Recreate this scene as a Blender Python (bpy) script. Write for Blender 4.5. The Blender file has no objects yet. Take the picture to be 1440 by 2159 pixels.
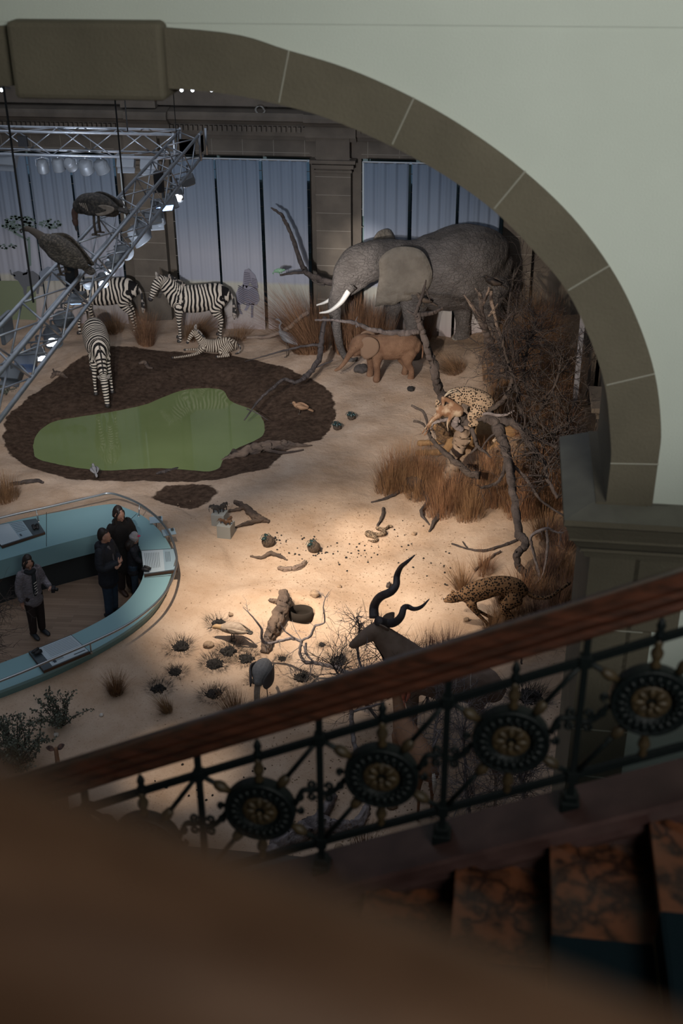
import bpy, math, random
import numpy as np
from math import sin, cos, pi, radians, sqrt, atan2, exp
from mathutils import Vector, Matrix, noise
S = bpy.context.scene
COL = S.collection
random.seed(7); RNG = np.random.default_rng(7)

# ------------------------------------------------------------------ camera
FPX = 2500.0; PITCH = radians(28.95); YAW = radians(8.0); ROLL = radians(-.5)
CAM = np.array([0, 0, 11.2])
def _rz(a): return np.array([[cos(a), -sin(a), 0], [sin(a), cos(a), 0], [0, 0, 1]])
def _rx(a): return np.array([[1, 0, 0], [0, cos(a), -sin(a)], [0, sin(a), cos(a)]])
CR = _rz(YAW) @ _rx(pi/2-PITCH) @ _rz(ROLL)
cd = bpy.data.cameras.new('camera'); co = bpy.data.objects.new('camera', cd); COL.objects.link(co)
mw = Matrix([list(CR[i])+[CAM[i]] for i in range(3)]+[[0, 0, 0, 1]]); co.matrix_world = mw
cd.sensor_fit = 'VERTICAL'; cd.sensor_height = 36; cd.lens = FPX/2159*36
cd.clip_start = .05; cd.clip_end = 200
cd.dof.use_dof = True; cd.dof.focus_distance = 23; cd.dof.aperture_fstop = 2.2
S.camera = co

# ------------------------------------------------------------------ world, lights, exposure
S.view_settings.view_transform = 'Standard'; S.view_settings.look = 'None'
S.view_settings.exposure = 0.0; S.view_settings.gamma = 1; S.view_settings.use_curve_mapping = False
w = bpy.data.worlds.new('world'); S.world = w; w.use_nodes = True
w.node_tree.nodes['Background'].inputs[0].default_value = (.42, .52, .66, 1)
w.node_tree.nodes['Background'].inputs[1].default_value = .28
def area(name, loc, target, size, sizey, power, color, spread=180):
    l = bpy.data.lights.new(name, 'AREA'); l.shape = 'RECTANGLE'; l.size = size; l.size_y = sizey
    l.energy = power; l.color = color; l.spread = radians(spread)
    o = bpy.data.objects.new(name, l); COL.objects.link(o); o.location = loc
    o.rotation_euler = (Vector(target)-Vector(loc)).to_track_quat('-Z', 'Y').to_euler(); return o
def spot(name, loc, target, power, color, angle=30, blend=.6, r=.05):
    l = bpy.data.lights.new(name, 'SPOT'); l.energy = power; l.color = color
    l.spot_size = radians(angle); l.spot_blend = blend; l.shadow_soft_size = r
    o = bpy.data.objects.new(name, l); COL.objects.link(o); o.location = loc
    o.rotation_euler = (Vector(target)-Vector(loc)).to_track_quat('-Z', 'Y').to_euler(); return o
LK = 1.0
area('skylight_glow', (-6.5, 17, 13.4), (-6.5, 17.5, 0), 15, 18, 340*LK, (.93, .94, 1.0))
area('stair_window_light', (2.6, -1.2, 12.8), (0.2, 7, 9.6), 2.2, 1.6, 165*LK, (1.0, 1.0, .94), 90)

# ------------------------------------------------------------------ pixel rays into the world (surveying only)
def ray(u, v): return CR @ np.array([(u-720)/FPX, -(v-1079.5)/FPX, -1.0])
def G(u, v, z=0.0):
    d = ray(u, v); return CAM+d*((z-CAM[2])/d[2])
def P(u, v, Y):
    d = ray(u, v); return CAM+d*(Y/d[1])
def PX(u, v, X):
    d = ray(u, v); return CAM+d*(X/d[0])
def V(p): return Vector((float(p[0]), float(p[1]), float(p[2])))

# ------------------------------------------------------------------ object helpers
def tag(o, label=None, cat=None, group=None, kind=None):
    if label: o['label'] = label
    if cat: o['category'] = cat
    if group: o['group'] = group
    if kind: o['kind'] = kind
    return o
def thing(name, label, cat, loc=(0, 0, 0), rz=0.0, group=None, scale=1.0):
    o = bpy.data.objects.new(name, None); COL.objects.link(o); o.empty_display_size = .1
    o.location = tuple(float(c) for c in loc); o.rotation_euler = (0, 0, rz); o.scale = (scale,)*3
    return tag(o, label, cat, group)
def copy_tree(o, parent=None):
    c = o.copy(); COL.objects.link(c)
    if parent is not None: c.parent = parent
    for ch in list(o.children): copy_tree(ch, c)
    return c
class MB:
    def __init__(s): s.v = []; s.f = []; s.m = []; s.mi = 0
    def add(s, vs, fs):
        n = len(s.v); s.v += [tuple(map(float, q)) for q in vs]; s.f += [tuple(i+n for i in f) for f in fs]; s.m += [s.mi]*len(fs)
        return s
    def box(s, c, d, rz=0, ry=0, rx=0):
        R = (Matrix.Rotation(rz, 3, 'Z') @ Matrix.Rotation(ry, 3, 'Y') @ Matrix.Rotation(rx, 3, 'X'))
        vs = [Vector(c)+R @ Vector((x*d[0]/2, y*d[1]/2, z*d[2]/2)) for x in (-1, 1) for y in (-1, 1) for z in (-1, 1)]
        return s.add(vs, [(0, 1, 3, 2), (4, 6, 7, 5), (0, 4, 5, 1), (2, 3, 7, 6), (0, 2, 6, 4), (1, 5, 7, 3)])
    def tube(s, pts, rad, n=8, caps=True, flat=None, ref=None):
        pts = [Vector(tuple(map(float, p))) for p in pts]; k = len(pts)
        if not hasattr(rad, '__len__'): rad = [rad]*k
        vs = []; up = None
        for i, p in enumerate(pts):
            t = (pts[min(i+1, k-1)]-pts[max(i-1, 0)])
            if t.length < 1e-9: t = Vector((0, 0, 1))
            t.normalize()
            if ref is not None: a = Vector(ref)
            elif up is None: a = Vector((0, 0, 1)) if abs(t.z) < .9 else Vector((1, 0, 0))
            else: a = up
            b = t.cross(a)
            if b.length < 1e-4: b = t.cross(Vector((.3, .9, .2)))
            b.normalize(); c = b.cross(t).normalized(); up = c
            r = rad[i]; ra, rb = (r if hasattr(r, '__len__') else (r, r))
            if ref is not None: # c is lateral(ref) axis
                for j in range(n):
                    an = 2*pi*j/n; vs.append(p+c*(cos(an)*ra)+b*(sin(an)*rb))
            else:
                for j in range(n):
                    an = 2*pi*j/n; vs.append(p+b*(cos(an)*ra)+c*(sin(an)*rb))
        fs = [(i*n+j, i*n+(j+1) % n, (i+1)*n+(j+1) % n, (i+1)*n+j) for i in range(k-1) for j in range(n)]
        if caps: fs += [tuple(range(n))[::-1], tuple((k-1)*n+j for j in range(n))]
        return s.add(vs, fs)
    def gnarl(s, q, amp=.35, n=16):
        """fibrous weathered wood: a tube with lengthwise ridges; q rows x,y,z,r"""
        q = np.asarray(q, float); qq = []
        for i in range(len(q)-1):
            for t_ in (0, .5): qq.append(q[i]*(1-t_)+q[i+1]*t_)
        qq.append(q[-1]); q = np.array(qq); k0 = len(s.v); sd = float(RNG.uniform(0, 50))
        s.tube(q[:, :3], [1.0]*len(q), n); L_ = 0
        for i in range(len(q)):
            c = Vector(q[i, :3]); r = q[i, 3]
            if i: L_ += float(np.linalg.norm(q[i, :3]-q[i-1, :3]))
            for j in range(n):
                a = 2*pi*j/n; tw = a+L_*1.2
                f = 1+amp*(noise.noise(Vector((cos(tw)*2.6+sd, sin(tw)*2.6, L_*1.6)))+.6*noise.noise(Vector((cos(tw)*6, sin(tw)*6+sd, L_*5))))
                v = Vector(s.v[k0+i*n+j]); s.v[k0+i*n+j] = tuple(c+(v-c)*r*f)
        return s
    def lathe(s, prof, c=(0, 0, 0), n=16, axis='Z', R=None):
        vs = []
        for r, h in prof:
            for j in range(n):
                a = 2*pi*j/n; q = Vector((cos(a)*r, sin(a)*r, h))
                if axis == 'Y': q = Vector((q.x, q.z, q.y))
                if axis == 'X': q = Vector((q.z, q.x, q.y))
                if R is not None: q = R @ q
                vs.append(Vector(c)+q)
        k = len(prof)
        fs = [(i*n+j, i*n+(j+1) % n, (i+1)*n+(j+1) % n, (i+1)*n+j) for i in range(k-1) for j in range(n)]
        fs += [tuple(range(n))[::-1], tuple((k-1)*n+j for j in range(n))]
        return s.add(vs, fs)
    def ball(s, c, r, n=10, R=None):
        r = r if hasattr(r, '__len__') else (r, r, r); m = max(4, n//2)
        vs = []; fs = []
        for i in range(m+1):
            a = pi*i/m
            for j in range(n):
                b = 2*pi*j/n; q = Vector((sin(a)*cos(b)*r[0], sin(a)*sin(b)*r[1], cos(a)*r[2]))
                if R is not None: q = R @ q
                vs.append(Vector(tuple(map(float, c)))+q)
        for i in range(m):
            for j in range(n): fs.append((i*n+j, (i+1)*n+j, (i+1)*n+(j+1) % n, i*n+(j+1) % n))
        return s.add(vs, fs)
    def prism(s, poly, f0, f1):
        # poly: list of 2D pts; f0/f1 map (a,b)->3D for the two ends
        k = len(poly); vs = [f0(*p) for p in poly]+[f1(*p) for p in poly]
        return s.add(vs, [tuple(range(k))[::-1], tuple(range(k, 2*k))]+[(i, (i+1) % k, (i+1) % k+k, i+k) for i in range(k)])
    def sweep(s, prof, A, B, mapf):
        k = len(prof); vs = [mapf(A, a, b) for a, b in prof]+[mapf(B, a, b) for a, b in prof]
        return s.add(vs, [tuple(range(k))[::-1], tuple(range(k, 2*k))]+[(i, (i+1) % k, (i+1) % k+k, i+k) for i in range(k)])
    def build(s, name, mat, parent=None, smooth=False, bevel=0, loc=None):
        me = bpy.data.meshes.new(name); me.from_pydata(s.v, [], s.f); me.validate()
        mats = mat if isinstance(mat, (list, tuple)) else [mat]
        for q in mats: me.materials.append(q)
        if len(mats) > 1 and len(me.polygons) == len(s.m): me.polygons.foreach_set('material_index', s.m)
        if smooth: me.polygons.foreach_set('use_smooth', [True]*len(me.polygons))
        me.update()
        o = bpy.data.objects.new(name, me); COL.objects.link(o)
        if parent is not None: o.parent = parent
        if loc is not None: o.location = tuple(map(float, loc))
        if bevel:
            b = o.modifiers.new('bevel', 'BEVEL'); b.width = bevel; b.segments = 2; b.limit_method = 'ANGLE'
        return o
def fixn(o):
    import bmesh
    bm = bmesh.new(); bm.from_mesh(o.data); bmesh.ops.recalc_face_normals(bm, faces=bm.faces); bm.to_mesh(o.data); bm.free(); return o
def cr(pts, n=6):
    """Catmull-Rom through rows of numbers"""
    p = np.array(pts, float); p = np.vstack([2*p[0]-p[1], p, 2*p[-1]-p[-2]]); out = []
    for i in range(1, len(p)-2):
        for k in range(n):
            t = k/n; a, b, c, d = p[i-1], p[i], p[i+1], p[i+2]
            out.append(.5*((2*b)+(-a+c)*t+(2*a-5*b+4*c-d)*t*t+(-a+3*b-3*c+d)*t**3))
    out.append(p[-2]); return np.array(out)

# ------------------------------------------------------------------ materials
def mat(name, c, rough=.6, metal=0, c2=None, scale=6, contrast=(.35, .65), bump=0, bscale=None, spec=None, detail=5, emit=None, estr=0, coat=0, stretch=None):
    m = bpy.data.materials.new(name); m.use_nodes = True; nt = m.node_tree; N = nt.nodes; L = nt.links
    b = N['Principled BSDF']; b.inputs['Base Color'].default_value = (*c, 1); b.inputs['Roughness'].default_value = rough
    b.inputs['Metallic'].default_value = metal
    if spec is not None: b.inputs['Specular IOR Level'].default_value = spec
    if coat: b.inputs['Coat Weight'].default_value = coat; b.inputs['Coat Roughness'].default_value = .15
    if emit: b.inputs['Emission Color'].default_value = (*emit, 1); b.inputs['Emission Strength'].default_value = estr
    if c2 is not None or bump:
        tc = N.new('ShaderNodeTexCoord'); src = tc.outputs['Object']
        if stretch:
            mp = N.new('ShaderNodeMapping'); mp.inputs['Scale'].default_value = stretch; L.new(src, mp.inputs[0]); src = mp.outputs[0]
        nz = N.new('ShaderNodeTexNoise'); nz.inputs['Scale'].default_value = scale; nz.inputs['Detail'].default_value = detail; L.new(src, nz.inputs[0])
        if c2 is not None:
            r = N.new('ShaderNodeValToRGB'); r.color_ramp.elements[0].position = contrast[0]; r.color_ramp.elements[1].position = contrast[1]
            r.color_ramp.elements[0].color = (*c, 1); r.color_ramp.elements[1].color = (*c2, 1)
            L.new(nz.outputs[0], r.inputs[0]); L.new(r.outputs[0], b.inputs['Base Color'])
        if bump:
            n2 = N.new('ShaderNodeTexNoise'); n2.inputs['Scale'].default_value = bscale or scale*3; n2.inputs['Detail'].default_value = 6; L.new(src, n2.inputs[0])
            bp = N.new('ShaderNodeBump'); bp.inputs['Strength'].default_value = min(1, bump); bp.inputs['Distance'].default_value = .02*max(1, bump)
            L.new(n2.outputs[0], bp.inputs['Height']); L.new(bp.outputs[0], b.inputs['Normal'])
    return m
def nodes(m): return m.node_tree.nodes, m.node_tree.links, m.node_tree.nodes['Principled BSDF']
plaster = mat('pale_green_plaster', (.56, .60, .545), .85, c2=(.53, .57, .515), scale=1.5, bump=.15, bscale=90)
stone = mat('brown_sandstone', (.14, .12, .086), .85, c2=(.105, .090, .064), scale=2.2, bump=.3, bscale=50, contrast=(.3, .7))
dstone = mat('dark_hall_sandstone', (.145, .118, .092), .85, c2=(.10, .082, .065), scale=1.8, bump=.3, bscale=30)
greystone = mat('grey_ledge_stone', (.145, .14, .118), .85, c2=(.11, .105, .09), scale=4, bump=.2)
joint = mat('pale_mortar', (.36, .35, .30), .9)
djoint = mat('hall_mortar', (.24, .21, .175), .9)
wood = mat('polished_handrail_wood', (.055, .017, .009), .28, c2=(.020, .007, .004), scale=3, stretch=(1, 12, 12), coat=.5)
iron = mat('dark_green_iron', (.0025, .0042, .0045), .5, spec=.16, bump=.2, bscale=60)
gold = mat('aged_gold_paint', (.034, .022, .009), .55, spec=.3, c2=(.02, .013, .006), scale=25)
marble = mat('red_brown_marble', (.10, .036, .022), .35, c2=(.05, .016, .011), scale=5)
alu = mat('truss_aluminium', (.42, .45, .50), .38, metal=.7, c2=(.34, .37, .41), scale=9)
steel = mat('brushed_steel', (.42, .43, .44), .33, metal=.9)
black = mat('matt_black', (.012, .012, .014), .6)
wire = mat('black_cable', (.008, .008, .008), .7)
lampgrey = mat('lamp_housing_grey', (.20, .215, .235), .45, metal=.4)
# ================================================================== SETTING
def struct(o): o['kind'] = 'structure'; return o
YW = 7.0; YWB = 8.06
# --- near arcade wall with three-centred arch
_ins = [(350, 180), (450, 192), (590, 218), (700, 250), (825, 305), (935, 365), (1040, 440), (1125, 525), (1195, 610), (1245, 715), (1275, 810), (1285, 900)]
_exs = [(345, 52), (470, 68), (605, 105), (735, 145), (870, 205), (990, 275), (1105, 360), (1205, 455), (1285, 560), (1340, 665), (1380, 785), (1393, 900)]
XK = P(175, 100, YW)[0]
insW = [P(u, v, YW)[[0, 2]] for u, v in _ins]; exsW = [P(u, v, YW)[[0, 2]] for u, v in _exs]
ZI = 7.49; XI = .765; XE = 1.06
def full(right, xe):
    r = [np.array([XK, right[0][1]+.01])]+list(right[1:])+[np.array([xe, 7.8]), np.array([xe, ZI])]
    r = cr([list(q) for q in r], 5); r[:, 0] = np.minimum(r[:, 0], xe)
    l = r.copy(); l[:, 0] = 2*XK-l[:, 0]
    return np.vstack([l[::-1], r[1:]])
INC = full(insW, XI); EXC = full(exsW, XE)
ZG = float(P(900, 58, YW)[2])       # groove in the wall above the arch
ZT = 12.6
wm = MB(); n = len(EXC)
def quadstrip(m, A, B, fa, fb):
    k = len(A); m.add([fa(*a) for a in A]+[fb(*b) for b in B], [(i, i+1, k+i+1, k+i) for i in range(k-1)])
# plaster: from extrados up to groove line, and sides
XLW, XRW = -6.5, 3.6
top = [np.array([x, ZG-.012]) for x in EXC[:, 0]]
topy = [np.array([min(max(a[0], XLW), XRW), max(ZG-.012, a[1])]) for a in EXC]
quadstrip(wm, EXC, topy, lambda x, z: (x, YW, z), lambda x, z: (x, YW, z))
for x0, x1 in ((EXC[-1, 0], XRW), (XLW, EXC[0, 0])):
    wm.add([(x0, YW, 4), (x1, YW, 4), (x1, YW, ZG-.012), (x0, YW, ZG-.012)], [(0, 1, 2, 3)])
wm.box(((XLW+XRW)/2, YW+.02, ZG), (XRW-XLW, .02, .03))
wm.box(((XLW+XRW)/2, YW+.15, (ZG+.012+ZT)/2), (XRW-XLW, .3, ZT-ZG-.012))
wm.box(((XLW+XRW)/2, YWB-.15, (ZG+.012+ZT)/2), (XRW-XLW, .3, ZT-ZG-.012))
# back face of wall (towards hall)
quadstrip(wm, INC, [np.array([a[0], max(ZG, a[1])]) for a in INC], lambda x, z: (x, YWB, z), lambda x, z: (x, YWB, z))
for x0, x1 in ((XI, XRW), (XLW, 2*XK-XI)):
    wm.add([(x0, YWB, 0), (x1, YWB, 0), (x1, YWB, ZG), (x0, YWB, ZG)], [(0, 1, 2, 3)])
struct(wm.build('wall_near', plaster))
# stone arch ring
am = MB(); D = .035
fr = lambda x, z: (x, YW-D, z)
quadstrip(am, INC, EXC, fr, fr)
quadstrip(am, EXC, EXC, fr, lambda x, z: (x, YW+.02, z))
quadstrip(am, INC, INC, lambda x, z: (x, YWB, z), fr)
struct(am.build('trim_1', stone))
# voussoir joints
jm = MB()
for (a, b) in [((609, 106), (588, 216)), ((873, 205), (827, 304)), ((1108, 360), (1042, 440)), ((1285, 560), (1198, 612)), ((1381, 788), (1279, 812)), ((1389, 979), (1287, 977))]:
    p = P(*a, YW-D); q = P(*b, YW-D)
    for sx in (1, -1):
        A = Vector((XK+sx*(p[0]-XK), YW-D-.002, p[2])); B = Vector((XK+sx*(q[0]-XK), YW-D-.002, q[2]))
        jm.tube([A, B], .0045, 4)
struct(jm.build('trim_2', joint))
# keystone
kz0 = float(P(175, 212, YW-.12)[2]); kz1 = float(P(175, 46, YW-.12)[2]); kx0 = float(P(20, 130, YW-.12)[0]); kx1 = float(P(343, 130, YW-.12)[0])
km = MB(); km.box(((kx0+kx1)/2, (YW-.12+YWB)/2, (kz0+kz1)/2), (kx1-kx0, YWB-YW+.12, kz1-kz0))
struct(km.build('trim_3', stone, bevel=.03))
# piers with impost courses
for sx in (1, -1):
    pm = MB(); X = lambda x: XK+sx*(x-XK)
    x0, x1 = X(.70), X(1.03)
    pm.box(((x0+x1)/2, (YW-D+YWB)/2, 5.75), (abs(x1-x0), YWB-YW+D, 3.5))
    for i, (zz, hz_, xe_) in enumerate(((4.5, .5, 1.14), (5.4, .5, 1.10), (6.28, .44, 1.17), (6.80, .58, 1.34))):
        pm.box(((X(1.0)+X(xe_))/2, YW-D/2, zz), (xe_-1.0, D, hz_))
    struct(pm.build('trim_%d' % (4 if sx == 1 else 5), stone))
    # moulded impost: profile (projection, z)
    prof = [(.0, 7.49), (.20, 7.44), (.205, 7.40), (.19, 7.385), (.17, 7.33), (.155, 7.28), (.16, 7.265), (.13, 7.25), (.10, 7.19), (.07, 7.16), (.075, 7.14), (.05, 7.13), (.04, 7.08), (0, 7.07)]
    im = MB()
    xl = .70; xr = 3.6 if sx == 1 else XK*2-XLW
    k = len(prof)
    vs = []
    for pr, z in prof:
        vs += [(X(xl-pr), YWB, z), (X(xl-pr), YW-pr, z), (X(xr), YW-pr, z), (X(xr), YW+.3, z)]
    fs = []
    for i in range(k-1):
        for j in range(3): fs.append((i*4+j, i*4+j+1, (i+1)*4+j+1, (i+1)*4+j))
    im.add(vs, fs)
    im.add([(X(xl), YWB, 7.49), (X(xl), YW, 7.49), (X(XI+.4), YW, 7.49), (X(XI+.4), YWB, 7.49)], [(0, 1, 2, 3)])
    struct(fixn(im.build('trim_%d' % (6 if sx == 1 else 7), stone)))
    cm = MB(); # grey weathered top slab of the impost
    cm.add([(X(xl), YWB, 7.492), (X(xl-.205), YWB, 7.442), (X(xl-.205), YW-.205, 7.442), (X(xr), YW-.205, 7.442), (X(xr), YW, 7.492), (X(xl), YW, 7.492)], [(0, 1, 2, 5), (5, 2, 3, 4)])
    cm.add([(X(xl), YWB, 7.4925), (X(xl), YW-.02, 7.4925), (X(XI+.4), YW-.02, 7.4925), (X(XI+.4), YWB, 7.4925)], [(0, 1, 2, 3)])
    struct(fixn(cm.build('trim_%d' % (8 if sx == 1 else 9), greystone)))
jm = MB()
for zz in (6.28+.22, 5.18, 5.62): jm.box((.9, YW-D-.001, zz), (.42, .003, .008))
struct(jm.build('trim_10', joint))
# stairwell shell behind and beside the photographer
sm = MB()
sm.box((-6.6, 2, 8.5), (.2, 10.2, 9)); struct(sm.build('wall_stair_left', plaster))
sm = MB(); sm.box((3.7, 2, 8.5), (.2, 10.2, 9)); struct(sm.build('wall_stair_right', plaster))
sm = MB(); sm.box((-1.45, -3, 8.5), (10.3, .2, 9)); struct(sm.build('wall_stair_back', plaster))
sm = MB(); sm.box((-1.45, 2.1, 13.2), (10.6, 10.6, .2)); struct(sm.build('ceiling', plaster))

sm = MB(); sm.box((-1.45, 2.55, 2.9), (10.3, 11, .15)); struct(sm.build('floor_stairwell', mat('dim_stone_floor', (.05, .045, .04), .8)))
# --- hall: back wall with pilasters, windows, entablature
YB = 30.2; YC = 29.55
bays = [(-14.6, P(258, 500, YB)[0]), (P(372, 500, YB)[0]-.05, P(656, 500, YB)[0]), (P(762, 500, YB)[0], P(1060, 500, YB)[0])]
ZWT = float(P(600, 331, YB)[2]); bays[0] = (-16.0, float(bays[0][1]))
bm = MB()
edges = [-16.5]+[float(e) for b in bays for e in b]+[3.0]
for i in range(0, len(edges), 2):
    x0, x1 = edges[i], edges[i+1]; bm.box(((x0+x1)/2, YB+.3, 6), (x1-x0, .6, 13))
for b0, b1 in bays:
    bm.box(((b0+b1)/2, YB+.3, (ZWT+12.5)/2), (b1-b0, .6, 12.5-ZWT)); bm.box(((b0+b1)/2, YB+.3, .0), (b1-b0, .6, 1.0))
struct(bm.build('wall_back', dstone))
# pilasters
bj = MB()
def pilaster(u0, u1, idx):
    x0 = float(P(u0, 450, YB-.25)[0]); x1 = float(P(u1, 450, YB-.25)[0]); m = MB(); cx = (x0+x1)/2; wd = x1-x0
    m.box((cx, YB-.12, 2.1), (wd, .26, 4.8))
    zc = float(P(705, 352, YB-.3)[2])
    m.box((cx, YB-.15, zc), (wd+.16, .36, .1)); m.box((cx, YB-.15, zc+.12), (wd+.26, .42, .09)); m.box((cx, YB-.14, zc-.12), (wd+.06, .30, .07))
    m.box((cx, YB-.13, zc+.5), (wd-.05, .28, .75)); m.box((cx, YB-.16, zc+.93), (wd+.1, .34, .12))
    struct(m.build('trim_%d' % idx, dstone, bevel=.01))
    for k in range(9): bj.box((cx, YB-.252, .9+k*.46), (wd, .006, .014))
pilaster(272, 345, 11); pilaster(666, 740, 12); pilaster(1062, 1128, 13)
for x0, x1 in ((edges[2-1], edges[2]), (edges[3], edges[4]), (edges[5], edges[6])):
    for k in range(12): bj.box(((x0+x1)/2, YB-.003, .5+k*.46), (x1-x0, .006, .014))
for k in range(24):
    bj.box((-15.5+k*.8, YB-.003, ZWT+.33), (.014, .006, .62))
struct(bj.build('trim_14', djoint))
# entablature
ze = float(P(500, 245, YB-.45)[2])
em = MB()
prof = [(0, ze+.15), (.42, ze+.08), (.46, ze), (.46, ze-.1), (.38, ze-.14), (.30, ze-.22), (.22, ze-.24), (.22, ze-.5), (.1, ze-.52), (.08, ze-.62), (0, ze-.64)]
em.sweep(prof, -16.5, 3.0, lambda X_, a, b: (X_, YB-a, b))
for u0, u1 in ((262, 352), (640, 748)):
    x0 = float(P(u0, 250, YB-.5)[0]); x1 = float(P(u1, 250, YB-.5)[0])
    em.sweep([(a+.14, b) for a, b in prof], x0, x1, lambda X_, a, b: (X_, YB-a, b))
struct(fixn(em.build('trim_15', dstone)))
dm = MB()
for k in range(150): dm.box((-16.3+k*.125, YB-.27, ze-.33), (.07, .11, .13))
struct(dm.build('trim_16', dstone))
um = MB(); um.box((-7, YB-.05, ze+1.2), (19.6, .3, 2.0))
for u in (300, 700): um.box((float(P(u, 225, YB)[0]), YB-.25, ze+.8), (.9, .3, 1.3))
struct(um.build('trim_17', dstone))
# windows: frame, sill and cold panes
glassm = mat('window_glass', (.35, .5, .6), .05); N_, L_, b_ = nodes(glassm); b_.inputs['Transmission Weight'].default_value = .9
for i, (x0, x1) in enumerate(bays):
    x0 = float(x0); x1 = float(x1); r = MB()
    r.box(((x0+x1)/2, YB+.25, ZWT-.05), (x1-x0, .1, .1)); r.box(((x0+x1)/2, YB+.25, 1.9), (x1-x0, .1, .22)); r.box(((x0+x1)/2, YB+.25, .55), (x1-x0, .1, .1))
    for t in (0, .33, .66, 1): r.box((x0+(x1-x0)*t, YB+.25, 2.4), (.08, .1, 3.9))
    wf = struct(r.build('window_%d' % (i+1), mat('window_frame_teal', (.16, .24, .24), .5)))
    q = MB(); q.box(((x0+x1)/2, YB+.3, 2.4), (x1-x0, .02, 3.9)); q.build('glass_pane', glassm, wf)
# town seen through the gaps: snowy slope outside
om = MB(); om.box((-7, YB+4, 0.2), (26, .3, 5.5)); struct(om.build('trim_18', mat('outside_garden_wall', (.22, .19, .16), .9, c2=(.03, .035, .035), scale=1.6, contrast=(.45, .55))))
# right hall wall
XR = 2.2
rm = MB(); rm.box((XR+.2, 19.2, 3), (.4, 22.2, 16)); struct(rm.build('wall_right', dstone))
rm = MB()
for y in (12, 16, 20.5, 24.5, 28.5):
    rm.box((XR-.03, y, 3), (.12, .8, 9)); rm.box((XR-.06, y, 4.1), (.2, 1.0, .1)); rm.box((XR-.08, y, 4.25), (.26, 1.1, .1))
struct(rm.build('trim_19', dstone))
pp = P(1207, 900, 22.6); rm = MB(); rm.box((pp[0], pp[1], 3.2), (.10, .10, 6.6)); struct(rm.build('trim_22', mat('grey_glazing_post', (.22, .22, .25), .5)))
rm = MB()
for y_, z_ in ((24.5, 2.6), (21.5, 2.0), (26.5, 3.3)):
    rm.box((XR-.18, y_, z_), (.36, 1.1, .10)); rm.box((XR-.13, y_, z_-.12), (.26, 1.0, .14)); rm.box((XR-.09, y_, z_-1.2), (.18, .8, 2.1))
struct(rm.build('trim_23', dstone, bevel=.01))
rm = MB(); rm.box((-16.6, 19.2, 3), (.4, 22.4, 16)); struct(rm.build('wall_left', dstone))
rm = MB(); rm.box((-7, 8.15, -.2), (19.4, .1, 4.6)); struct(rm.build('wall_front', dstone))
# ================================================================== TERRAIN
def poly_world(px, z=0.0, n=4):
    p = [list(G(u, v, z)[:2]) for u, v in px]; p = p+[p[0]]
    q = np.array([p[-2]]+p+[p[1]]); out = []
    for i in range(1, len(q)-2):
        for k in range(n):
            t = k/n; a, b, c, d = q[i-1], q[i], q[i+1], q[i+2]
            out.append(.5*((2*b)+(-a+c)*t+(2*a-5*b+4*c-d)*t*t+(-a+3*b-3*c+d)*t**3))
    return np.array(out)
def sdist(x, y, poly):
    """signed distance (negative inside), vectorised"""
    a = poly; b = np.roll(poly, -1, 0); best = np.full(x.shape, 1e9); ins = np.zeros(x.shape, bool)
    for (x0, y0), (x1, y1) in zip(a, b):
        dx, dy = x1-x0, y1-y0; t = np.clip(((x-x0)*dx+(y-y0)*dy)/(dx*dx+dy*dy+1e-12), 0, 1)
        best = np.minimum(best, np.hypot(x-x0-t*dx, y-y0-t*dy))
        c = (y0 > y) != (y1 > y); ins ^= c & (x < (x1-x0)*(y-y0)/(y1-y0+1e-12)+x0)
    return np.where(ins, -best, best)
POOL = poly_world([(62, 950), (68, 915), (105, 885), (170, 872), (235, 862), (300, 848), (345, 830), (390, 816), (440, 813), (475, 818), (492, 840), (520, 852), (550, 865), (565, 890), (562, 915), (540, 930), (505, 945), (480, 965), (470, 985), (440, 995), (395, 992), (340, 988), (290, 990), (240, 993), (180, 990), (120, 980), (75, 968)], -.1)
MUD = poly_world([(10, 925), (15, 885), (60, 840), (120, 800), (165, 775), (250, 752), (330, 752), (420, 752), (500, 758), (570, 772), (640, 798), (695, 828), (708, 855), (700, 895), (670, 925), (610, 950), (560, 988), (520, 998), (440, 1008), (200, 1012), (100, 996), (40, 970), (15, 945)], 0)
ROUNDMUD = G(389, 1040, 0)
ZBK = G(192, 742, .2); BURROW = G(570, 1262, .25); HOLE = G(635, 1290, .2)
def sst(x, a, b):
    t = np.clip((x-a)/(b-a), 0, 1); return t*t*(3-2*t)
def Hv(x, y):
    x = np.asarray(x, float); y = np.asarray(y, float)
    z = .14*sst(y, 24.5, 28.8)
    z = z+.55*sst(x, -1.3, .8)*sst(y, 20.0, 23.0)*(1-.4*sst(y, 24, 27))
    z = z+.18*sst(x, -1.5, 1.2)*sst(y, 13.5, 19)
    z = z+.34*np.exp(-(((x-BURROW[0])/1.15)**2+((y-BURROW[1])/.75)**2))
    z = z-.95*np.exp(-(((x-HOLE[0])/.16)**4+((y-HOLE[1])/.17)**4))
    z = z+.22*np.exp(-(((x-ZBK[0])/1.1)**2+((y-ZBK[1])/.8)**2))
    z = z+.04*np.sin(x*1.3+.5)*np.cos(y*.9)+.025*np.sin(x*2.9+y*1.7)+.015*np.sin(x*5.1-y*4.3)
    return z
def H(x, y):
    z = float(Hv(x, y)); d = float(sdist(np.array([x]), np.array([y]), POOL)[0]); return pooled(z, d)
def pooled(z, d):
    d2 = np.clip(d/.9, -1, 1); k = sst(d2, 0, 1)
    out = np.where(d > 0, (-.10)*(1-k)+z*k, -.10-.5*sst(-d2, 0, .6)); return out if np.ndim(out) else float(out)
def GT(u, v, up=0.0):
    z = 0.0
    for _ in range(10):
        p = G(u, v, z+up); z = H(p[0], p[1])
    p = G(u, v, z+up); p[2] = z+up; return p
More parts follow.
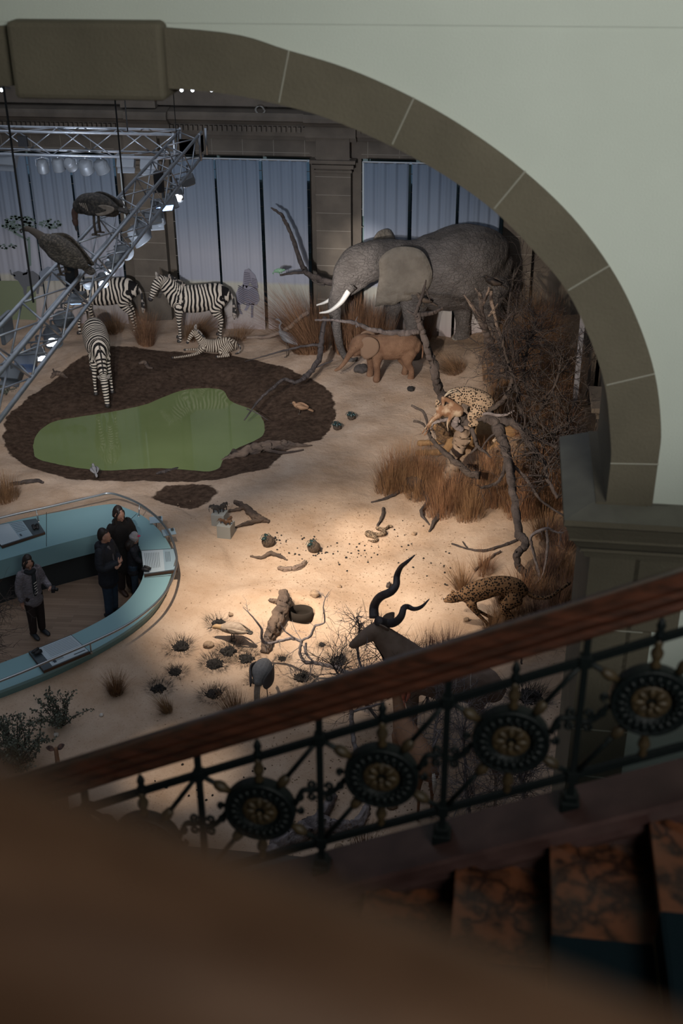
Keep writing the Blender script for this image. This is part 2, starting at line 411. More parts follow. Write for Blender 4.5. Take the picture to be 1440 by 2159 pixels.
def onG(x, y, up=0.0): return np.array([x, y, H(x, y)+up])
# deck outlines
ZT_B = .30; ZF = -.6
_out = [(-200, 1160), (0, 1105), (120, 1080), (230, 1063), (262, 1070), (300, 1087), (335, 1117), (358, 1150), (366, 1180), (360, 1215), (345, 1250), (322, 1283), (290, 1312), (250, 1340), (190, 1374), (120, 1408), (60, 1433), (0, 1456), (-160, 1515)]
_inn = [(-200, 1240), (0, 1183), (110, 1152), (200, 1129), (235, 1122), (262, 1128), (290, 1150), (303, 1180), (302, 1215), (288, 1245), (262, 1275), (225, 1302), (160, 1336), (100, 1362), (40, 1385), (0, 1400), (-160, 1460)]
def smoothline(px, z, n=5): return cr([list(G(u, v, z)[:2]) for u, v in px], n)
OUT = smoothline(_out, ZT_B); INN = smoothline(_inn, ZT_B)
GX0, GX1, GY0, GY1, st = -16.4, 2.55, 8.2, 30.2, .055; x0, x1, y0, y1 = GX0, GX1, GY0, GY1
nx = int((x1-x0)/st); ny = int((y1-y0)/st)
gx, gy = np.meshgrid(np.linspace(x0, x1, nx), np.linspace(y0, y1, ny))
DP = sdist(gx, gy, POOL); DM = sdist(gx, gy, MUD); DD = sdist(gx, gy, OUT)
gz = pooled(Hv(gx, gy), DP)
for j in range(0, 1):
    pass
_n = RNG.normal(0, 1, (ny, nx)); 
for _ in range(3): _n = (_n+np.roll(_n, 1, 0)+np.roll(_n, -1, 0)+np.roll(_n, 1, 1)+np.roll(_n, -1, 1))/5
gz = gz+_n*.012
gz = np.where(DD < 1.0, np.maximum(gz, .15*(1-np.clip(DD, 0, 1))), gz); gz = np.where(DD < .35, np.minimum(gz, .17), gz)
_gz = gz.copy(); NXG, NYG = nx, ny
def H(x, y):
    fx = min(max((x-GX0)/(GX1-GX0)*(NXG-1), 0), NXG-1.001); fy = min(max((y-GY0)/(GY1-GY0)*(NYG-1), 0), NYG-1.001); i = int(fx); j = int(fy); a = fx-i; b = fy-j
    return float((_gz[j, i]*(1-a)+_gz[j, i+1]*a)*(1-b)+(_gz[j+1, i]*(1-a)+_gz[j+1, i+1]*a)*b)
keep = DD > -.12
vs = np.c_[gx.ravel(), gy.ravel(), gz.ravel()]
ii = np.arange(nx*ny).reshape(ny, nx); fk = keep[:-1, :-1] & keep[1:, :-1] & keep[:-1, 1:] & keep[1:, 1:]
fs = np.stack([ii[:-1, :-1], ii[:-1, 1:], ii[1:, 1:], ii[1:, :-1]], -1)[fk]
me = bpy.data.meshes.new('floor'); me.from_pydata(vs.tolist(), [], fs.tolist())
at = me.attributes.new('mud', 'FLOAT', 'POINT')
dr = np.hypot((gx-ROUNDMUD[0])/.62, (gy-ROUNDMUD[1])/.55)-1
mudv = np.minimum(DM, dr*.5); at.data.foreach_set('value', mudv.ravel())
a2 = me.attributes.new('scrub', 'FLOAT', 'POINT')
scr = sst(gx, -1.3, .3)*sst(gy, 19.5, 21.5)+.8*sst(gy, 27.6, 28.6)*sst(gx, -5, -2.5)+sst(gx, .2, 1.2)*sst(gy, 14, 17)
a2.data.foreach_set('value', np.clip(scr, 0, 1).ravel())
me.polygons.foreach_set('use_smooth', [True]*len(me.polygons)); me.update()
gm = bpy.data.materials.new('savanna_sand'); gm.use_nodes = True; N, L, b = nodes(gm); b.inputs['Roughness'].default_value = .95; b.inputs['Specular IOR Level'].default_value = .1
tc = N.new('ShaderNodeTexCoord')
def nz(s, d=6):
    q = N.new('ShaderNodeTexNoise'); q.inputs['Scale'].default_value = s; q.inputs['Detail'].default_value = d; q.inputs['Roughness'].default_value = .62; L.new(tc.outputs['Object'], q.inputs[0]); return q
def ramp(src, p0, c0, p1, c1):
    r = N.new('ShaderNodeValToRGB'); e = r.color_ramp.elements; e[0].position = p0; e[1].position = p1; e[0].color = (*c0, 1); e[1].color = (*c1, 1); L.new(src, r.inputs[0]); return r
def mix(f, a, c):
    q = N.new('ShaderNodeMix'); q.data_type = 'RGBA'; L.new(f, q.inputs[0]); L.new(a, q.inputs[6]); L.new(c, q.inputs[7]); return q.outputs[2]
sand = ramp(nz(1.1).outputs[0], .35, (.41, .285, .198), .68, (.54, .41, .315))
grit = ramp(nz(38, 3).outputs[0], .30, (.62, .58, .54), .42, (1, 1, 1))
mm = N.new('ShaderNodeMix'); mm.data_type = 'RGBA'; mm.blend_type = 'MULTIPLY'; mm.inputs[0].default_value = .8; L.new(sand.outputs[0], mm.inputs[6]); L.new(grit.outputs[0], mm.inputs[7])
mud = ramp(nz(9).outputs[0], .3, (.030, .018, .012), .75, (.105, .068, .048))
ma = N.new('ShaderNodeAttribute'); ma.attribute_name = 'mud'
n2 = nz(2.5, 3); ad = N.new('ShaderNodeMath'); ad.operation = 'MULTIPLY_ADD'; L.new(n2.outputs[0], ad.inputs[0]); ad.inputs[1].default_value = .30; L.new(ma.outputs['Fac'], ad.inputs[2])
mr = ramp(ad.outputs[0], .13, (1, 1, 1), .17, (0, 0, 0))
c1 = mix(mr.outputs[0], mm.outputs[2], mud.outputs[0])
sa = N.new('ShaderNodeAttribute'); sa.attribute_name = 'scrub'
soil = ramp(nz(14).outputs[0], .35, (.13, .075, .04), .65, (.33, .22, .135))
s2 = N.new('ShaderNodeMath'); s2.operation = 'MULTIPLY'; s2.inputs[1].default_value = .7; L.new(sa.outputs['Fac'], s2.inputs[0])
c2 = mix(s2.outputs[0], c1, soil.outputs[0]); L.new(c2, b.inputs['Base Color'])
bp = N.new('ShaderNodeBump'); bp.inputs['Strength'].default_value = .6; bp.inputs['Distance'].default_value = .035; L.new(nz(9, 6).outputs[0], bp.inputs['Height']); L.new(bp.outputs[0], b.inputs['Normal'])
me.materials.append(gm); fl = bpy.data.objects.new('floor', me); COL.objects.link(fl); struct(fl)
# water of the pool
watm = mat('green_milky_water', (.155, .195, .075), .04, c2=(.19, .235, .095), scale=.5); N, L, b = nodes(watm); b.inputs['IOR'].default_value = 1.33
wmb = MB(); pc = POOL.mean(0); pw = np.array([p+(p-pc)/np.linalg.norm(p-pc)*.10 for p in POOL])
wmb.add([(p[0], p[1], -.135) for p in pw]+[(p[0], p[1], -.55) for p in pw*1.0], [tuple(range(len(pw)))])
tag(wmb.build('waterhole_water', watm), 'milky green water filling the dark mud waterhole', 'water', kind='stuff')

# ================================================================== VIEWING PLATFORM
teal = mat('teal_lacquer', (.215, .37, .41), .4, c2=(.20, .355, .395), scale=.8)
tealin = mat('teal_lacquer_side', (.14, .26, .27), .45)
darkb = mat('dark_plinth', (.02, .025, .028), .6)
# oak floor
fm = MB(); nI = len(OUT)
fm.add([(p[0], p[1], ZF) for p in OUT], [tuple(range(nI))])
oak = bpy.data.materials.new('oak_strip_floor'); oak.use_nodes = True; N, L, b = nodes(oak); b.inputs['Roughness'].default_value = .4
tc = N.new('ShaderNodeTexCoord'); mp = N.new('ShaderNodeMapping'); mp.inputs['Rotation'].default_value = (0, 0, radians(-4)); L.new(tc.outputs['Object'], mp.inputs[0])
bt = N.new('ShaderNodeTexBrick'); bt.inputs['Scale'].default_value = 1; bt.inputs['Brick Width'].default_value = .75; bt.inputs['Row Height'].default_value = .075; bt.inputs['Mortar Size'].default_value = .0015
bt.inputs['Color1'].default_value = (.22, .145, .10, 1); bt.inputs['Color2'].default_value = (.30, .205, .145, 1); bt.inputs['Mortar'].default_value = (.13, .08, .05, 1); bt.offset = .37
L.new(mp.outputs[0], bt.inputs[0]); L.new(bt.outputs[0], b.inputs['Base Color'])
struct(fm.build('trim_20', oak))
bench = thing('bench_parapet', 'long curved teal bench wall wrapping the oak visitor platform', 'bench', (0, 0, 0))
def resamp(L_, n):
    L_ = np.array(L_); d = np.r_[0, np.cumsum(np.hypot(*np.diff(L_, axis=0).T))]; t = np.linspace(0, d[-1], n)
    return np.c_[np.interp(t, d, L_[:, 0]), np.interp(t, d, L_[:, 1])]
Oq = OUT; Iq = INN
# pair inner with outer by nearest arclength around the turn
NQ = 110; Oq = resamp(OUT, NQ); Iq = []
Ir = resamp(INN, 400); last = 0
for i, p in enumerate(Oq):
    d = np.hypot(Ir[:, 0]-p[0], Ir[:, 1]-p[1]); lo = last; j = lo+int(np.argmin(d[lo:lo+30])) if lo < 399 else 399
    j = max(j, lo); last = j; Iq.append(Ir[j])
Iq = np.array(Iq)
k = NQ
bm_ = MB(); 
T = [(p[0], p[1], ZT_B) for p in Oq]+[(p[0], p[1], ZT_B+.012) for p in Iq]
bm_.add(T, [(i, i+1, k+i+1, k+i) for i in range(k-1)])
struct_in = [(p[0], p[1], ZT_B+.012) for p in Iq]+[(p[0], p[1], -.06) for p in Iq]
bm_.add(struct_in, [(i, i+1, k+i+1, k+i) for i in range(k-1)])
bm_.add([(p[0], p[1], ZT_B) for p in Oq]+[(p[0], p[1], ZT_B-.05) for p in Oq], [(i, i+1, k+i+1, k+i) for i in range(k-1)])
fixn(bm_.build('bench_top', teal, bench))
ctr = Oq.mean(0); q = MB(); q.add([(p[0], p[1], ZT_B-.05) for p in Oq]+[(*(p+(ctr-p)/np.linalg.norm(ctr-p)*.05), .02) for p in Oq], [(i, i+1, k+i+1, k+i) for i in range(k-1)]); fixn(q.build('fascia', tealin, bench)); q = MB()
inset = lambda p, d: np.array([p[0], p[1]])+(ctr-p)/np.linalg.norm(ctr-p)*d
out_in = [inset(p, .06) for p in Oq]; in_out = [inset(p, -.10) for p in Iq]
q.add([(p[0], p[1], 0.0) for p in out_in]+[(p[0], p[1], ZF) for p in out_in], [(i, i+1, k+i+1, k+i) for i in range(k-1)])
q.add([(p[0], p[1], -.05) for p in in_out]+[(p[0], p[1], ZF) for p in in_out], [(i, i+1, k+i+1, k+i) for i in range(k-1)])
q.add([(p[0], p[1], -.06) for p in Iq]+[(p[0], p[1], -.06) for p in in_out], [(i, i+1, k+i+1, k+i) for i in range(k-1)])
q.build('plinth', darkb, bench)
q = MB()
for (a, b_2) in [((98, 1080), (98, 1152)), ((288, 1083), (262, 1108)), ((362, 1213), (304, 1218))]:
    A = G(*a, ZT_B+.003); B = G(*b_2, ZT_B+.014); q.tube([A, B], .005, 4)
q.build('seam', darkb, bench)
# steel rail
rl = thing('steel_rail', 'slim curved steel guard rail along the outer edge of the teal bench', 'railing', (0, 0, 0))
_r = [(-200, 1145), (0, 1092), (110, 1067), (200, 1046), (230, 1040), (262, 1048), (300, 1066), (336, 1096), (360, 1130), (371, 1165), (372, 1190), (362, 1225), (340, 1260), (305, 1292), (260, 1322), (190, 1356), (120, 1386), (60, 1412), (0, 1436), (-160, 1497)]
RZ = .52; RL = [G(u, v, RZ) for u, v in _r]; RLs = cr([list(p) for p in RL], 6)
m = MB(); m.tube(RLs, .021, 10); m.build('top_rail', steel, rl, True)
for (u, v) in [(-80, 1113), (76, 1075), (294, 1063), (371, 1178), (190, 1356)]:
    p = G(u, v, RZ); m = MB(); c = inset(p[:2], .07); m.tube([p, (c[0], c[1], ZT_B-.02)], .012, 8); m.tube([(c[0], c[1], ZT_B-.03), (c[0], c[1], ZT_B+.01)], .022, 8); m.build('rail_post', steel, rl, True)
# information panels: four-corner boards lying on the bench
paper = mat('printed_panel', (.42, .50, .56), .3); paper2 = mat('printed_panel_blue', (.27, .37, .44), .3); ink = mat('panel_ink', (.05, .07, .09), .5); dgrey = mat('slate_frame', (.055, .075, .09), .45); brownm = mat('brown_board_edge', (.07, .035, .02), .6)
def panel(label, cs, dark, pal, z=.36):
    """cs: board corners (A,B,C,D) in pixels, A-B top edge; dark: side (0..1 range along AB) in slate"""
    c = [G(u, v, z) for u, v in cs]; t = thing('information_panel', label, 'information panel', sum(c)/4); o = sum(c)/4
    bil = lambda s, r, dz=0.: (1-r)*((1-s)*c[0]+s*c[1])+r*((1-s)*c[3]+s*c[2])+np.array([0, 0, dz])-o
    def slab(name, s0, s1, r0, r1, z0, z1, mt):
        m = MB(); q_ = [bil(s0, r0), bil(s1, r0), bil(s1, r1), bil(s0, r1)]
        m.prism(range(4), lambda i: q_[i]+np.array([0, 0, z0]), lambda i: q_[i]+np.array([0, 0, z1])) if 0 else m.add([p+np.array([0, 0, z0]) for p in q_]+[p+np.array([0, 0, z1]) for p in q_], [(3, 2, 1, 0), (4, 5, 6, 7)]+[(i, (i+1) % 4, (i+1) % 4+4, i+4) for i in range(4)])
        return fixn(m.build(name, mt, t))
    slab('board', 0, 1, 0, 1, -.045, 0, brownm)
    slab('tray', 0.005, .995, .01, .99, 0, .004, dgrey)
    for (s0, s1, mt) in pal: slab('printed_sheet', s0, s1, .04, .96, .004, .008, mt)
    m = MB()
    return t, bil, m
def lines(t, bil, rows, z=.0095, along=0):
    m = MB()
    for (s0, s1, r, th) in rows:
        if along == 0: q_ = [bil(s0, r), bil(s1, r), bil(s1, r+th), bil(s0, r+th)]
        else: q_ = [bil(r, s0), bil(r, s1), bil(r+th, s1), bil(r+th, s0)]
        m.add([p+np.array([0, 0, z]) for p in q_], [(0, 1, 2, 3)])
    m.build('text_lines', ink, t)
def binoc(t, p, rz=0):
    m = MB()
    for s in (-1, 1): m.tube([(s*.03, -.06, .04), (s*.035, .0, .045), (s*.035, .07, .045)], [.018, .03, .035], 10)
    m.box((0, 0, .04), (.05, .06, .03)); o = m.build('viewer', black, t, True, loc=p); o.rotation_euler = (0, 0, rz)
t, bil, _ = panel('tilted information panel at the far left on the straight part of the teal bench', [(-30, 1110), (76, 1093), (95, 1122), (4, 1152)], 0, [(0.0, .44, paper), (.44, .72, paper2)])
lines(t, bil, [(.46, .7, .12+.09*i, .02) for i in range(6)]+[(.48, .52, .72, .12)]); binoc(t, bil(.86, .7, .01), .5)
t, bil, _ = panel('information panel on the rounded end of the bench, where the child leans', [(298, 1160), (371, 1156), (374, 1202), (304, 1212)], 0, [(.0, .62, paper), (.62, .98, paper2)])
lines(t, bil, [(.15, .8, .08+.05*i, .012) for i in range(9)]+[(.15, .6, .68+.04*i, .014) for i in range(4)], along=1); binoc(t, bil(.1, .88, .01), 1.4)
t, bil, _ = panel('large information panel on the near side of the bench, below the lone visitor', [(60, 1374), (150, 1338), (190, 1374), (92, 1415)], 0, [(.2, .98, paper)])
lines(t, bil, [(.3, .95, .1+.065*i, .012) for i in range(8)]+[(.24, .5, .7+.05*i, .02) for i in range(3)]+[(.7, .95, .85, .04), (.27, .33, .76, .12)]); binoc(t, bil(.1, .25, .01), -.6)
for i, (u, v, lab) in enumerate([(329, 1096, 'small tilted label plate outside the steel rail, nearer its corner'), (356, 1122, 'small tilted label plate outside the steel rail, nearer the rounded end')]):
    p = GT(u, v, .22); t = thing('label_stand', lab, 'label', p, .3+i*.2); m = MB(); m.box((0, 0, 0), (.24, .17, .012), rx=.25); m.build('plate', paper2, t); m = MB(); m.box((.07, .02, .035), (.05, .04, .03)); m.build('knob', dgrey, t); m = MB(); m.tube([(0, 0, -.01), (0, 0, -.32)], .012, 6); m.build('stem', steel, t)
# ================================================================== LIGHTING TRUSS
TR = thing('lighting_truss', 'aluminium lighting truss hung above the left of the diorama', 'truss', (0, 0, 0))
ZTR = 7.0
CN = G(402, 303, ZTR); CN = np.array([CN[0], CN[1], ZTR])
NEAR = G(-60, 853, ZTR); NEAR[2] = ZTR; NEAR = CN+(NEAR-CN)
LEFT = P(-260, 296, CN[1]+.0); LEFT = np.array([LEFT[0], CN[1]-.05, ZTR])
def truss(A, B, name):
    A = Vector(A); B = Vector(B); d = (B-A).normalized(); up = Vector((0, 0, 1)); s = d.cross(up).normalized(); w = .19; Ln = (B-A).length
    for i in (-1, 1):
        for j in (-1, 1):
            m = MB(); m.tube([A+s*w*i+up*w*j, B+s*w*i+up*w*j], .024, 10); m.build('chord', alu, TR, True)
    seg = 1.0; k = int(Ln/seg); 
    for face in range(4):
        m = MB()
        for q in range(k):
            a0 = q*Ln/k; a1 = (q+1)*Ln/k; am_ = (a0+a1)/2
            if face < 2:
                si = (-1, 1)[face]; f = lambda a, b: A+d*a+s*w*si+up*w*b
            else:
                si = (-1, 1)[face-2]; f = lambda a, b: A+d*a+up*w*si+s*w*b
            sg = 1 if face % 2 == 0 else -1
            m.tube([f(a0, sg), f(am_, -sg)], .011, 6); m.tube([f(am_, -sg), f(a1, sg)], .011, 6)
        m.build('bracing', alu, TR, True)
truss(NEAR, CN, 'side'); truss(LEFT, (CN[0]-.2, CN[1]-.05, ZTR), 'back')
m = MB()
for i in (-1, 1):
    for j in (-1, 1):
        m = MB(); m.tube([(CN[0]+.22*i, CN[1]+.22*j-.03, ZTR-.22), (CN[0]+.22*i, CN[1]+.22*j-.03, ZTR+.22)], .022, 8); m.build('corner_post', alu, TR, True); m = MB(); m.box((CN[0]+.19, CN[1]-.03, ZTR), (.015, .24, .26)); m.build('corner_plate', alu, TR); m = MB(); m.box((CN[0], CN[1]-.24, ZTR), (.26, .015, .24)); m.build('corner_plate', alu, TR)
m = MB(); mid = NEAR+(CN-NEAR)*.12; m.box((mid[0], mid[1], ZTR), (.42, .3, .42)); 
bx = G(15, 700, ZTR-.1); m = MB(); m.box((bx[0], bx[1], ZTR-.05), (.05, .28, .30)); m.build('coupling_box', lampgrey, TR, bevel=.02)
for u, v in ((48, 298),):
    p = P(u, v, CN[1]-.27); m = MB(); m.box(p, (.16, .05, .17)); m.build('power_box', black, TR)
dirS = (CN-NEAR)/np.linalg.norm(CN-NEAR)
for u, v in ((335, 383), (152, 585)):
    # sockets fixed inside the side truss
    p = PX(u, v, float(G(u, v, ZTR)[0])); p = G(u, v, ZTR); m = MB(); m.box((p[0], p[1], ZTR), (.12, .12, .3)); m.build('power_box', black, TR)
# hanging cables
for i, (u0, u1, v1, zz, lab) in enumerate([(5, 70, 634, ZTR+.2, 'long black cable holding up the near left end of the truss'), (237, 262, 415, ZTR+.2, 'black cable running down to the middle of the diagonal truss'), (265, 269, 275, ZTR+.2, 'short black cable holding the back bar of the truss'), (365, 373, 300, ZTR+.2, 'thin black cable by the truss corner')]):
    p = G(u1, v1, zz); m = MB(); m.tube([(p[0], p[1], zz-.02), (p[0], p[1], 13.4)], .011 if i != 3 else .007, 6); o = m.build('hanging_cable', wire); tag(o, lab, 'cable')
# lamps: real fixtures with real spots
glow = mat('lit_lamp_lens', (.9, .9, .95), .2, emit=(.85, .92, 1.0), estr=4); blueg = mat('lit_blue_lens', (.3, .5, 1), .2, emit=(.25, .45, 1.0), estr=5); lensd = mat('dark_lens', (.10, .11, .13), .15, spec=.8)
def can_lamp(p, aim, r, L_, lit, label, grp=None, top=None):
    t = thing('spotlight', label, 'spotlight', p, group=grp); d = (Vector(tuple(aim))-Vector(tuple(p))).normalized(); R = d.to_track_quat('Z', 'Y').to_matrix()
    m = MB(); m.lathe([(r*.55, -L_*.55), (r*.8, -L_*.5), (r*.92, -L_*.3), (r, -L_*.28), (r, L_*.5), (r*1.03, L_*.5), (r*1.03, L_*.44), (r*.9, L_*.44)], n=20, R=R); m.build('housing', lampgrey, t, True)
    m = MB()
    if lit:
        for a in range(4): m.lathe([(0.001, 0), (r*.38, .002), (r*.38, -.004)], c=R @ Vector((r*.42*cos(a*pi/2+.4), r*.42*sin(a*pi/2+.4), L_*.46)), n=12, R=R)
        m.build('lens', glow, t)
        m = MB(); m.lathe([(r*.9, L_*.40), (r*.9, L_*.42)], n=16, R=R); m.build('reflector', lensd, t)
    else: m.lathe([(r*.9, L_*.36), (r*.9, L_*.38)], n=16, R=R); m.build('lens', lensd, t)
    m = MB(); topz = top if top is not None else .22; side = R @ Vector((1, 0, 0))
    m.tube([side*r*1.1, side*r*1.1+Vector((0, 0, topz*.6)), Vector((0, 0, topz*.75)), -side*r*1.1+Vector((0, 0, topz*.6)), -side*r*1.1], .008, 6)
    m.tube([(0, 0, topz*.7), (0, 0, topz)], .018, 8); m.build('yoke', lampgrey, t)
    return t
def flood_lamp(p, aim, blue, label, grp=None, top=.2):
    t = thing('floodlight', label, 'floodlight', p, group=grp); d = (Vector(tuple(aim))-Vector(tuple(p))).normalized(); R = d.to_track_quat('Z', 'Y').to_matrix(); 
    def bx(c, s, name, mt):
        m = MB(); m.box((0, 0, 0), s); m.v = [tuple(R @ (Vector(q)+Vector(c))) for q in m.v]; m.build(name, mt, t, bevel=.008)
    bx((0, 0, 0), (.30, .22, .12), 'housing', lampgrey); bx((0, 0, .064), (.26, .18, .01), 'lens', blueg if blue else lensd); bx((0, -.14, .03), (.30, .10, .015), 'barn_door', lampgrey)
    m = MB(); m.tube([(0, 0, .05), (0, 0, top)], .016, 8); m.build('yoke', lampgrey, t); return t
AIM = lambda u, v: GT(u, v)
# lamps under the back bar
yb = CN[1]-.2
for i, (u, v, r) in enumerate([(90, 350, .10), (123, 347, .105), (148, 346, .105), (181, 351, .125), (214, 351, .125)]):
    p = P(u, v, yb); can_lamp(p, AIM(200+80*i, 950+40*(i % 3)) if i != 2 else AIM(500, 720), r, .2, False, ['smallest unlit can spotlight, leftmost of the five cans under the back truss bar', 'second can spotlight from the left under the back truss bar', 'middle can spotlight of the five under the back truss bar', 'large can spotlight, fourth from the left under the back truss bar', 'rightmost can spotlight of the five under the back truss bar'][i], 'can spotlights under the back bar', top=ZTR-.19-p[2])
for u, v, lab in [(18, 337, 'flat floodlight at the far left under the back truss bar'), (266, 341, 'flat floodlight between the can lamps and the truss corner'), (315, 345, 'small floodlight tipped down just left of the truss corner')]:
    p = P(u, v, yb); flood_lamp(p, AIM(500, 700), False, lab, 'floodlights under the back bar', top=ZTR-.19-p[2])
# lamps on the diagonal bar, hung at its right hand (hall) side
def onbar(u, v, dz):
    return G(u, v, ZTR+dz)
lampdefs = [
 ('f', 396, 381, 0, 'dark floodlight highest on the diagonal truss, near the corner'),
 ('c', 374, 410, 1, 'uppermost lit spotlight with four bright cells on the diagonal truss'),
 ('c', 362, 424, 0, 'unlit can tucked under the uppermost lit spotlight'),
 ('b', 345, 431, 1, 'blue glowing floodlight just below the uppermost lit spotlight'),
 ('f', 322, 459, 0, 'dark floodlight below the upper blue lamp on the diagonal truss'),
 ('c', 334, 458, 0, 'narrow can spotlight beside the dark floodlight mid truss'),
 ('C', 292, 495, 0, 'large grey can spotlight halfway down the diagonal truss'),
 ('c', 305, 484, 0, 'small can directly behind the large halfway spotlight'),
 ('C', 262, 539, 0, 'grey can spotlight right above the pair of lit lamps'),
 ('C', 245, 556, 0, 'second grey can above the pair of lit lamps'),
 ('c', 231, 574, 1, 'lit spotlight aimed down, upper of the pair in front of the striped rump'),
 ('c', 217, 598, 1, 'lit spotlight with four cells, lower of the pair near the zebras'),
 ('c', 187, 607, 0, 'blue grey can left of the lower lit spotlight'),
 ('b', 165, 636, 1, 'blue glowing floodlight in front of the far zebra shoulder'),
 ('C', 134, 682, 0, 'large unlit can hanging below the truss left of the drinking zebra'),
 ('C', 112, 719, 1, 'large lit can spotlight shining down above the left bank'),
 ('c', 82, 753, 1, 'bright round spotlight near the lower left end of the truss'),
 ('f', 57, 768, 0, 'dark floodlight between the two lowest lit lamps'),
 ('b', 27, 796, 1, 'blue glowing floodlight at the lower left end of the truss')]
tg = [(700, 1100), (800, 1120), (600, 1200), (560, 1560), (300, 900), (500, 1200), (900, 1300), (400, 1500), (850, 700), (430, 650), (300, 1150), (600, 1350), (200, 700), (380, 1560), (750, 650), (350, 1600), (700, 1000), (300, 1300), (500, 1300)]
for i, (k_, u, v, lit, lab) in enumerate(lampdefs):
    p = onbar(u, v, -.42); p = p+np.array([0, 0, 0]); a = AIM(*tg[i])
    sc_ = 1.0 if v < 520 else .74
    if k_ in 'cC': tl_ = can_lamp(p, a if not lit else (a*.35+CAM*.65*np.array([1, 1, .3])+0), .088 if k_ == 'c' else .135, .22 if k_ == 'c' else .26, lit, lab, 'lamps along the diagonal truss', top=.25)
    else: tl_ = flood_lamp(p, a, k_ == 'b', lab, 'lamps along the diagonal truss', top=.25)
    tl_.scale = (sc_,)*3; axp = CN+(NEAR-CN)*float(np.dot(p-CN, NEAR-CN)/np.dot(NEAR-CN, NEAR-CN)); m = MB(); top_ = Vector((0, 0, .25)); q_ = Vector(tuple((axp+np.array([.19, 0, -.19])-p)/sc_)); m.tube([top_, q_], .013, 6); m.build('bracket', lampgrey, tl_, True)
    if sc_ < 1: tl_.location.z += .05
# the light they throw
WARM = (1.0, .84, .66); NEU = (1.0, .93, .86); COOL = (.80, .87, 1.0)
LP = [G(u, v, ZTR-.75) for u, v in ((374, 410), (231, 574), (217, 598), (112, 719), (82, 753), (27, 796))]
SPK = 1.55
spot('spot_beam', LP[0]+np.array([.3, 0, 0]), GT(800, 1118), 800*SPK, WARM, 17, 1.0)
spot('spot_beam', LP[1]+np.array([.3, 0, 0]), GT(640, 1240), 1900*SPK, WARM, 60, 1.0)
spot('spot_beam', LP[2]+np.array([.3, 0, 0]), GT(900, 760), 1500*SPK, NEU, 36, 1.0)
spot('spot_beam', LP[3]+np.array([.3, 0, -.2]), GT(760, 640), 1300*SPK, NEU, 34, 1.0)
spot('spot_beam', LP[4]+np.array([.5, 0, -.3]), P(722, 570, 27.3), 6500*SPK, NEU, 8, 1.0)
spot('spot_beam', LP[4]+np.array([.3, 0, -.2]), GT(380, 1615), 420*SPK, WARM, 20, 1.0)
spot('spot_beam', LP[4]+np.array([-.6, -.3, 0]), GT(250, 800), 1800*SPK, NEU, 44, .8)
spot('spot_beam', LP[5]+np.array([.3, -.3, -.2]), GT(880, 1150), 2200*SPK, WARM, 40, 1.0)
spot('spot_beam', LP[5]+np.array([.4, -.5, -.2]), GT(1110, 880)+np.array([0, 0, .8]), 3200*SPK, WARM, 34, 1.0)
spot('spot_beam', LP[5]+np.array([.3, -.2, -.2]), GT(520, 540)+np.array([0, 0, 1.5]), 2000*SPK, COOL, 60, 1.0)
# ================================================================== CURTAINS
def curtain(u0, u1, label, prints=None, ub0=None, ub1=None):
    zt = float(P(600, 338, YC)[2]); zb = .02
    a = P(u0, 500, YC); b = P(u1, 500, YC); x0, x1 = float(a[0]), float(b[0])
    t = thing('curtain', label, 'curtain', ((x0+x1)/2, YC, 0), group=None); n = 60; m = MB(); wd = x1-x0
    ph = random.uniform(0, 6); vs = []; nz_ = 14
    for j in range(nz_+1):
        z = zb+(zt-zb)*j/nz_
        for i in range(n+1):
            x = -wd/2+wd*i/n; s = i/n
            y = .022*sin(s*26+ph+.8*sin(s*5+ph))+.012*sin(s*50+ph*2)
            vs.append((x, y*(.35+.65*j/nz_), z))
    m.add(vs, [(j*(n+1)+i, j*(n+1)+i+1, (j+1)*(n+1)+i+1, (j+1)*(n+1)+i) for j in range(nz_) for i in range(n)])
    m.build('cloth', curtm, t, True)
    m = MB(); m.tube([(-wd/2-.02, 0, zt), (wd/2+.02, 0, zt)], .02, 6); m.build('top_rod', steel, t)
    return t
curtm = bpy.data.materials.new('printed_savanna_voile'); curtm.use_nodes = True; N, L, b = nodes(curtm); b.inputs['Roughness'].default_value = .8; b.inputs['Specular IOR Level'].default_value = .1
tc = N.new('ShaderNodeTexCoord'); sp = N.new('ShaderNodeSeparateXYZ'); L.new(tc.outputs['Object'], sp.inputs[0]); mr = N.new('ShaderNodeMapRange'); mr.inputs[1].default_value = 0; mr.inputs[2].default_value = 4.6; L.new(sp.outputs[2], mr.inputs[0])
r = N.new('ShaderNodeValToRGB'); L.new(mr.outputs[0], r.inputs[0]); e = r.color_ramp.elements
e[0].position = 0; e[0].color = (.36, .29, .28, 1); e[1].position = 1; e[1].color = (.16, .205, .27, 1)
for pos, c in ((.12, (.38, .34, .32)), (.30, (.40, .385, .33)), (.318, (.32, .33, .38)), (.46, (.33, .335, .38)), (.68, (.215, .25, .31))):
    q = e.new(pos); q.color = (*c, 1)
L.new(r.outputs[0], b.inputs['Base Color']); b.inputs['Transmission Weight'].default_value = 0
CUR = [(-12, 77, 'leftmost curtain with a printed acacia tree and buffalo'), (79, 163, 'second curtain from the left with the acacia crown reaching its edge'), (168, 254, 'third curtain from the left, behind the far zebra and the truss'),
 (372, 459, 'plain blue curtain behind the standing zebra'), (464, 552, 'curtain printed with a running zebra'), (559, 650, 'curtain between the running zebra print and the stone pilaster'),
 (767, 859, 'curtain directly behind the elephant head'), (867, 959, 'curtain behind the elephant back, middle of the right window'), (965, 1051, 'rightmost curtain above the elephant rump')]
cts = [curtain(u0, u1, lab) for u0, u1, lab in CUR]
pale = mat('white_rod', (.55, .6, .62), .4)
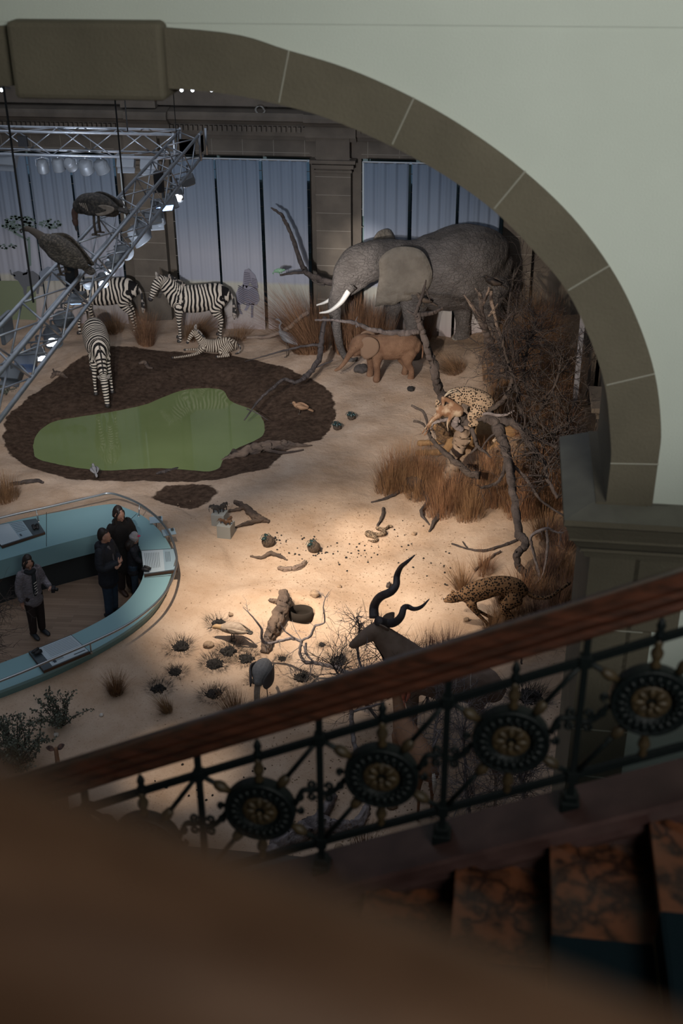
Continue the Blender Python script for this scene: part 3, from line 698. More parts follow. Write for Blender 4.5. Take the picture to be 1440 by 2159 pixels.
def printat(parent, name, polys, mt, dy=-.055, px=True):
    m = MB()
    for poly in polys:
        w_ = [P(u, v, YC+dy) for u, v in poly]; w_ = [(p[0]-parent.location.x, dy, p[2]) for p in w_]
        m.add(w_, [tuple(range(len(w_)))])
    return m.build(name, mt, parent)
# printed running zebra (faded ink on the cloth)
ink1 = mat('faded_zebra_print', (.20, .19, .23), .8); ink2 = mat('faded_zebra_stripe', (.06, .055, .075), .8)
Z = lambda pts: [(462+20+(x/3.6)+0-0, 300+y/3.6) for x, y in pts]
zb = [[(360+x/3.6, 300+y/3.6) for x, y in q] for q in [
 [(560, 968), (590, 958), (618, 985), (640, 1010), (655, 1060), (662, 1100), (650, 1120), (625, 1100), (600, 1060), (575, 1110), (560, 1080), (545, 1120), (548, 1050), (553, 1000)],
 [(545, 1080), (600, 1090), (650, 1110), (668, 1160), (672, 1200), (650, 1240), (600, 1230), (560, 1215), (520, 1240), (500, 1210), (494, 1150), (510, 1110)],
 [(498, 1200), (525, 1225), (518, 1260), (545, 1300), (540, 1310), (520, 1290), (500, 1250)],
 [(605, 1225), (635, 1225), (622, 1270), (622, 1330), (608, 1335), (612, 1270)], [(575, 1220), (610, 1225), (575, 1280), (555, 1275), (570, 1250)]]]
printat(cts[4], 'printed_zebra', zb, ink1)
st_ = []
def clipstripes():
    out = []
    for k in range(9):   # chevrons on the chest
        y = 1100+k*14; out.append([(508, y-12), (515, y-14), (560, y+12), (590, y+22), (590, y+28), (555, y+18)])
        out.append([(590, y+22), (590, y+28), (625, y+8), (660, y-6), (665, y-12), (625, y+2)])
    for k in range(8): y = 985+k*14; out.append([(556, y), (600+k*3, y+8), (600+k*3, y+13), (556, y+5)])
    for k in range(6): y = 1030+k*12; out.append([(615, y), (650, y+10), (650, y+14), (615, y+5)])
    for k in range(7): y = 1215+k*13; out.append([(502+k*3, y), (522+k*3, y+2), (522+k*3, y+7), (502+k*3, y+5)])
    for k in range(8): y = 1230+k*13; out.append([(608, y), (626, y+1), (626, y+6), (608, y+5)])
    return [[(360+x/3.6, 300+y/3.6) for x, y in q] for q in out]
printat(cts[4], 'printed_stripes', clipstripes(), ink2, -.06)
# printed buffalo and acacia on the leftmost curtains
inkb = mat('faded_buffalo_print', (.11, .115, .13), .8); inkg = mat('faded_foliage_print', (.12, .17, .15), .8); inkh = mat('faded_hills_print', (.17, .20, .25), .8); inkgr = mat('faded_grass_print', (.17, .20, .12), .8)
S2 = lambda pts: [(x/2.88, 500+y/2.88) for x, y in pts]
printat(cts[0], 'printed_buffalo', [S2(q) for q in [[(80, 215), (110, 205), (140, 215), (200, 205), (240, 235), (262, 300), (240, 300), (235, 345), (222, 345), (215, 290), (165, 300), (160, 355), (145, 350), (140, 310), (125, 290), (110, 265), (85, 250)], [(58, 200), (66, 196), (70, 218), (95, 232), (92, 240), (66, 228)], [(140, 232), (165, 225), (172, 200), (162, 196), (160, 214), (135, 222)]]], inkb)
printat(cts[0], 'printed_grass', [[(-8, 592), (75, 592), (77, 690), (-8, 690)]], inkgr, -.05)
rr = random.Random(3)
def blobs(cx, cy, rx, ry, n, s):
    out = []
    for _ in range(n):
        a = rr.uniform(0, 6.28); d = sqrt(rr.random()); x = cx+cos(a)*rx*d; y = cy+sin(a)*ry*d; q = rr.uniform(.5, 1)*s
        out.append([(x+q*cos(t)*1.6*rr.uniform(.7, 1.2), y+q*sin(t)*rr.uniform(.7, 1.2)) for t in [i*6.28/7 for i in range(7)]])
    return out
printat(cts[0], 'printed_acacia', blobs(40, 472, 36, 18, 130, 2.6)+blobs(15, 520, 20, 6, 30, 2)+[[(58, 500), (63, 500), (66, 560), (60, 562)], [(30, 488), (60, 505), (58, 508), (28, 492)]], inkg)
printat(cts[1], 'printed_acacia', blobs(105, 472, 24, 11, 60, 2.3), inkg)
printat(cts[1], 'printed_hills', [[(82, 575), (100, 562), (130, 570), (160, 578), (160, 592), (82, 592)]], inkh)
for u0, v0, v1, lab in ((461, 336, 478, 'white curtain rod in the gap beside the running zebra curtain'), (766, 340, 455, 'white curtain rod at the left edge of the right window'), (252, 335, 470, 'pale curtain rod at the right edge of the left window')):
    a = P(u0, v0, YC+.12); b_ = P(u0+ (6 if u0 < 700 else 0), v1, YC+.12); m = MB(); m.tube([a, (a[0], a[1], b_[2])], .025, 6); tag(m.build('curtain_rod', pale), lab, 'rod')
# ================================================================== STAIR AND BALUSTRADE
YS = 3.6; SL = .474; ang = math.atan(SL)
zl = lambda x, z0: z0+SL*(x+.6)       # sloped line through z0 at x=-.6
cm = MB(); XA, XB_ = -2.4, 3.0
prof = [(.10, .015), (.10, -.02), (.08, -.05), (.08, -1.2), (-.10, -1.2), (-.10, -.13), (-.125, -.12), (-.135, -.09), (-.115, -.075), (-.115, -.06), (-.14, -.05), (-.14, 0), (-.13, .015)]
cm.sweep(prof, XA, XB_, lambda x, a, b: (x, YS+a, zl(x, 7.455)+b))
m1 = bpy.data.materials.new('veined_brown_marble'); m1.use_nodes = True
def marblemat(m, c0, c1, c2, sc):
    N, L, b = nodes(m); tc = N.new('ShaderNodeTexCoord'); n = N.new('ShaderNodeTexNoise'); n.inputs['Scale'].default_value = sc*1.4; n.inputs['Detail'].default_value = 5; L.new(tc.outputs['Object'], n.inputs[0])
    ad = N.new('ShaderNodeMix'); ad.data_type = 'RGBA'; ad.blend_type = 'LINEAR_LIGHT'; ad.inputs[0].default_value = .25; L.new(tc.outputs['Object'], ad.inputs[6]); L.new(n.outputs[1], ad.inputs[7])
    v = N.new('ShaderNodeTexVoronoi'); v.feature = 'DISTANCE_TO_EDGE'; v.inputs['Scale'].default_value = sc; L.new(ad.outputs[2], v.inputs[0])
    r = N.new('ShaderNodeValToRGB'); e = r.color_ramp.elements; e[0].position = .0; e[0].color = (*c0, 1); e[1].position = .28; e[1].color = (*c2, 1); q = e.new(.07); q.color = (*c1, 1)
    L.new(v.outputs[0], r.inputs[0]); L.new(r.outputs[0], b.inputs['Base Color']); b.inputs['Roughness'].default_value = .28
marblemat(m1, (.012, .005, .004), (.032, .013, .007), (.085, .030, .014), 5)
curbm = mat('dark_red_marble_curb', (.045, .024, .022), .4, spec=.25, c2=(.025, .012, .011), scale=6)
struct(fixn(cm.build('trim_21', curbm)))
carpet = mat('dark_teal_carpet', (.004, .009, .012), .95, spec=.05, bump=.3, bscale=300)
yc0 = YS-.13; zc0 = 7.68
yC = float(G(1172, 1975, 7.85)[1])
for k_ in range(-4, 7):
    xn = -.033+.357*k_; zn = zc0+.168*k_
    t = MB(); t.box((xn+.19, (yc0+.05+1.2)/2, zn-.02), (.40, yc0+.05-1.2, .04)); t.box((xn+.03, (yc0+1.2)/2, zn-.11), (.02, yc0-1.2, .16))
    o = t.build('stair_step', m1, bevel=.005); tag(o, 'red brown veined marble stair step inside the dark balustrade', 'step', 'marble stair steps')
    q = MB(); q.box((xn+.185, (yC+1.4)/2, zn+.004), (.375, yC-1.4, .01)); q.box((xn-.006, (yC+1.4)/2, zn-.07), (.014, yC-1.4, .15)); 
    o2 = q.build('carpet_strip', carpet, o)
    q = MB(); q.tube([(xn+.345, yC+.03, zn+.02), (xn+.345, 1.3, zn+.02)], .006, 6); q.build('carpet_rod', mat('brass_rod', (.12, .09, .05), .35, .6) if k_ == -4 else bpy.data.materials['brass_rod'], o)
RAIL = thing('stair_balustrade', 'ornate iron balustrade with a polished brown wooden handrail climbing to the right', 'balustrade', (0, 0, 0))
# handrail profile (Y, Z)
hp = [(-.055, -.02), (-.062, .0), (-.055, .018), (-.05, .025), (-.062, .04), (-.07, .065), (-.062, .088), (-.05, .094), (-.055, .105), (-.05, .128), (-.03, .148), (0, .155), (.03, .148), (.05, .128), (.055, .105), (.05, .094), (.062, .088), (.07, .065), (.062, .04), (.05, .025), (.055, .018), (.062, 0), (.055, -.02)]
hm = MB(); hm.sweep(hp, -2.6, 3.2, lambda x, a, b: (x, YS+a*.9, zl(x, 8.31)+b*.82)); fixn(hm.build('handrail', wood, RAIL, True)).modifiers.new('es', 'EDGE_SPLIT')
for nm, z0 in (('top_bar', 8.165), ('bottom_bar', 7.62)):
    m = MB(); m.sweep([(-.011, -.016), (.011, -.016), (.011, .016), (-.011, .016)], -2.6, 3.2, lambda x, a, b: (x, YS+a, zl(x, z0)+b)); fixn(m.build(nm, iron, RAIL))
posts = [-2.1, -1.604, -1.104, -.602, -.106, .386, .884, 1.38]
XZ = lambda x, dz: (x, YS, zl(x, 7.62)+dz)
for x in posts:
    m = MB(); m.box((x, YS, (zl(x, 7.47)+zl(x, 8.30))/2), (.026, .026, zl(x, 8.30)-zl(x, 7.47))); m.box((x, YS, zl(x, 8.165)), (.045, .04, .05)); m.box((x, YS, zl(x, 7.62)), (.045, .04, .05)); p_ = m.build('post', iron, RAIL, bevel=.003)
    m = MB(); z = zl(x, 7.455); m.box((x, YS, z+.02), (.075, .075, .06)); m.box((x, YS, z+.06), (.055, .055, .04)); m.build('foot', iron, p_, bevel=.006)
def curl(m, c, r, a0, turns, sgn, rad=.009):
    pts = []; n_ = 16
    for i in range(n_+1):
        t_ = i/n_; a = a0+sgn*turns*2*pi*t_; rr_ = r*(1-.75*t_); pts.append((c[0]+cos(a)*rr_, YS, c[2]+sin(a)*rr_))
    m.tube(pts, [rad*(1-.5*i/n_) for i in range(n_+1)], 6); m.ball(pts[-1], rad*1.2, 6)
for i in range(len(posts)-1):
    xc = (posts[i]+posts[i+1])/2; zc = zl(xc, 7.893); c = Vector((xc, YS, zc))
    m = MB(); R0 = .148
    m.lathe([(R0*.55, -.016), (R0*.60, -.028), (R0*.80, -.034), (R0*.9, -.03), (R0*.93, -.036), (R0*.985, -.034), (R0, -.022), (R0, .022), (R0*.95, .034), (R0*.6, .028), (R0*.55, .016), (R0*.5, -.01)], c=c, n=40, axis='Y')
    for a in range(22):
        an = a*2*pi/22; m.ball(c+Vector((cos(an)*R0*.74, -.034, sin(an)*R0*.74)), (.014, .012, .02), 8, Matrix.Rotation(-(an-pi/2), 3, 'Y'))
        m.ball(c+Vector((cos(an+.14)*R0*.62, -.03, sin(an+.14)*R0*.62)), (.008, .01, .012), 6)
    md = m.build('medallion', iron, RAIL, True)
    m = MB(); m.lathe([(.074, -.006), (.072, -.02), (.066, -.026), (.05, -.018), (.02, -.02), (.02, .02), (.07, .02), (.074, .006)], c=c, n=32, axis='Y')
    for a in range(8):
        an = a*2*pi/8; m.ball(c+Vector((cos(an)*.042, -.024, sin(an)*.042)), (.026, .010, .013), 8, Matrix.Rotation(-an, 3, 'Y'))
    m.ball(c+Vector((0, -.036, 0)), .013, 10); m.build('rosette', gold, md, True)
    for s in (1, -1):
        m = MB(); z0 = zc+s*R0*.95; z1 = zl(xc, 8.165 if s > 0 else 7.62); L_ = z1-z0
        m.lathe([(.010, z0), (.022, z0+L_*.12), (.013, z0+L_*.25), (.023, z0+L_*.45), (.024, z0+L_*.55), (.013, z0+L_*.72), (.018, z0+L_*.85), (.010, z1)], c=(xc, YS, 0), n=10); m.build('turned_spindle', gold, RAIL, True)
        if s > 0:
            m = MB(); m.lathe([(.016, z1), (.02, z1+.02), (.012, z1+.035), (.018, z1+.055), (.010, z1+.08), (.003, z1+.09)], c=(xc, YS, 0), n=10); m.build('finial', iron, RAIL, True)
    for px_, zz in ((posts[i], 8.165), (posts[i+1], 8.165), (posts[i], 7.62), (posts[i+1], 7.62)):
        q = Vector((px_, YS, zl(px_, zz))); d = (c-q); ln = d.length; d.normalize(); e_ = c-d*(R0+.0)
        m = MB(); m.tube([q, e_], .011, 8); br = m.build('diagonal_bar', iron, RAIL, True)
        m = MB(); m.tube([e_-d*.075, e_-d*.06, e_-d*.035, e_-d*.02, e_], [.010, .02, .024, .018, .012], 8); m.build('gilt_bud', gold, br, True)
    for px_, s in ((posts[i], 1), (posts[i+1], -1)):
        m = MB(); xm = px_; zm = zl(px_, 7.893); pts = [(xm, YS, zm-.01*s), (xm+s*.04, YS, zm-.012*s+SL*s*.02), (xm+s*.075, YS, zm+SL*s*.04+.012), (c.x-s*R0, YS, c.z-SL*s*R0*.6)]
        m.tube(cr(pts, 4), .012, 6)
        for v_ in (1, -1):
            curl(m, (xm+s*.03, YS, zm+v_*.035), .022, -v_*pi/2, .8, v_*s); curl(m, (c.x-s*(R0+.015), YS, c.z-s*SL*R0*.6+v_*.04), .018, -v_*pi/2, .8, -v_*s)
        m.build('scrollwork', iron, RAIL, True)
# near handrail, right in front of the photographer
A = CAM+ray(-260, 1870)*.42; B = CAM+ray(1700, 2610)*.42
nr = thing('near_handrail', 'blurred brown handrail sloping across the bottom left corner close to the viewer', 'handrail', A); d = Vector(B-A); d.normalize(); up = Vector((0, 0, 1)); up = (up-d*up.dot(d)).normalized(); sd = d.cross(up)
prof = [(-.035, -.05), (-.045, -.03), (-.038, -.012), (-.046, .0), (-.05, .015), (-.043, .03), (-.034, .045), (-.015, .055), (.015, .055), (.034, .045), (.043, .03), (.05, .015), (.046, 0), (.038, -.012), (.045, -.03), (.035, -.05)]
m = MB(); Ln = (Vector(B)-Vector(A)).length
m.sweep(prof, -.5, Ln+.3, lambda x, a, b: d*x+sd*a+up*b); fixn(m.build('rail_body', mat('worn_handrail_wood', (.085, .045, .026), .6, spec=.12, c2=(.045, .022, .012), scale=6, stretch=(1, 8, 8)), nr, True))
m = MB(); m.sweep([(-.028, -.05), (-.028, -.085), (.028, -.085), (.028, -.05)], -.5, Ln+.3, lambda x, a, b: d*x+sd*a+up*b); fixn(m.build('under_rail', mat('dark_under_rail', (.03, .012, .006), .5), nr))
# ================================================================== LIVING SHAPES: chains -> one continuous skin
def blob(name, chains, mt, parent=None, voxel=.02, smooth=6, phase=None, extra=None, loc=None, rot=None, disp=None, sfac=.5):
    """chains: list of rows (x,y,z,ra[,rb]) swept as rounded tubes, fused by voxel remesh.
       ra = half width sideways, rb = half height"""
    m = MB(); samples = []
    for ci, ch in enumerate(chains):
        ch = [list(r)+([r[3]] if len(r) == 4 else []) for r in ch]
        q = cr(ch, 5) if len(ch) > 1 else np.array(ch)
        q[:, 3:] = np.maximum(q[:, 3:], voxel*.6)
        if len(q) == 1: m.ball(q[0, :3], (q[0, 3], q[0, 3], q[0, 4]), 14); samples.append((q, np.zeros(1))); continue
        a, b = q[0], q[-1]; d0 = a[:3]-q[1][:3]; d0 = d0/np.linalg.norm(d0); d1 = b[:3]-q[-2][:3]; d1 = d1/np.linalg.norm(d1)
        pre = [np.r_[a[:3]+d0*min(a[3], a[4])*f, a[3]*g, a[4]*g] for f, g in ((.85, .45), (.5, .82))]
        post = [np.r_[b[:3]+d1*min(b[3], b[4])*f, b[3]*g, b[4]*g] for f, g in ((.5, .82), (.85, .45))]
        rows = np.array(pre+list(q)+post)
        tn = q[-1, :3]-q[0, :3]; ref = (0, 1, 0) if abs(tn[1]) < .85*np.linalg.norm(tn) else (1, 0, 0)
        m.tube(rows[:, :3], [tuple(r) for r in rows[:, 3:]], 16, ref=ref)
        samples.append((q, np.r_[0, np.cumsum(np.linalg.norm(np.diff(q[:, :3], axis=0), axis=1))]))
    if extra: extra(m)
    o = m.build('tmp_blob', mt)
    fixn(o)
    r = o.modifiers.new('r', 'REMESH'); r.mode = 'VOXEL'; r.voxel_size = voxel; r.use_smooth_shade = True
    s = o.modifiers.new('s', 'SMOOTH'); s.iterations = smooth; s.factor = sfac
    if disp:
        tx = bpy.data.textures.new('t', 'CLOUDS'); tx.noise_scale = disp[1]; dm = o.modifiers.new('d', 'DISPLACE'); dm.texture = tx; dm.strength = disp[0]; dm.mid_level = .5
    dg = bpy.context.evaluated_depsgraph_get(); me = bpy.data.meshes.new_from_object(o.evaluated_get(dg))
    old = o.data; bpy.data.objects.remove(o); bpy.data.meshes.remove(old)
    me.name = name; me.materials.clear(); me.materials.append(mt)
    nv = len(me.vertices); co = np.empty(nv*3); me.vertices.foreach_get('co', co); co = co.reshape(-1, 3)
    if phase is not None:
        num = np.zeros(nv); den = np.zeros(nv)+1e-12; lim = np.zeros(nv)+1e-9; lw = np.zeros(nv)+1e-12
        for ci, (q, ln) in enumerate(samples):
            if phase[ci] is None: continue
            off, k, leg = phase[ci]
            d = np.linalg.norm((co[:, None, :]-q[None, :, :3])/np.maximum(q[None, :, 3:4], .03), axis=2); j = d.argmin(1); dm_ = d[np.arange(nv), j]
            # sub-sample projection for a smooth phase
            j0 = np.clip(j, 0, len(q)-2); best = None
            for jj in (np.clip(j-1, 0, len(q)-2), j0):
                A = q[jj, :3]; B = q[jj+1, :3]; tu = ((co-A)*(B-A)).sum(1)/((B-A)**2).sum(1); t = np.clip(tu, 0, 1); dd = np.linalg.norm(co-A-(B-A)*t[:, None], axis=1); tu = np.where((jj == 0) & (tu < 0), np.maximum(tu, -6), np.where((jj == len(q)-2) & (tu > 1), np.minimum(tu, 6), t)); ph = ln[jj]+tu*(ln[jj+1]-ln[jj])
                if best is None: best = (dd, ph)
                else: c_ = dd < best[0]; best = (np.where(c_, dd, best[0]), np.where(c_, ph, best[1]))
            w_ = np.exp(-6*dm_)
            num += w_*(off+k*best[1]); den += w_; lim += w_*leg; lw += w_
        a = me.attributes.new('ph', 'FLOAT', 'POINT'); a.data.foreach_set('value', num/den)
        a = me.attributes.new('leg', 'FLOAT', 'POINT'); a.data.foreach_set('value', lim/lw)
    me.polygons.foreach_set('use_smooth', [True]*len(me.polygons)); me.update()
    ob = bpy.data.objects.new(name, me); COL.objects.link(ob)
    if parent is not None: ob.parent = parent
    if loc is not None: ob.location = tuple(map(float, loc))
    if rot is not None: ob.rotation_euler = rot
    return ob
def mir(rows, s): return [(r[0], r[1]*s, *r[2:]) for r in rows]
def shell(name, outline, thick, mt, parent, curve=None, sub=2, loc=None, rot=None):
    """thin leaf-like solid (ear, wing, fin): outline of 3D points fanned round its centre, given thickness"""
    pts = cr([list(p) for p in outline]+[list(outline[0])], 4)[:-1]; c = pts.mean(0); vs = []; fs = []; n_ = len(pts); rings = [1, .8, .55, .3]
    for ri, k_ in enumerate(rings):
        for p in pts:
            q = c+(p-c)*k_
            if curve is not None: q = q+np.array(curve)*(1-k_*k_)
            vs.append(q)
    vs.append(c+(np.array(curve) if curve is not None else 0))
    for ri in range(len(rings)-1):
        for i in range(n_): fs.append((ri*n_+i, ri*n_+(i+1) % n_, (ri+1)*n_+(i+1) % n_, (ri+1)*n_+i))
    for i in range(n_): fs.append(((len(rings)-1)*n_+i, (len(rings)-1)*n_+(i+1) % n_, len(rings)*n_))
    m = MB(); m.add(vs, fs); o = m.build(name, mt, parent, True, loc=loc)
    s = o.modifiers.new('solid', 'SOLIDIFY'); s.thickness = thick; s.offset = 0
    if rot is not None: o.rotation_euler = rot
    return o

# ---- coats
def stripe_mat(name, freq, dark=(.012, .010, .010), light=(.60, .52, .43), duty=.52, warp=.35):
    m = bpy.data.materials.new(name); m.use_nodes = True; N, L, b = nodes(m); b.inputs['Roughness'].default_value = .75; b.inputs['Specular IOR Level'].default_value = .2
    a = N.new('ShaderNodeAttribute'); a.attribute_name = 'ph'; tc = N.new('ShaderNodeTexCoord'); n = N.new('ShaderNodeTexNoise'); n.inputs['Scale'].default_value = 3.2; n.inputs['Detail'].default_value = 1.5; L.new(tc.outputs['Object'], n.inputs[0])
    k = N.new('ShaderNodeMath'); k.operation = 'MULTIPLY'; k.inputs[1].default_value = freq*6.2832; L.new(a.outputs['Fac'], k.inputs[0])
    k2 = N.new('ShaderNodeMath'); k2.operation = 'MULTIPLY_ADD'; k2.inputs[1].default_value = warp*freq*2.0; L.new(n.outputs[0], k2.inputs[0]); L.new(k.outputs[0], k2.inputs[2])
    s = N.new('ShaderNodeMath'); s.operation = 'SINE'; L.new(k2.outputs[0], s.inputs[0])
    r = N.new('ShaderNodeValToRGB'); e = r.color_ramp.elements; e[0].position = duty-.06; e[0].color = (*light, 1); e[1].position = duty+.06; e[1].color = (*dark, 1)
    mr = N.new('ShaderNodeMapRange'); mr.inputs[1].default_value = -1; mr.inputs[2].default_value = 1; L.new(s.outputs[0], mr.inputs[0]); L.new(mr.outputs[0], r.inputs[0]); L.new(r.outputs[0], b.inputs['Base Color']); return m
def spot_mat(name, base, dark, scale, size=.32, pale=None, ros=False):
    m = bpy.data.materials.new(name); m.use_nodes = True; N, L, b = nodes(m); b.inputs['Roughness'].default_value = .8; b.inputs['Specular IOR Level'].default_value = .15
    tc = N.new('ShaderNodeTexCoord'); v = N.new('ShaderNodeTexVoronoi'); v.inputs['Scale'].default_value = scale; v.inputs['Randomness'].default_value = .75; L.new(tc.outputs['Object'], v.inputs[0])
    r = N.new('ShaderNodeValToRGB'); e = r.color_ramp.elements; e[0].position = size-.05; e[0].color = (*dark, 1); e[1].position = size+.05; e[1].color = (*base, 1)
    if ros: e[0].position = size*.42; e[0].color = (*[c*.75 for c in base], 1); q = e.new(size*.55); q.color = (*dark, 1); q = e.new(size*.95); q.color = (*dark, 1)
    L.new(v.outputs['Distance'], r.inputs[0]); L.new(r.outputs[0], b.inputs['Base Color']); return m
zebm = stripe_mat('zebra_coat', 11.0)
zebc = stripe_mat('foal_coat', 16.0, dark=(.05, .03, .02), light=(.50, .42, .33))
blackhair = mat('black_mane_hair', (.015, .013, .013), .8)
hoofm = mat('dark_hoof', (.035, .03, .028), .5)
muzz = mat('dark_muzzle_skin', (.03, .025, .025), .6)
eyem = mat('dark_glass_eye', (.008, .006, .005), .1)
elem = mat('grey_elephant_hide', (.080, .067, .059), .88, c2=(.15, .13, .118), scale=1.6, bump=2.4, bscale=11)
eleb = mat('brown_elephant_calf_hide', (.15, .075, .040), .9, c2=(.22, .12, .068), scale=5, bump=.9, bscale=35)
def hide(m):
    N, L, b = nodes(m); tc = [n for n in N if n.type == 'TEX_COORD'][0]; bp = [n for n in N if n.type == 'BUMP'][0]; nzb = bp.inputs['Height'].links[0].from_node
    ds = N.new('ShaderNodeMix'); ds.data_type = 'RGBA'; ds.blend_type = 'LINEAR_LIGHT'; ds.inputs[0].default_value = .06; L.new(tc.outputs['Object'], ds.inputs[6]); L.new(nzb.outputs[1], ds.inputs[7])
    mp = N.new('ShaderNodeMapping'); mp.inputs['Scale'].default_value = (1, 1, 1.9); L.new(ds.outputs[2], mp.inputs[0])
    v = N.new('ShaderNodeTexVoronoi'); v.feature = 'DISTANCE_TO_EDGE'; v.inputs['Scale'].default_value = 7; L.new(mp.outputs[0], v.inputs[0])
    r = N.new('ShaderNodeMapRange'); r.inputs[2].default_value = .12; L.new(v.outputs[0], r.inputs[0]); ad = N.new('ShaderNodeMath'); ad.operation = 'MULTIPLY_ADD'; ad.inputs[1].default_value = .22; L.new(r.outputs[0], ad.inputs[0]); L.new(nzb.outputs[0], ad.inputs[2]); L.new(ad.outputs[0], bp.inputs['Height'])
hide(elem)
earm = mat('elephant_ear_hide', (.15, .125, .098), .9, c2=(.20, .17, .135), scale=4, bump=2.0, bscale=9)
ivory = mat('ivory', (.78, .74, .68), .4)
lionm = mat('tawny_lion_coat', (.27, .16, .075), .85, c2=(.22, .125, .055), scale=14)
manem = mat('lion_mane', (.09, .05, .028), .9, c2=(.2, .12, .06), scale=26, bump=1)
cheem = spot_mat('cheetah_coat', (.20, .115, .062), (.014, .010, .008), 27, .44)
leom = spot_mat('leopard_coat', (.36, .265, .19), (.02, .015, .012), 26, .40, ros=False)
tanm = mat('antelope_tan_coat', (.27, .14, .08), .8, c2=(.22, .115, .062), scale=7)
kudm = mat('kudu_grey_brown_coat', (.19, .13, .10), .85, c2=(.27, .20, .165), scale=6)
whitef = mat('white_fur', (.6, .55, .5), .8)
hornm = mat('dark_spiral_horn', (.055, .046, .055), .5, c2=(.09, .075, .075), scale=10, bump=.5, bscale=50)

def mane(parent, pts, h, mt, name='mane', w=.018, n=70):
    m = MB(); q = cr([list(p) for p in pts], 12)
    for i in range(n):
        k_ = i/(n-1)*(len(q)-1.001); a = int(k_); p = q[a]+(q[a+1]-q[a])*(k_-a); t = Vector(q[a+1]-q[a]).normalized(); nm = Vector((0, 1, 0)).cross(t); nm = nm if nm.z > 0 or nm.x < 0 else -nm
        if nm.z < 0: nm = -nm
        hh = h*(.8+.3*random.random())*(1 if 3 < i < n-4 else .6)
        for s in (-1, 0, 1):
            b0 = Vector(p)+Vector((0, s*w*.6, 0)); m.tube([b0-nm*h*.3, b0+nm*hh+t*.01*random.uniform(-1, 1)], [w*.55, w*.15], 4)
    return m.build(name, mt, parent)
def eyes(parent, c, dy, r=.016):
    for s in (-1, 1):
        m = MB(); m.ball((c[0], s*dy, c[2]), r, 8); m.build('eye', eyem, parent, True)
def zebra(label, loc, rz, neck, head, scale=1.0, legs=None, coat=None, bodyoff=None, tail=None, lying=None, cat='zebra', group=None):
    t = thing('zebra', label, cat, loc, rz, scale=scale, group=group); coat = coat or zebm
    body = [(-.66, 0, 1.02, .17, .20), (-.50, 0, 1.03, .26, .28), (-.15, 0, .98, .29, .32), (.2, 0, .98, .27, .32), (.45, 0, 1.03, .20, .27)]
    L0 = legs or dict(fl=[(.40, .13, .86, .10, .13), (.42, .14, .62, .062, .075), (.43, .14, .42, .046), (.42, .14, .22, .032), (.43, .14, .07, .038), (.45, .14, .03, .045)],
        fr=None, hl=[(-.50, .15, .95, .13, .20), (-.42, .16, .72, .09, .13), (-.54, .15, .48, .045, .062), (-.52, .15, .25, .034), (-.50, .15, .08, .038), (-.48, .15, .03, .045)], hr=None)
    fl = L0['fl']; fr_ = L0['fr'] or mir(fl, -1); hl = L0['hl']; hr = L0['hr'] or mir(hl, -1)
    ch = [body, neck, head, fl, fr_, hl, hr]
    bo = [0, 1.15, 1.9, .35, .35, .2, .2]
    o = blob('body', ch, coat, t, .016 if scale > .7 else .02, 5, phase=[(0, 1, 0), (1.12, 1, 0), (2.0, 1.5, 0), (.9, 1.25, 1), (.9, 1.25, 1), (.1, 1.25, 1), (.1, 1.25, 1)])
    hd = np.array(head[-1][:3]); h0 = np.array(head[0][:3]); hv = (hd-h0)/np.linalg.norm(hd-h0)
    m = MB(); m.ball(hd+hv*.02, (.062, .058, .058), 10); m.build('muzzle', muzz, t, True)
    # mane along top of neck
    N0 = [np.array(q[:3]) for q in neck]; off = []
    for i, q in enumerate(neck):
        tn = N0[min(i+1, len(N0)-1)]-N0[max(i-1, 0)]; nm = np.array([-tn[2], 0, tn[0]]); nm = nm/np.linalg.norm(nm); nm = nm if nm[2] > -.2 else -nm
        off.append(N0[i]+nm*(q[4] if len(q) > 4 else q[3])*.95)
    mane(t, off, .085, zebmane, 'mane')
    # ears
    side = np.array([0, 1, 0]); upv = np.cross(hv, side); upv = upv if upv[2] > 0 or upv[0] < 0 else -upv
    for s in (-1, 1):
        b = h0+hv*.02+side*s*.06+upv*.05; tip = b+upv*.12+side*s*.08-hv*.06
        w_ = hv*.035; o_ = shell('ear', [b-w_, b+(tip-b)*.5-w_*1.3, tip, b+(tip-b)*.5+w_*1.3, b+w_], .012, earzeb, t, curve=side*s*.012)
        m = MB(); m.ball(h0+(hd-h0)*.3+side*s*.072+upv*.035, .017, 8); m.build('eye', eyem, t, True)
    for lg, nm in ((fl, 'hoof'), (fr_, 'hoof'), (hl, 'hoof'), (hr, 'hoof')):
        p = lg[-1]; m = MB(); m.lathe([(.05, -.0), (.052, .02), (.04, .06), (.03, .065)], c=(p[0]+.01, p[1], max(0, p[2]-.03)), n=10); m.build('hoof', hoofm, t, True)
    tl = tail or [(-.80, 0, 1.05), (-.86, 0, .9), (-.87, .02, .6), (-.86, .02, .42)]
    m = MB(); m.tube(cr([list(p) for p in tl], 4), [.03]*5+[.03, .035, .045, .05, .05, .045, .03, .012][:len(cr([list(p) for p in tl], 4))-5], 7); m.build('tail', zebmane, t, True)
    return t
zebmane = mat('black_white_mane', (.02, .018, .018), .8, c2=(.35, .30, .26), scale=13, contrast=(.52, .56), detail=1)
earzeb = mat('zebra_ear', (.5, .44, .38), .8, c2=(.05, .04, .04), scale=12)
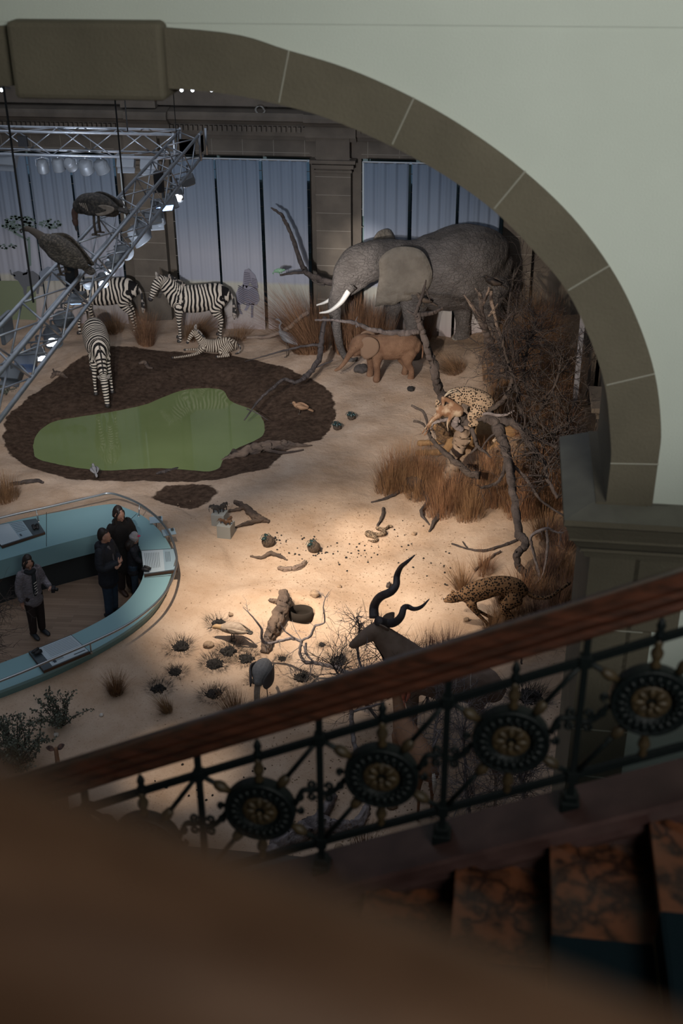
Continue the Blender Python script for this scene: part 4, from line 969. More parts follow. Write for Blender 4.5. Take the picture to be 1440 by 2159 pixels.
# standing zebra, facing left towards the viewer
p = GT(400, 722)
nk = [(.40, 0, 1.08, .16, .27), (.58, 0, 1.28, .12, .20), (.74, 0, 1.45, .085, .145)]
hd = [(.76, -.02, 1.50, .085, .12), (.88, -.09, 1.38, .075, .105), (.97, -.15, 1.22, .055, .07), (1.02, -.18, 1.12, .052, .055)]
hd = [(.76, .02, 1.50, .085, .12), (.88, .10, 1.38, .075, .105), (.97, .17, 1.22, .055, .07), (1.02, .20, 1.12, .052, .055)]
zebra('zebra standing side-on in front of the plain blue curtain', p+np.array([.15, .35, -.02]), radians(198), nk, hd, 1.12)
# far zebra, grazing behind the truss, head hidden
p = GT(222, 705)
nk2 = [(.42, 0, 1.02, .16, .25), (.62, 0, .95, .12, .19), (.82, 0, .78, .09, .14)]
hd2 = [(.84, 0, .76, .085, .12), (.90, 0, .58, .07, .10), (.93, 0, .40, .055, .065), (.94, 0, .30, .05, .055)]
lg = dict(fl=[(.40, .13, .86, .11, .14), (.46, .14, .62, .065, .08), (.62, .14, .45, .048), (.66, .14, .24, .033), (.66, .14, .08, .038), (.68, .14, .03, .045)], fr=[(.40, -.13, .86, .10, .13), (.42, -.14, .62, .062, .075), (.40, -.14, .42, .046), (.34, -.14, .22, .032), (.30, -.14, .07, .038), (.31, -.14, .03, .045)],
    hl=[(-.50, .15, .95, .13, .20), (-.44, .16, .72, .09, .13), (-.58, .15, .48, .045, .062), (-.62, .15, .25, .034), (-.64, .15, .08, .038), (-.62, .15, .03, .045)], hr=None)
zebra('zebra with lowered head behind the truss, in front of the curtain at the left', p+np.array([.0, .3, -.02]), radians(190), nk2, hd2, 1.12, legs=lg)
# drinking zebra, seen from above its back, facing the viewer and the water
p = GT(222, 808)
nk3 = [(.42, 0, 1.00, .16, .25), (.66, 0, .88, .12, .19), (.90, 0, .66, .085, .14)]
hd3 = [(.94, 0, .62, .085, .12), (1.06, 0, .42, .078, .10), (1.17, 0, .20, .058, .065), (1.22, 0, .10, .05, .05)]
lg3 = dict(fl=[(.40, .13, .86, .11, .14), (.46, .15, .62, .065, .08), (.52, .17, .40, .048), (.55, .18, .2, .033), (.57, .18, .07, .038), (.59, .18, .03, .045)], fr=None, hl=[(-.50, .15, .95, .14, .20), (-.45, .16, .72, .09, .13), (-.56, .15, .48, .045, .062), (-.54, .15, .25, .034), (-.52, .15, .08, .038), (-.50, .15, .03, .045)], hr=None)
hw = G(227, 858, .06); rzz = radians(-66); p = np.array([hw[0]-cos(rzz)*1.30, hw[1]-sin(rzz)*1.30, .12]); zd = zebra('zebra drinking at the green waterhole with its head at the water', p, rzz, nk3, hd3, 1.06, legs=lg3)
zd.rotation_euler = (0, radians(9), rzz); zd.location.z += .10
# foal lying on the bank
p = GT(452, 745)
lg4 = dict(fl=[(.34, .12, .62, .08, .10), (.50, .16, .50, .05), (.80, .22, .46, .036), (1.10, .24, .44, .03), (1.18, .24, .44, .036)], fr=[(.34, -.12, .62, .08, .10), (.46, -.2, .48, .05), (.62, -.25, .47, .036), (.76, -.3, .45, .03), (.82, -.3, .45, .034)],
    hl=[(-.45, .15, .66, .13, .16), (-.2, .26, .52, .08, .1), (-.42, .34, .46, .045), (-.2, .38, .45, .034), (-.08, .38, .45, .036)], hr=[(-.45, -.15, .66, .13, .16), (-.15, -.22, .50, .08, .1), (-.3, -.3, .46, .045), (0, -.34, .45, .034), (.1, -.34, .45, .036)])
def foal():
    t = thing('zebra_foal', 'small zebra foal lying on the bank above the mud', 'zebra', p+np.array([0, 0, -.36]), radians(195), scale=.88)
    body = [(-.55, 0, .63, .15, .18), (-.35, 0, .66, .18, .22), (0, 0, .64, .17, .20), (.32, 0, .68, .13, .19)]
    nk = [(.30, 0, .74, .10, .15), (.42, 0, .92, .07, .10), (.52, 0, 1.08, .06, .085)]
    hd = [(.53, .0, 1.10, .065, .085), (.62, .06, 1.02, .055, .07), (.70, .12, .92, .04, .05), (.73, .14, .86, .038, .04)]
    ch = [body, nk, hd, lg4['fl'], lg4['fr'], lg4['hl'], lg4['hr']]
    blob('body', ch, zebc, t, .014, 3, phase=[(0, 1, 0), (1., 1, 0), (1.6, 1, 0), (.7, 1.2, 1), (.7, 1.2, 1), (.1, 1.2, 1), (.1, 1.2, 1)])
    m = MB(); m.ball((.745, .15, .84), (.045, .042, .042), 8); m.build('muzzle', muzz, t, True)
    mane(t, [(.25, 0, .88), (.36, 0, 1.02), (.48, 0, 1.16)], .05, zebmane, n=30)
    for s in (-1, 1):
        b = np.array([.50, s*.05, 1.15]); tip = b+np.array([-.03, s*.08, .13]); w_ = np.array([.03, 0, .01]); shell('ear', [b-w_, b+(tip-b)*.5-w_*1.3, tip, b+(tip-b)*.5+w_*1.3, b+w_], .01, earzeb, t)
    for lg_ in ('fl', 'fr', 'hl', 'hr'):
        q = lg4[lg_][-1]; m = MB(); m.ball((q[0]+.02, q[1], q[2]), (.045, .035, .035), 8); m.build('hoof', hoofm, t, True)
    m = MB(); m.tube(cr([(-.66, 0, .68), (-.76, .05, .58), (-.72, .2, .5), (-.6, .3, .47)], 3), .022, 6); m.build('tail', zebmane, t, True)
foal()

# ================================================================== ELEPHANTS
p = GT(935, 733)
EL = thing('elephant', 'huge grey adult elephant with white tusks towering at the back right', 'elephant', p+np.array([.1, .1, -.05]), radians(180+16))
bd = [(-1.12, 0, 2.0, .45, .62), (-.85, 0, 2.15, .78, .92), (-.35, 0, 2.15, .95, 1.06), (.25, 0, 2.05, .95, 1.0), (.85, 0, 2.08, .78, .86), (1.25, 0, 2.2, .58, .70)]
nk = [(1.1, 0, 2.3, .50, .58), (1.6, -.02, 2.42, .42, .50), (2.0, .02, 2.42, .42, .50)]
hd = [(2.0, .05, 2.40, .42, .50), (2.35, .12, 2.35, .42, .50), (2.62, .18, 2.15, .33, .38), (2.78, .22, 1.85, .25, .25)]
jaw = [(2.3, .12, 2.0, .25, .25), (2.5, .16, 1.78, .17, .16), (2.6, .2, 1.68, .10, .10)]
tr = [(2.72, .22, 1.95, .25, .26), (2.92, .28, 1.6, .19, .19), (2.96, .32, 1.2, .155, .155), (2.92, .38, .8, .125, .125), (2.86, .44, .42, .10, .10), (2.74, .52, .14, .085, .085), (2.58, .58, .06, .07, .07), (2.45, .62, .12, .06, .06)]
fl_ = [(.95, .42, 1.7, .38, .48), (1.0, .46, 1.2, .26, .30), (.98, .47, .7, .20, .21), (1.0, .47, .25, .21, .21), (1.02, .47, .08, .25, .25)]
frr = [(1.05, -.42, 1.7, .36, .45), (1.30, -.46, 1.2, .25, .28), (1.42, -.47, .7, .20, .20), (1.45, -.47, .25, .20, .21), (1.47, -.47, .08, .24, .24)]
hl_ = [(-.85, .42, 1.7, .40, .60), (-.85, .46, 1.15, .29, .36), (-1.0, .46, .70, .20, .22), (-1.02, .46, .25, .20, .20), (-1.0, .46, .08, .23, .23)]
hrr = [(-.70, -.42, 1.7, .40, .55), (-.45, -.46, 1.15, .28, .34), (-.48, -.46, .70, .19, .21), (-.50, -.46, .25, .19, .19), (-.48, -.46, .08, .23, .23)]
blob('body', [bd, nk, hd, jaw, tr, fl_, frr, hl_, hrr], elem, EL, .045, 4, disp=(.035, .25))
# head bulges: brow and cheek
for s in (-1, 1):
    base = np.array([2.62, .16+s*.26, 1.78]); m = MB()
    pts = cr([base+np.array([0, 0, .05]), base+np.array([.20, s*.06, -.22]), base+np.array([.48, s*.08, -.42]), base+np.array([.74, s*.03, -.48])], 5)
    rs = [.075+(.018-.075)*(i/(len(pts)-1))**1.3 for i in range(len(pts))]; m.tube(pts, rs, 12); m.build('tusk', ivory, EL, True)
    m = MB(); m.ball((2.52, .15+s*.33, 2.22), .035, 8); m.build('eye', eyem, EL, True)
    m = MB(); m.tube([base+np.array([-.1, -s*.02, .16]), base+np.array([.02, 0, .04])], [.12, .10], 12); m.build('tusk_socket', elem, EL, True)
# ears (y>0 is the side towards the viewer)
def earpts(s):
    ol = [(1.98, 1.40), (1.94, 1.82), (1.88, 2.2), (1.88, 2.6), (1.58, 2.87), (1.20, 2.92), (.88, 2.80), (.68, 2.42), (.66, 2.1), (.82, 1.8), (1.14, 1.60), (1.40, 1.55), (1.54, 1.46), (1.75, 1.46)]
    return [(x, s*(.42+.33*(2.05-x)/1.2)+(.05), z) for x, z in ol]
shell('ear', earpts(1), .035, earm, EL, curve=(0, .05, 0))
fe = [(2.0, -.38, 2.0), (2.0, -.42, 2.5), (1.85, -.65, 2.72), (1.65, -.9, 2.88), (1.35, -1.05, 2.85), (1.2, -1.0, 2.5), (1.4, -.9, 2.2), (1.7, -.6, 1.8)]
shell('ear', fe, .035, earm, EL)
m = MB(); m.tube(cr([(-1.45, 0, 2.35), (-1.62, 0, 2.0), (-1.6, .03, 1.4), (-1.55, .03, 1.0)], 4), [.07, .06, .06, .05, .045, .04, .04, .035, .03, .03, .03, .04, .03], 8); m.build('tail', elem, EL, True)
for q in (fl_, frr, hl_, hrr):
    m = MB()
    for a in (-.6, -.2, .2, .6): m.ball((q[-1][0]+.22*cos(a), q[-1][1]+.22*sin(a), .05), (.045, .045, .05), 8)
    m.build('toenails', mat('elephant_nail', (.22, .2, .17), .6) if 'elephant_nail' not in bpy.data.materials else bpy.data.materials['elephant_nail'], EL, True)
# calf
p = GT(825, 800)
EC = thing('elephant_calf', 'small brown elephant calf standing below the adult elephant', 'elephant', p+np.array([0, .12, -.02]), radians(180+14), scale=.98)
bd = [(-.55, 0, .80, .18, .24), (-.38, 0, .86, .27, .31), (0, 0, .84, .30, .34), (.35, 0, .86, .25, .31), (.5, 0, .9, .2, .26)]
nk = [(.45, 0, .92, .2, .25), (.62, 0, .98, .17, .2)]
hd = [(.66, .02, 1.0, .18, .22), (.84, .04, .98, .17, .20), (.96, .06, .86, .12, .13)]
jaw = [(.8, .04, .8, .1, .1), (.92, .06, .72, .06, .06)]
tr = [(.94, .06, .88, .10, .11), (1.08, .09, .70, .075, .075), (1.18, .12, .55, .06, .06), (1.30, .15, .42, .05, .05), (1.42, .18, .36, .042, .042)]
fl_ = [(.38, .15, .7, .13, .16), (.40, .16, .45, .095), (.39, .16, .22, .08), (.41, .16, .05, .095)]
frr = mir([(x+.12, *r) for x, *r in fl_], -1)
hl_ = [(-.38, .15, .7, .14, .22), (-.36, .16, .46, .10, .12), (-.46, .16, .26, .075), (-.45, .16, .05, .09)]
hrr = mir([(x+.10, *r) for x, *r in hl_], -1)
blob('body', [bd, nk, hd, jaw, tr, fl_, frr, hl_, hrr], eleb, EC, .02, 4)
def ce(s): return [(x, s*(.17+.25*(.80-x)), z) for x, z in [(.80, .72), (.80, 1.0), (.74, 1.16), (.58, 1.20), (.42, 1.12), (.36, .95), (.42, .78), (.56, .66), (.70, .62)]]
for s in (-1, 1):
    shell('ear', ce(s), .016, mat('calf_ear_hide', (.22, .135, .085), .9, bump=.5) if s < 0 else bpy.data.materials['calf_ear_hide'], EC, curve=(0, s*.02, 0))
    m = MB(); m.ball((.93, .04+s*.135, .92), .014, 8); m.build('eye', eyem, EC, True)
m = MB(); m.tube(cr([(-.68, 0, .92), (-.76, 0, .75), (-.75, .01, .5)], 4), [.03]*4+[.02]*5, 6); m.build('tail', eleb, EC, True)
# ================================================================== PEOPLE
skinm = mat('skin', (.42, .23, .165), .55, c2=(.38, .20, .14), scale=12)
hairm = mat('dark_brown_hair', (.014, .010, .009), .5, c2=(.03, .019, .015), scale=60, stretch=(1, 1, .2))
navy = mat('black_navy_padded_coat', (.010, .012, .020), .75, bump=.6, bscale=22)
blackc = mat('black_wool_coat', (.012, .010, .010), .9, bump=.4, bscale=60)
greyc = mat('grey_quilted_coat', (.26, .235, .27), .5, c2=(.15, .135, .15), scale=16, bump=1.4, bscale=34, stretch=(1, 1, 3))
jeans = mat('blue_jeans', (.018, .040, .075), .85, c2=(.012, .026, .05), scale=10)
brownt = mat('dark_brown_trousers', (.018, .010, .010), .85)
shoem = mat('dark_shoe_leather', (.018, .022, .028), .5)
greytop = mat('grey_shirt', (.12, .11, .12), .8)
def hand(w, d, up, side, curlv=.35):
    """wrist w, pointing d, palm normal up; returns chains for palm, 4 fingers and thumb"""
    w = np.array(w); d = np.array(d, float); d /= np.linalg.norm(d); up = np.array(up, float); up -= d*up.dot(d); up /= np.linalg.norm(up); s = np.cross(up, d)*side
    ch = [[(*w, .026, .022), (*(w+d*.05), .036, .018), (*(w+d*.09), .038, .015)]]
    for i, (o, L_) in enumerate([(-.028, .070), (-.010, .082), (.009, .076), (.027, .060)]):
        b = w+d*.085+s*o; m1 = b+d*L_*.5-up*L_*curlv*.35; e = b+d*L_*.85-up*L_*curlv
        ch.append([(*b, .0105), (*m1, .0098), (*e, .0088)])
    b = w+d*.03-s*.026; ch.append([(*b, .013), (*(b+d*.03-s*.028-up*.01), .0115), (*(b+d*.055-s*.035-up*.02), .0098)])
    return ch
def person(label, loc, rz, H, coat, coatlen, trm, arms, headyaw=0, headpitch=0, lean=0., hair='short', stance=.09, bulk=1.0, extra=None, shoe=None):
    k = H/1.70; t = thing('person', label, 'person', loc, rz, scale=k)
    cy, sy = cos(headyaw), sin(headyaw)
    def hp_(x, y, z, *r):
        x2 = x*cos(headpitch)+(z-1.52)*sin(headpitch); z2 = 1.52+(z-1.52)*cos(headpitch)-x*sin(headpitch)
        return (x2*cy-y*sy+lean, x2*sy+y*cy, z2, *r)
    L = lambda z: lean*max(0, (z-.9)/.6)
    torso = [(0, 0, .86, .15, .11), (0+L(1.05), 0, 1.03, .125, .09), (L(1.2), 0, 1.2, .15, .105), (L(1.36), 0, 1.36, .16, .10), (L(1.42), 0, 1.42, .09, .07)]
    neck = [(L(1.38), 0, 1.38, .055), hp_(.0, 0, 1.53, .052)]
    head = [hp_(.012, 0, 1.525, .052, .062), hp_(.022, 0, 1.585, .072, .090), hp_(.010, 0, 1.645, .074, .095), hp_(.005, 0, 1.675, .06, .078)]
    face = [[hp_(.098, 0, 1.60, .010), hp_(.122, 0, 1.578, .013)], [hp_(.075, 0, 1.532, .026), hp_(.085, 0, 1.520, .024)], [hp_(.102, -.018, 1.548, .007), hp_(.106, 0, 1.548, .009), hp_(.102, .018, 1.548, .007)], [hp_(.085, -.045, 1.618, .012), hp_(.1, 0, 1.622, .010), hp_(.085, .045, 1.618, .012)]]
    for s in (-1, 1): face.append([hp_(.0, s*.076, 1.61, .012, .018), hp_(.0, s*.080, 1.58, .010, .014)])
    legs = [[(0, s*.09, .88, .092, .10), (.01, s*stance, .50, .062, .066), (-.005, s*stance, .33, .056, .062), (-.02, s*(stance+.01), .09, .038, .042)] for s in (-1, 1)]
    armc = []; hands = []; fore = []
    for s, el, wr, hd_, up in arms:
        sh = (L(1.36), s*.17, 1.37)
        armc.append([(*sh, .055), (*el, .042), (*((np.array(el)+np.array(wr))/2), .038), (*wr, .027)]); hands += hand(wr, hd_, up, s)
        fore.append([(L(1.38), s*.12, 1.39, .07*bulk), (*sh, .078*bulk), (*el, .068*bulk), (*(np.array(el)*.12+np.array(wr)*.88), .052*bulk)])
    blob('body', [torso, neck, head]+face+legs+armc+hands, skinm, t, .0085, 2)
    sh = fore
    ct = [(0, 0, coatlen, .19*bulk, .15*bulk), (L(.95), 0, max(.95, coatlen+.12), .175*bulk, .135*bulk), (L(1.15), 0, 1.15, .18*bulk, .135*bulk), (L(1.33), 0, 1.33, .185*bulk, .125*bulk), (L(1.42), 0, 1.42, .10*bulk, .085*bulk)]
    blob('coat', [ct]+sh, coat, t, .014, 3, disp=(.012, .06))
    # collar
    m = MB(); c = np.array([L(1.42), 0, 1.44])
    m.tube([c+np.array([cos(a)*.085-.01, sin(a)*.09, .02*cos(a+pi)]) for a in np.linspace(.7, 2*pi-.7, 14)], [.022]+[.034]*12+[.022], 8); m.build('collar', coat, t, True)
    tl = [[(0, s*.085, .90, .11, .12), (.01, s*stance, .50, .085, .088), (-.01, s*(stance), .12, .068, .075)] for s in (-1, 1)]
    blob('trousers', tl+[[(0, -.08, .9, .10, .12), (0, .08, .9, .10, .12)]], trm, t, .014, 3)
    for s in (-1, 1):
        sh_ = [(-.075, s*(stance+.01), .045, .042, .045), (.02, s*(stance+.01), .05, .045, .05), (.12, s*(stance+.02), .038, .048, .038), (.17, s*(stance+.02), .03, .038, .028)]
        blob('shoe', [sh_, [(-.03, s*(stance+.01), .10, .045, .05), (-.03, s*(stance+.01), .05, .045, .05)]], shoe or shoem, t, .010, 2)
    for s in (-1, 1):
        m = MB(); m.ball(hp_(.098, s*.032, 1.600), .0095, 8); m.build('eye', eyem, t, True)
    m = MB(); m.tube([hp_(.110, -.02, 1.547), hp_(.116, 0, 1.548), hp_(.110, .02, 1.547)], [.003, .006, .003], 6); m.build('lips', mat('lips', (.28, .10, .09), .5) if 'lips' not in bpy.data.materials else bpy.data.materials['lips'], t, True)
    if hair == 'short':
        hc = [[hp_(-.055, 0, 1.57, .070, .05), hp_(-.045, 0, 1.64, .080, .075), hp_(-.025, 0, 1.695, .074, .085)], [hp_(.04, -.03, 1.705, .026), hp_(.05, .03, 1.705, .026)]]
    elif hair == 'bob':
        hc = [[hp_(-.07, 0, 1.46, .09, .045), hp_(-.065, 0, 1.55, .09, .055), hp_(-.05, 0, 1.64, .088, .078), hp_(-.025, 0, 1.70, .076, .082)]]+[[hp_(.05, s*.045, 1.69, .024), hp_(.035, s*.082, 1.60, .022), hp_(.02, s*.085, 1.50, .024), hp_(.02, s*.075, 1.45, .018)] for s in (-1, 1)]
    elif hair == 'long':
        hc = [[hp_(-.065, 0, 1.55, .085, .055), hp_(-.05, 0, 1.64, .086, .078), hp_(-.025, 0, 1.70, .076, .084)], [hp_(-.08, .02, 1.66, .05), hp_(-.13, .03, 1.60, .045), hp_(-.12, .05, 1.48, .05), (-.10+lean, .08, 1.34, .045)]]+[[hp_(.05, s*.04, 1.695, .024), hp_(.035, s*.08, 1.62, .022), hp_(.02, s*.09, 1.50, .03), (.04+lean, s*.10, 1.36, .03)] for s in (-1, 1)]
    else:
        hc = [[hp_(-.05, 0, 1.60, .09, .07), hp_(-.07, 0, 1.50, .11, .08), hp_(-.09, 0, 1.40, .12, .075), (-.10+lean, 0, 1.30, .10, .06)], [hp_(-.02, -.08, 1.56, .035), hp_(-.03, -.1, 1.42, .045), (-.04+lean, -.11, 1.33, .04)], [hp_(-.02, .08, 1.56, .035), hp_(-.03, .1, 1.42, .045), (-.04+lean, .11, 1.33, .04)]]
    blob('hair', hc, hairm, t, .010, 2, disp=(.012, .02) if hair != 'short' else (.006, .02))
    if extra: extra(t, hp_, lean)
    return t
# lone visitor on the left
pz = G(82, 1338, ZF)
def ex1(t, hp_, lean):
    m = MB(); sc = [[(.10, .03, 1.44, .035), (.15, .0, 1.30, .04), (.165, -.02, 1.12, .038), (.165, -.03, .98, .032)], [(.05, -.09, 1.44, .04), (.11, -.03, 1.42, .045), (.11, .05, 1.44, .04)]]
    s = blob('scarf', sc, mat('dark_scarf', (.015, .018, .022), .9), t, .012, 2)
    for i in range(5):
        m = MB(); z = 1.24-.055*i; m.tube([(.198+.002*i, -.045, z-.012), (.204, -.015-.004*i, z), (.198, .012, z+.010)], .007, 5); m.build('white_stripe', whitef, s)
    m = MB(); m.tube(cr([(.09, .14, 1.36), (.20, .02, 1.16), (.22, -.12, 1.0), (.10, -.20, .98)], 4), .006, 5); m.build('shoulder_strap', greytop, t)
person('lone visitor with dark hair in a grey quilted coat at the left', (pz[0], pz[1], ZF), radians(-38), 1.58, greyc, .78, brownt,
       [(-1, (-.02, -.24, 1.12), (.04, -.25, .86), (.1, .02, -1), (0, 1, .2)), (1, (.02, .25, 1.12), (.24, .24, 1.06), (1, -.1, -.1), (0, 0, 1))], headyaw=radians(-10), headpitch=.42, hair='bob', extra=ex1, bulk=1.06)
# camera in the visitor's gloved hand
hp0 = Matrix.Rotation(radians(-38), 3, 'Z') @ Vector((.34, .22, .99)); m = MB(); m.box((0, 0, 0), (.06, .12, .08), rz=.2); m.tube([(.03, 0, 0), (.08, 0, 0)], .03, 12); o = m.build('compact_camera', black, None, bevel=.006, loc=(pz[0]+hp0.x, pz[1]+hp0.y, ZF+hp0.z)); tag(o, 'small black camera held by the lone visitor in the grey coat', 'camera')
# man with folded arms
pz = G(238, 1296, ZF)
def ex2(t, hp_, lean):
    blob('shirt', [[(.07, -.02, 1.42, .035), (.12, 0, 1.28, .03), (.145, 0, 1.12, .025)]], greytop, t, .012, 2)
    blob('hood', [[(-.06, -.10, 1.44, .045), (-.12, 0, 1.42, .06), (-.06, .10, 1.44, .045)], [(-.13, 0, 1.42, .09, .05), (-.15, 0, 1.32, .07, .04)]], navy, t, .014, 3)
person('man with short dark hair in a black padded jacket and jeans with folded arms', (pz[0], pz[1], ZF), radians(-12), 1.71, navy, .72, jeans,
       [(-1, (.04, -.25, 1.10), (.24, -.02, 1.13), (.1, 1, .1), (1, 0, .3)), (1, (.04, .25, 1.12), (.25, .03, 1.09), (.1, -1, 0), (1, 0, .3))], headyaw=radians(22), headpitch=.12, hair='short', extra=ex2, bulk=1.12)
# woman behind him
pz = G(262, 1252, ZF)
def ex3(t, hp_, lean): pass
person('woman with long dark hair in a black coat standing behind the man, looking right', (pz[0]+.02, pz[1]+.10, ZF), radians(-40), 1.72, blackc, .55, brownt,
       [(-1, (0, -.26, 1.12), (.14, -.20, .92), (.6, .4, -.6), (0, .6, .8)), (1, (0, .26, 1.12), (.14, .20, .92), (.6, -.4, -.6), (0, -.6, .8))], headyaw=radians(6), headpitch=.22, hair='long', extra=ex3, bulk=1.1, shoe=mat('brown_boot', (.05, .025, .018), .5))
# child leaning on the bench
pz = G(283, 1262, ZF)
def ex4(t, hp_, lean):
    hatm = mat('pale_grey_knit_beret', (.36, .34, .36), .95, bump=.8, bscale=40)
    h = blob('knitted_hat', [[hp_(-.02, 0, 1.60, .10, .105), hp_(-.03, 0, 1.66, .125, .125), hp_(-.04, 0, 1.71, .10, .10)]], hatm, t, .012, 3)
    m = MB(); c = Vector(hp_(.05, -.06, 1.735))
    for a in range(5): m.ball(c+Vector((cos(a*1.26)*.025, sin(a*1.26)*.025, .01)), (.022, .022, .012), 8)
    m.build('flower', mat('pink_flower', (.55, .03, .12), .7), h)
person('child in a pale knitted beret and navy coat leaning on the rounded bench end', (pz[0]+.0, pz[1]+.12, ZF), radians(18), 1.25, navy, .70, jeans,
       [(-1, (.12, -.22, 1.16), (.30, -.26, 1.04), (.6, -.1, -.8), (.3, 0, 1)), (1, (.16, .22, 1.18), (.38, .16, 1.14), (1, 0, -.1), (0, 0, 1))], headyaw=radians(10), headpitch=.5, lean=.06, hair='curly', extra=ex4, bulk=1.05)

# ================================================================== CATS, ANTELOPES
def cat_face(t, hc, hv, r, mt, earh=.04):
    hc = np.array(hc); hv = np.array(hv, float); hv /= np.linalg.norm(hv); s_ = np.array([0, 1., 0]); u_ = np.cross(hv, s_); u_ = -u_ if u_[2] < 0 else u_
    for s in (-1, 1):
        m = MB(); m.lathe([(r*.42, 0), (r*.40, earh*.5), (r*.15, earh)], c=hc+u_*r*.75+s_*s*r*.7-hv*r*.3, n=10); m.build('ear', mt, t, True)
        m = MB(); m.ball(hc+hv*r*.75+s_*s*r*.45+u_*r*.35, r*.13, 8); m.build('eye', eyem, t, True)
    m = MB(); m.ball(hc+hv*r*1.62+u_*r*.02, (r*.2, r*.2, r*.14), 8); m.build('nose', muzz, t, True)
# running cheetah
p = GT(1012, 1322)
t = thing('cheetah', 'spotted cheetah sprinting left in front of the dry brush at the right', 'cheetah', p+np.array([.12, .05, 0]), radians(183), scale=1.04)
ch = [[(-.50, 0, .66, .09, .13), (-.36, 0, .74, .12, .17), (-.12, 0, .76, .12, .17), (.15, 0, .66, .125, .18), (.35, 0, .56, .115, .16)], [(.32, 0, .60, .09, .12), (.48, 0, .53, .075, .09)], [(.50, 0, .52, .082, .085), (.60, 0, .49, .08, .078)], [(.62, 0, .465, .048, .045), (.68, 0, .45, .042, .038)],
      [(.28, .09, .48, .06, .09), (.18, .10, .30, .036), (.05, .10, .16, .028), (-.04, .10, .03, .032), (.02, .10, .02, .032)], [(.30, -.09, .48, .06, .09), (.26, -.10, .30, .036), (.10, -.10, .18, .028), (-.12, -.10, .05, .032), (-.06, -.10, .03, .032)],
      [(-.40, .09, .60, .09, .15), (-.24, .11, .40, .065, .08), (-.38, .11, .22, .034), (-.26, .11, .04, .032), (-.18, .11, .025, .034)], [(-.42, -.09, .60, .09, .15), (-.22, -.11, .42, .06, .08), (-.30, -.11, .22, .034), (-.12, -.11, .05, .032), (-.04, -.11, .035, .034)]]
blob('body', ch, cheem, t, .013, 3); cat_face(t, (.58, 0, .50), (1, 0, -.2), .08, cheem)
m = MB(); q = cr([(-.55, 0, .68), (-.70, 0, .58), (-.92, .02, .60), (-1.1, .04, .78), (-1.22, .05, .90)], 6); m.tube(q, [.035]*8+[.03]*(len(q)-8), 8); m.build('tail', cheem, t, True)
# leopard in the tree
YT = 21.4
p = P(982, 886, YT)
t = thing('leopard', 'leopard arched over its prey in the fork of the dead tree', 'leopard', p, radians(182), scale=1.12); LEOP = t
ch = [[(-.36, 0, .22, .12, .16), (-.28, 0, .34, .15, .20), (-.05, 0, .46, .14, .17), (.15, 0, .48, .13, .14), (.30, 0, .42, .11, .13)], [(.30, 0, .44, .11, .12), (.42, 0, .34, .10, .10), (.46, 0, .24, .09, .09)], [(.47, 0, .22, .055, .055), (.48, 0, .14, .045, .045)],
      [(.16, .1, .36, .06, .09), (.18, .12, .2, .045), (.14, .12, .06, .04), (.2, .12, .03, .045)], [(.20, -.1, .36, .06, .09), (.24, -.12, .2, .045), (.20, -.12, .06, .04), (.26, -.12, .03, .045)],
      [(-.25, .12, .26, .1, .15), (-.08, .15, .12, .06, .07), (-.2, .15, .02, .04), (-.08, .15, -.02, .045)], [(-.25, -.12, .26, .1, .15), (-.08, -.15, .12, .06, .07), (-.2, -.15, .02, .04), (-.08, -.15, -.02, .045)]]
blob('body', ch, leom, t, .014, 3); cat_face(t, (.45, 0, .28), (.2, 0, -1), .085, leom)
m = MB(); q = cr([(-.42, 0, .18), (-.56, .1, .05), (-.6, .14, -.15), (-.5, .16, -.32)], 6); m.tube(q, .035, 8); m.build('tail', leom, t, True)
# its prey
p2 = P(945, 868, YT-.18); t = thing('gazelle_prey', 'limp tan gazelle carcass hanging from the dead tree under the leopard', 'gazelle', p2, radians(180))
ch = [[(-.22, 0, .02, .09, .12), (0, 0, .04, .11, .13), (.16, 0, .02, .09, .11)], [(-.2, 0, .08, .05, .07), (-.02, .03, .24, .04, .05), (.10, .04, .30, .04)], [(.10, .04, .30, .045, .05), (.10, .08, .18, .03)],
      [(.16, .06, -.04, .05, .06), (.34, .08, -.22, .024), (.40, .09, -.42, .016), (.44, .09, -.48, .018)], [(.14, -.06, -.04, .05, .06), (.30, -.08, -.18, .024), (.46, -.09, -.46, .016), (.50, -.09, -.54, .018)], [(-.1, .06, 0, .05, .06), (0, .1, -.2, .022), (-.02, .1, -.36, .016)]]
blob('body', ch, mat('prey_coat', (.20, .105, .06), .8, c2=(.42, .33, .25), scale=5, contrast=(.45, .6)), t, .012, 2)
for s in (-1, 1):
    m = MB(); q = cr([(.08, .04+s*.02, .34), (-.02, .04+s*.05, .44), (-.12, .04+s*.05, .46), (-.22, .04+s*.05, .40)], 4); m.tube(q, [.014*(1-.06*i) for i in range(len(q))], 6); m.build('horn', mat('pale_horn', (.4, .35, .28), .5) if s < 0 else bpy.data.materials['pale_horn'], t, True)
# lion lying behind the tree
p = GT(975, 958); t = thing('lion', 'tawny maned lion lying on the sand behind the leaning tree trunk', 'lion', p+np.array([.05, .15, .02]), radians(186), scale=1.08)
ch = [[(-1.0, 0, .28, .2, .25), (-.75, 0, .36, .27, .32), (-.3, 0, .34, .26, .29), (.1, 0, .36, .25, .30), (.3, 0, .42, .2, .27)], [(.25, 0, .5, .2, .24), (.45, .02, .58, .16, .18)], [(.48, .03, .60, .14, .15), (.62, .05, .56, .12, .12), (.72, .06, .52, .075, .07)],
      [(.25, .2, .25, .1, .15), (.45, .24, .10, .07), (.75, .24, .07, .06), (.92, .24, .055, .07)], [(.25, -.2, .25, .1, .15), (.45, -.22, .10, .07), (.72, -.2, .07, .06), (.88, -.2, .055, .07)],
      [(-.8, .22, .25, .14, .2), (-.45, .3, .16, .09, .1), (-.6, .36, .07, .06), (-.3, .38, .055, .06)]]
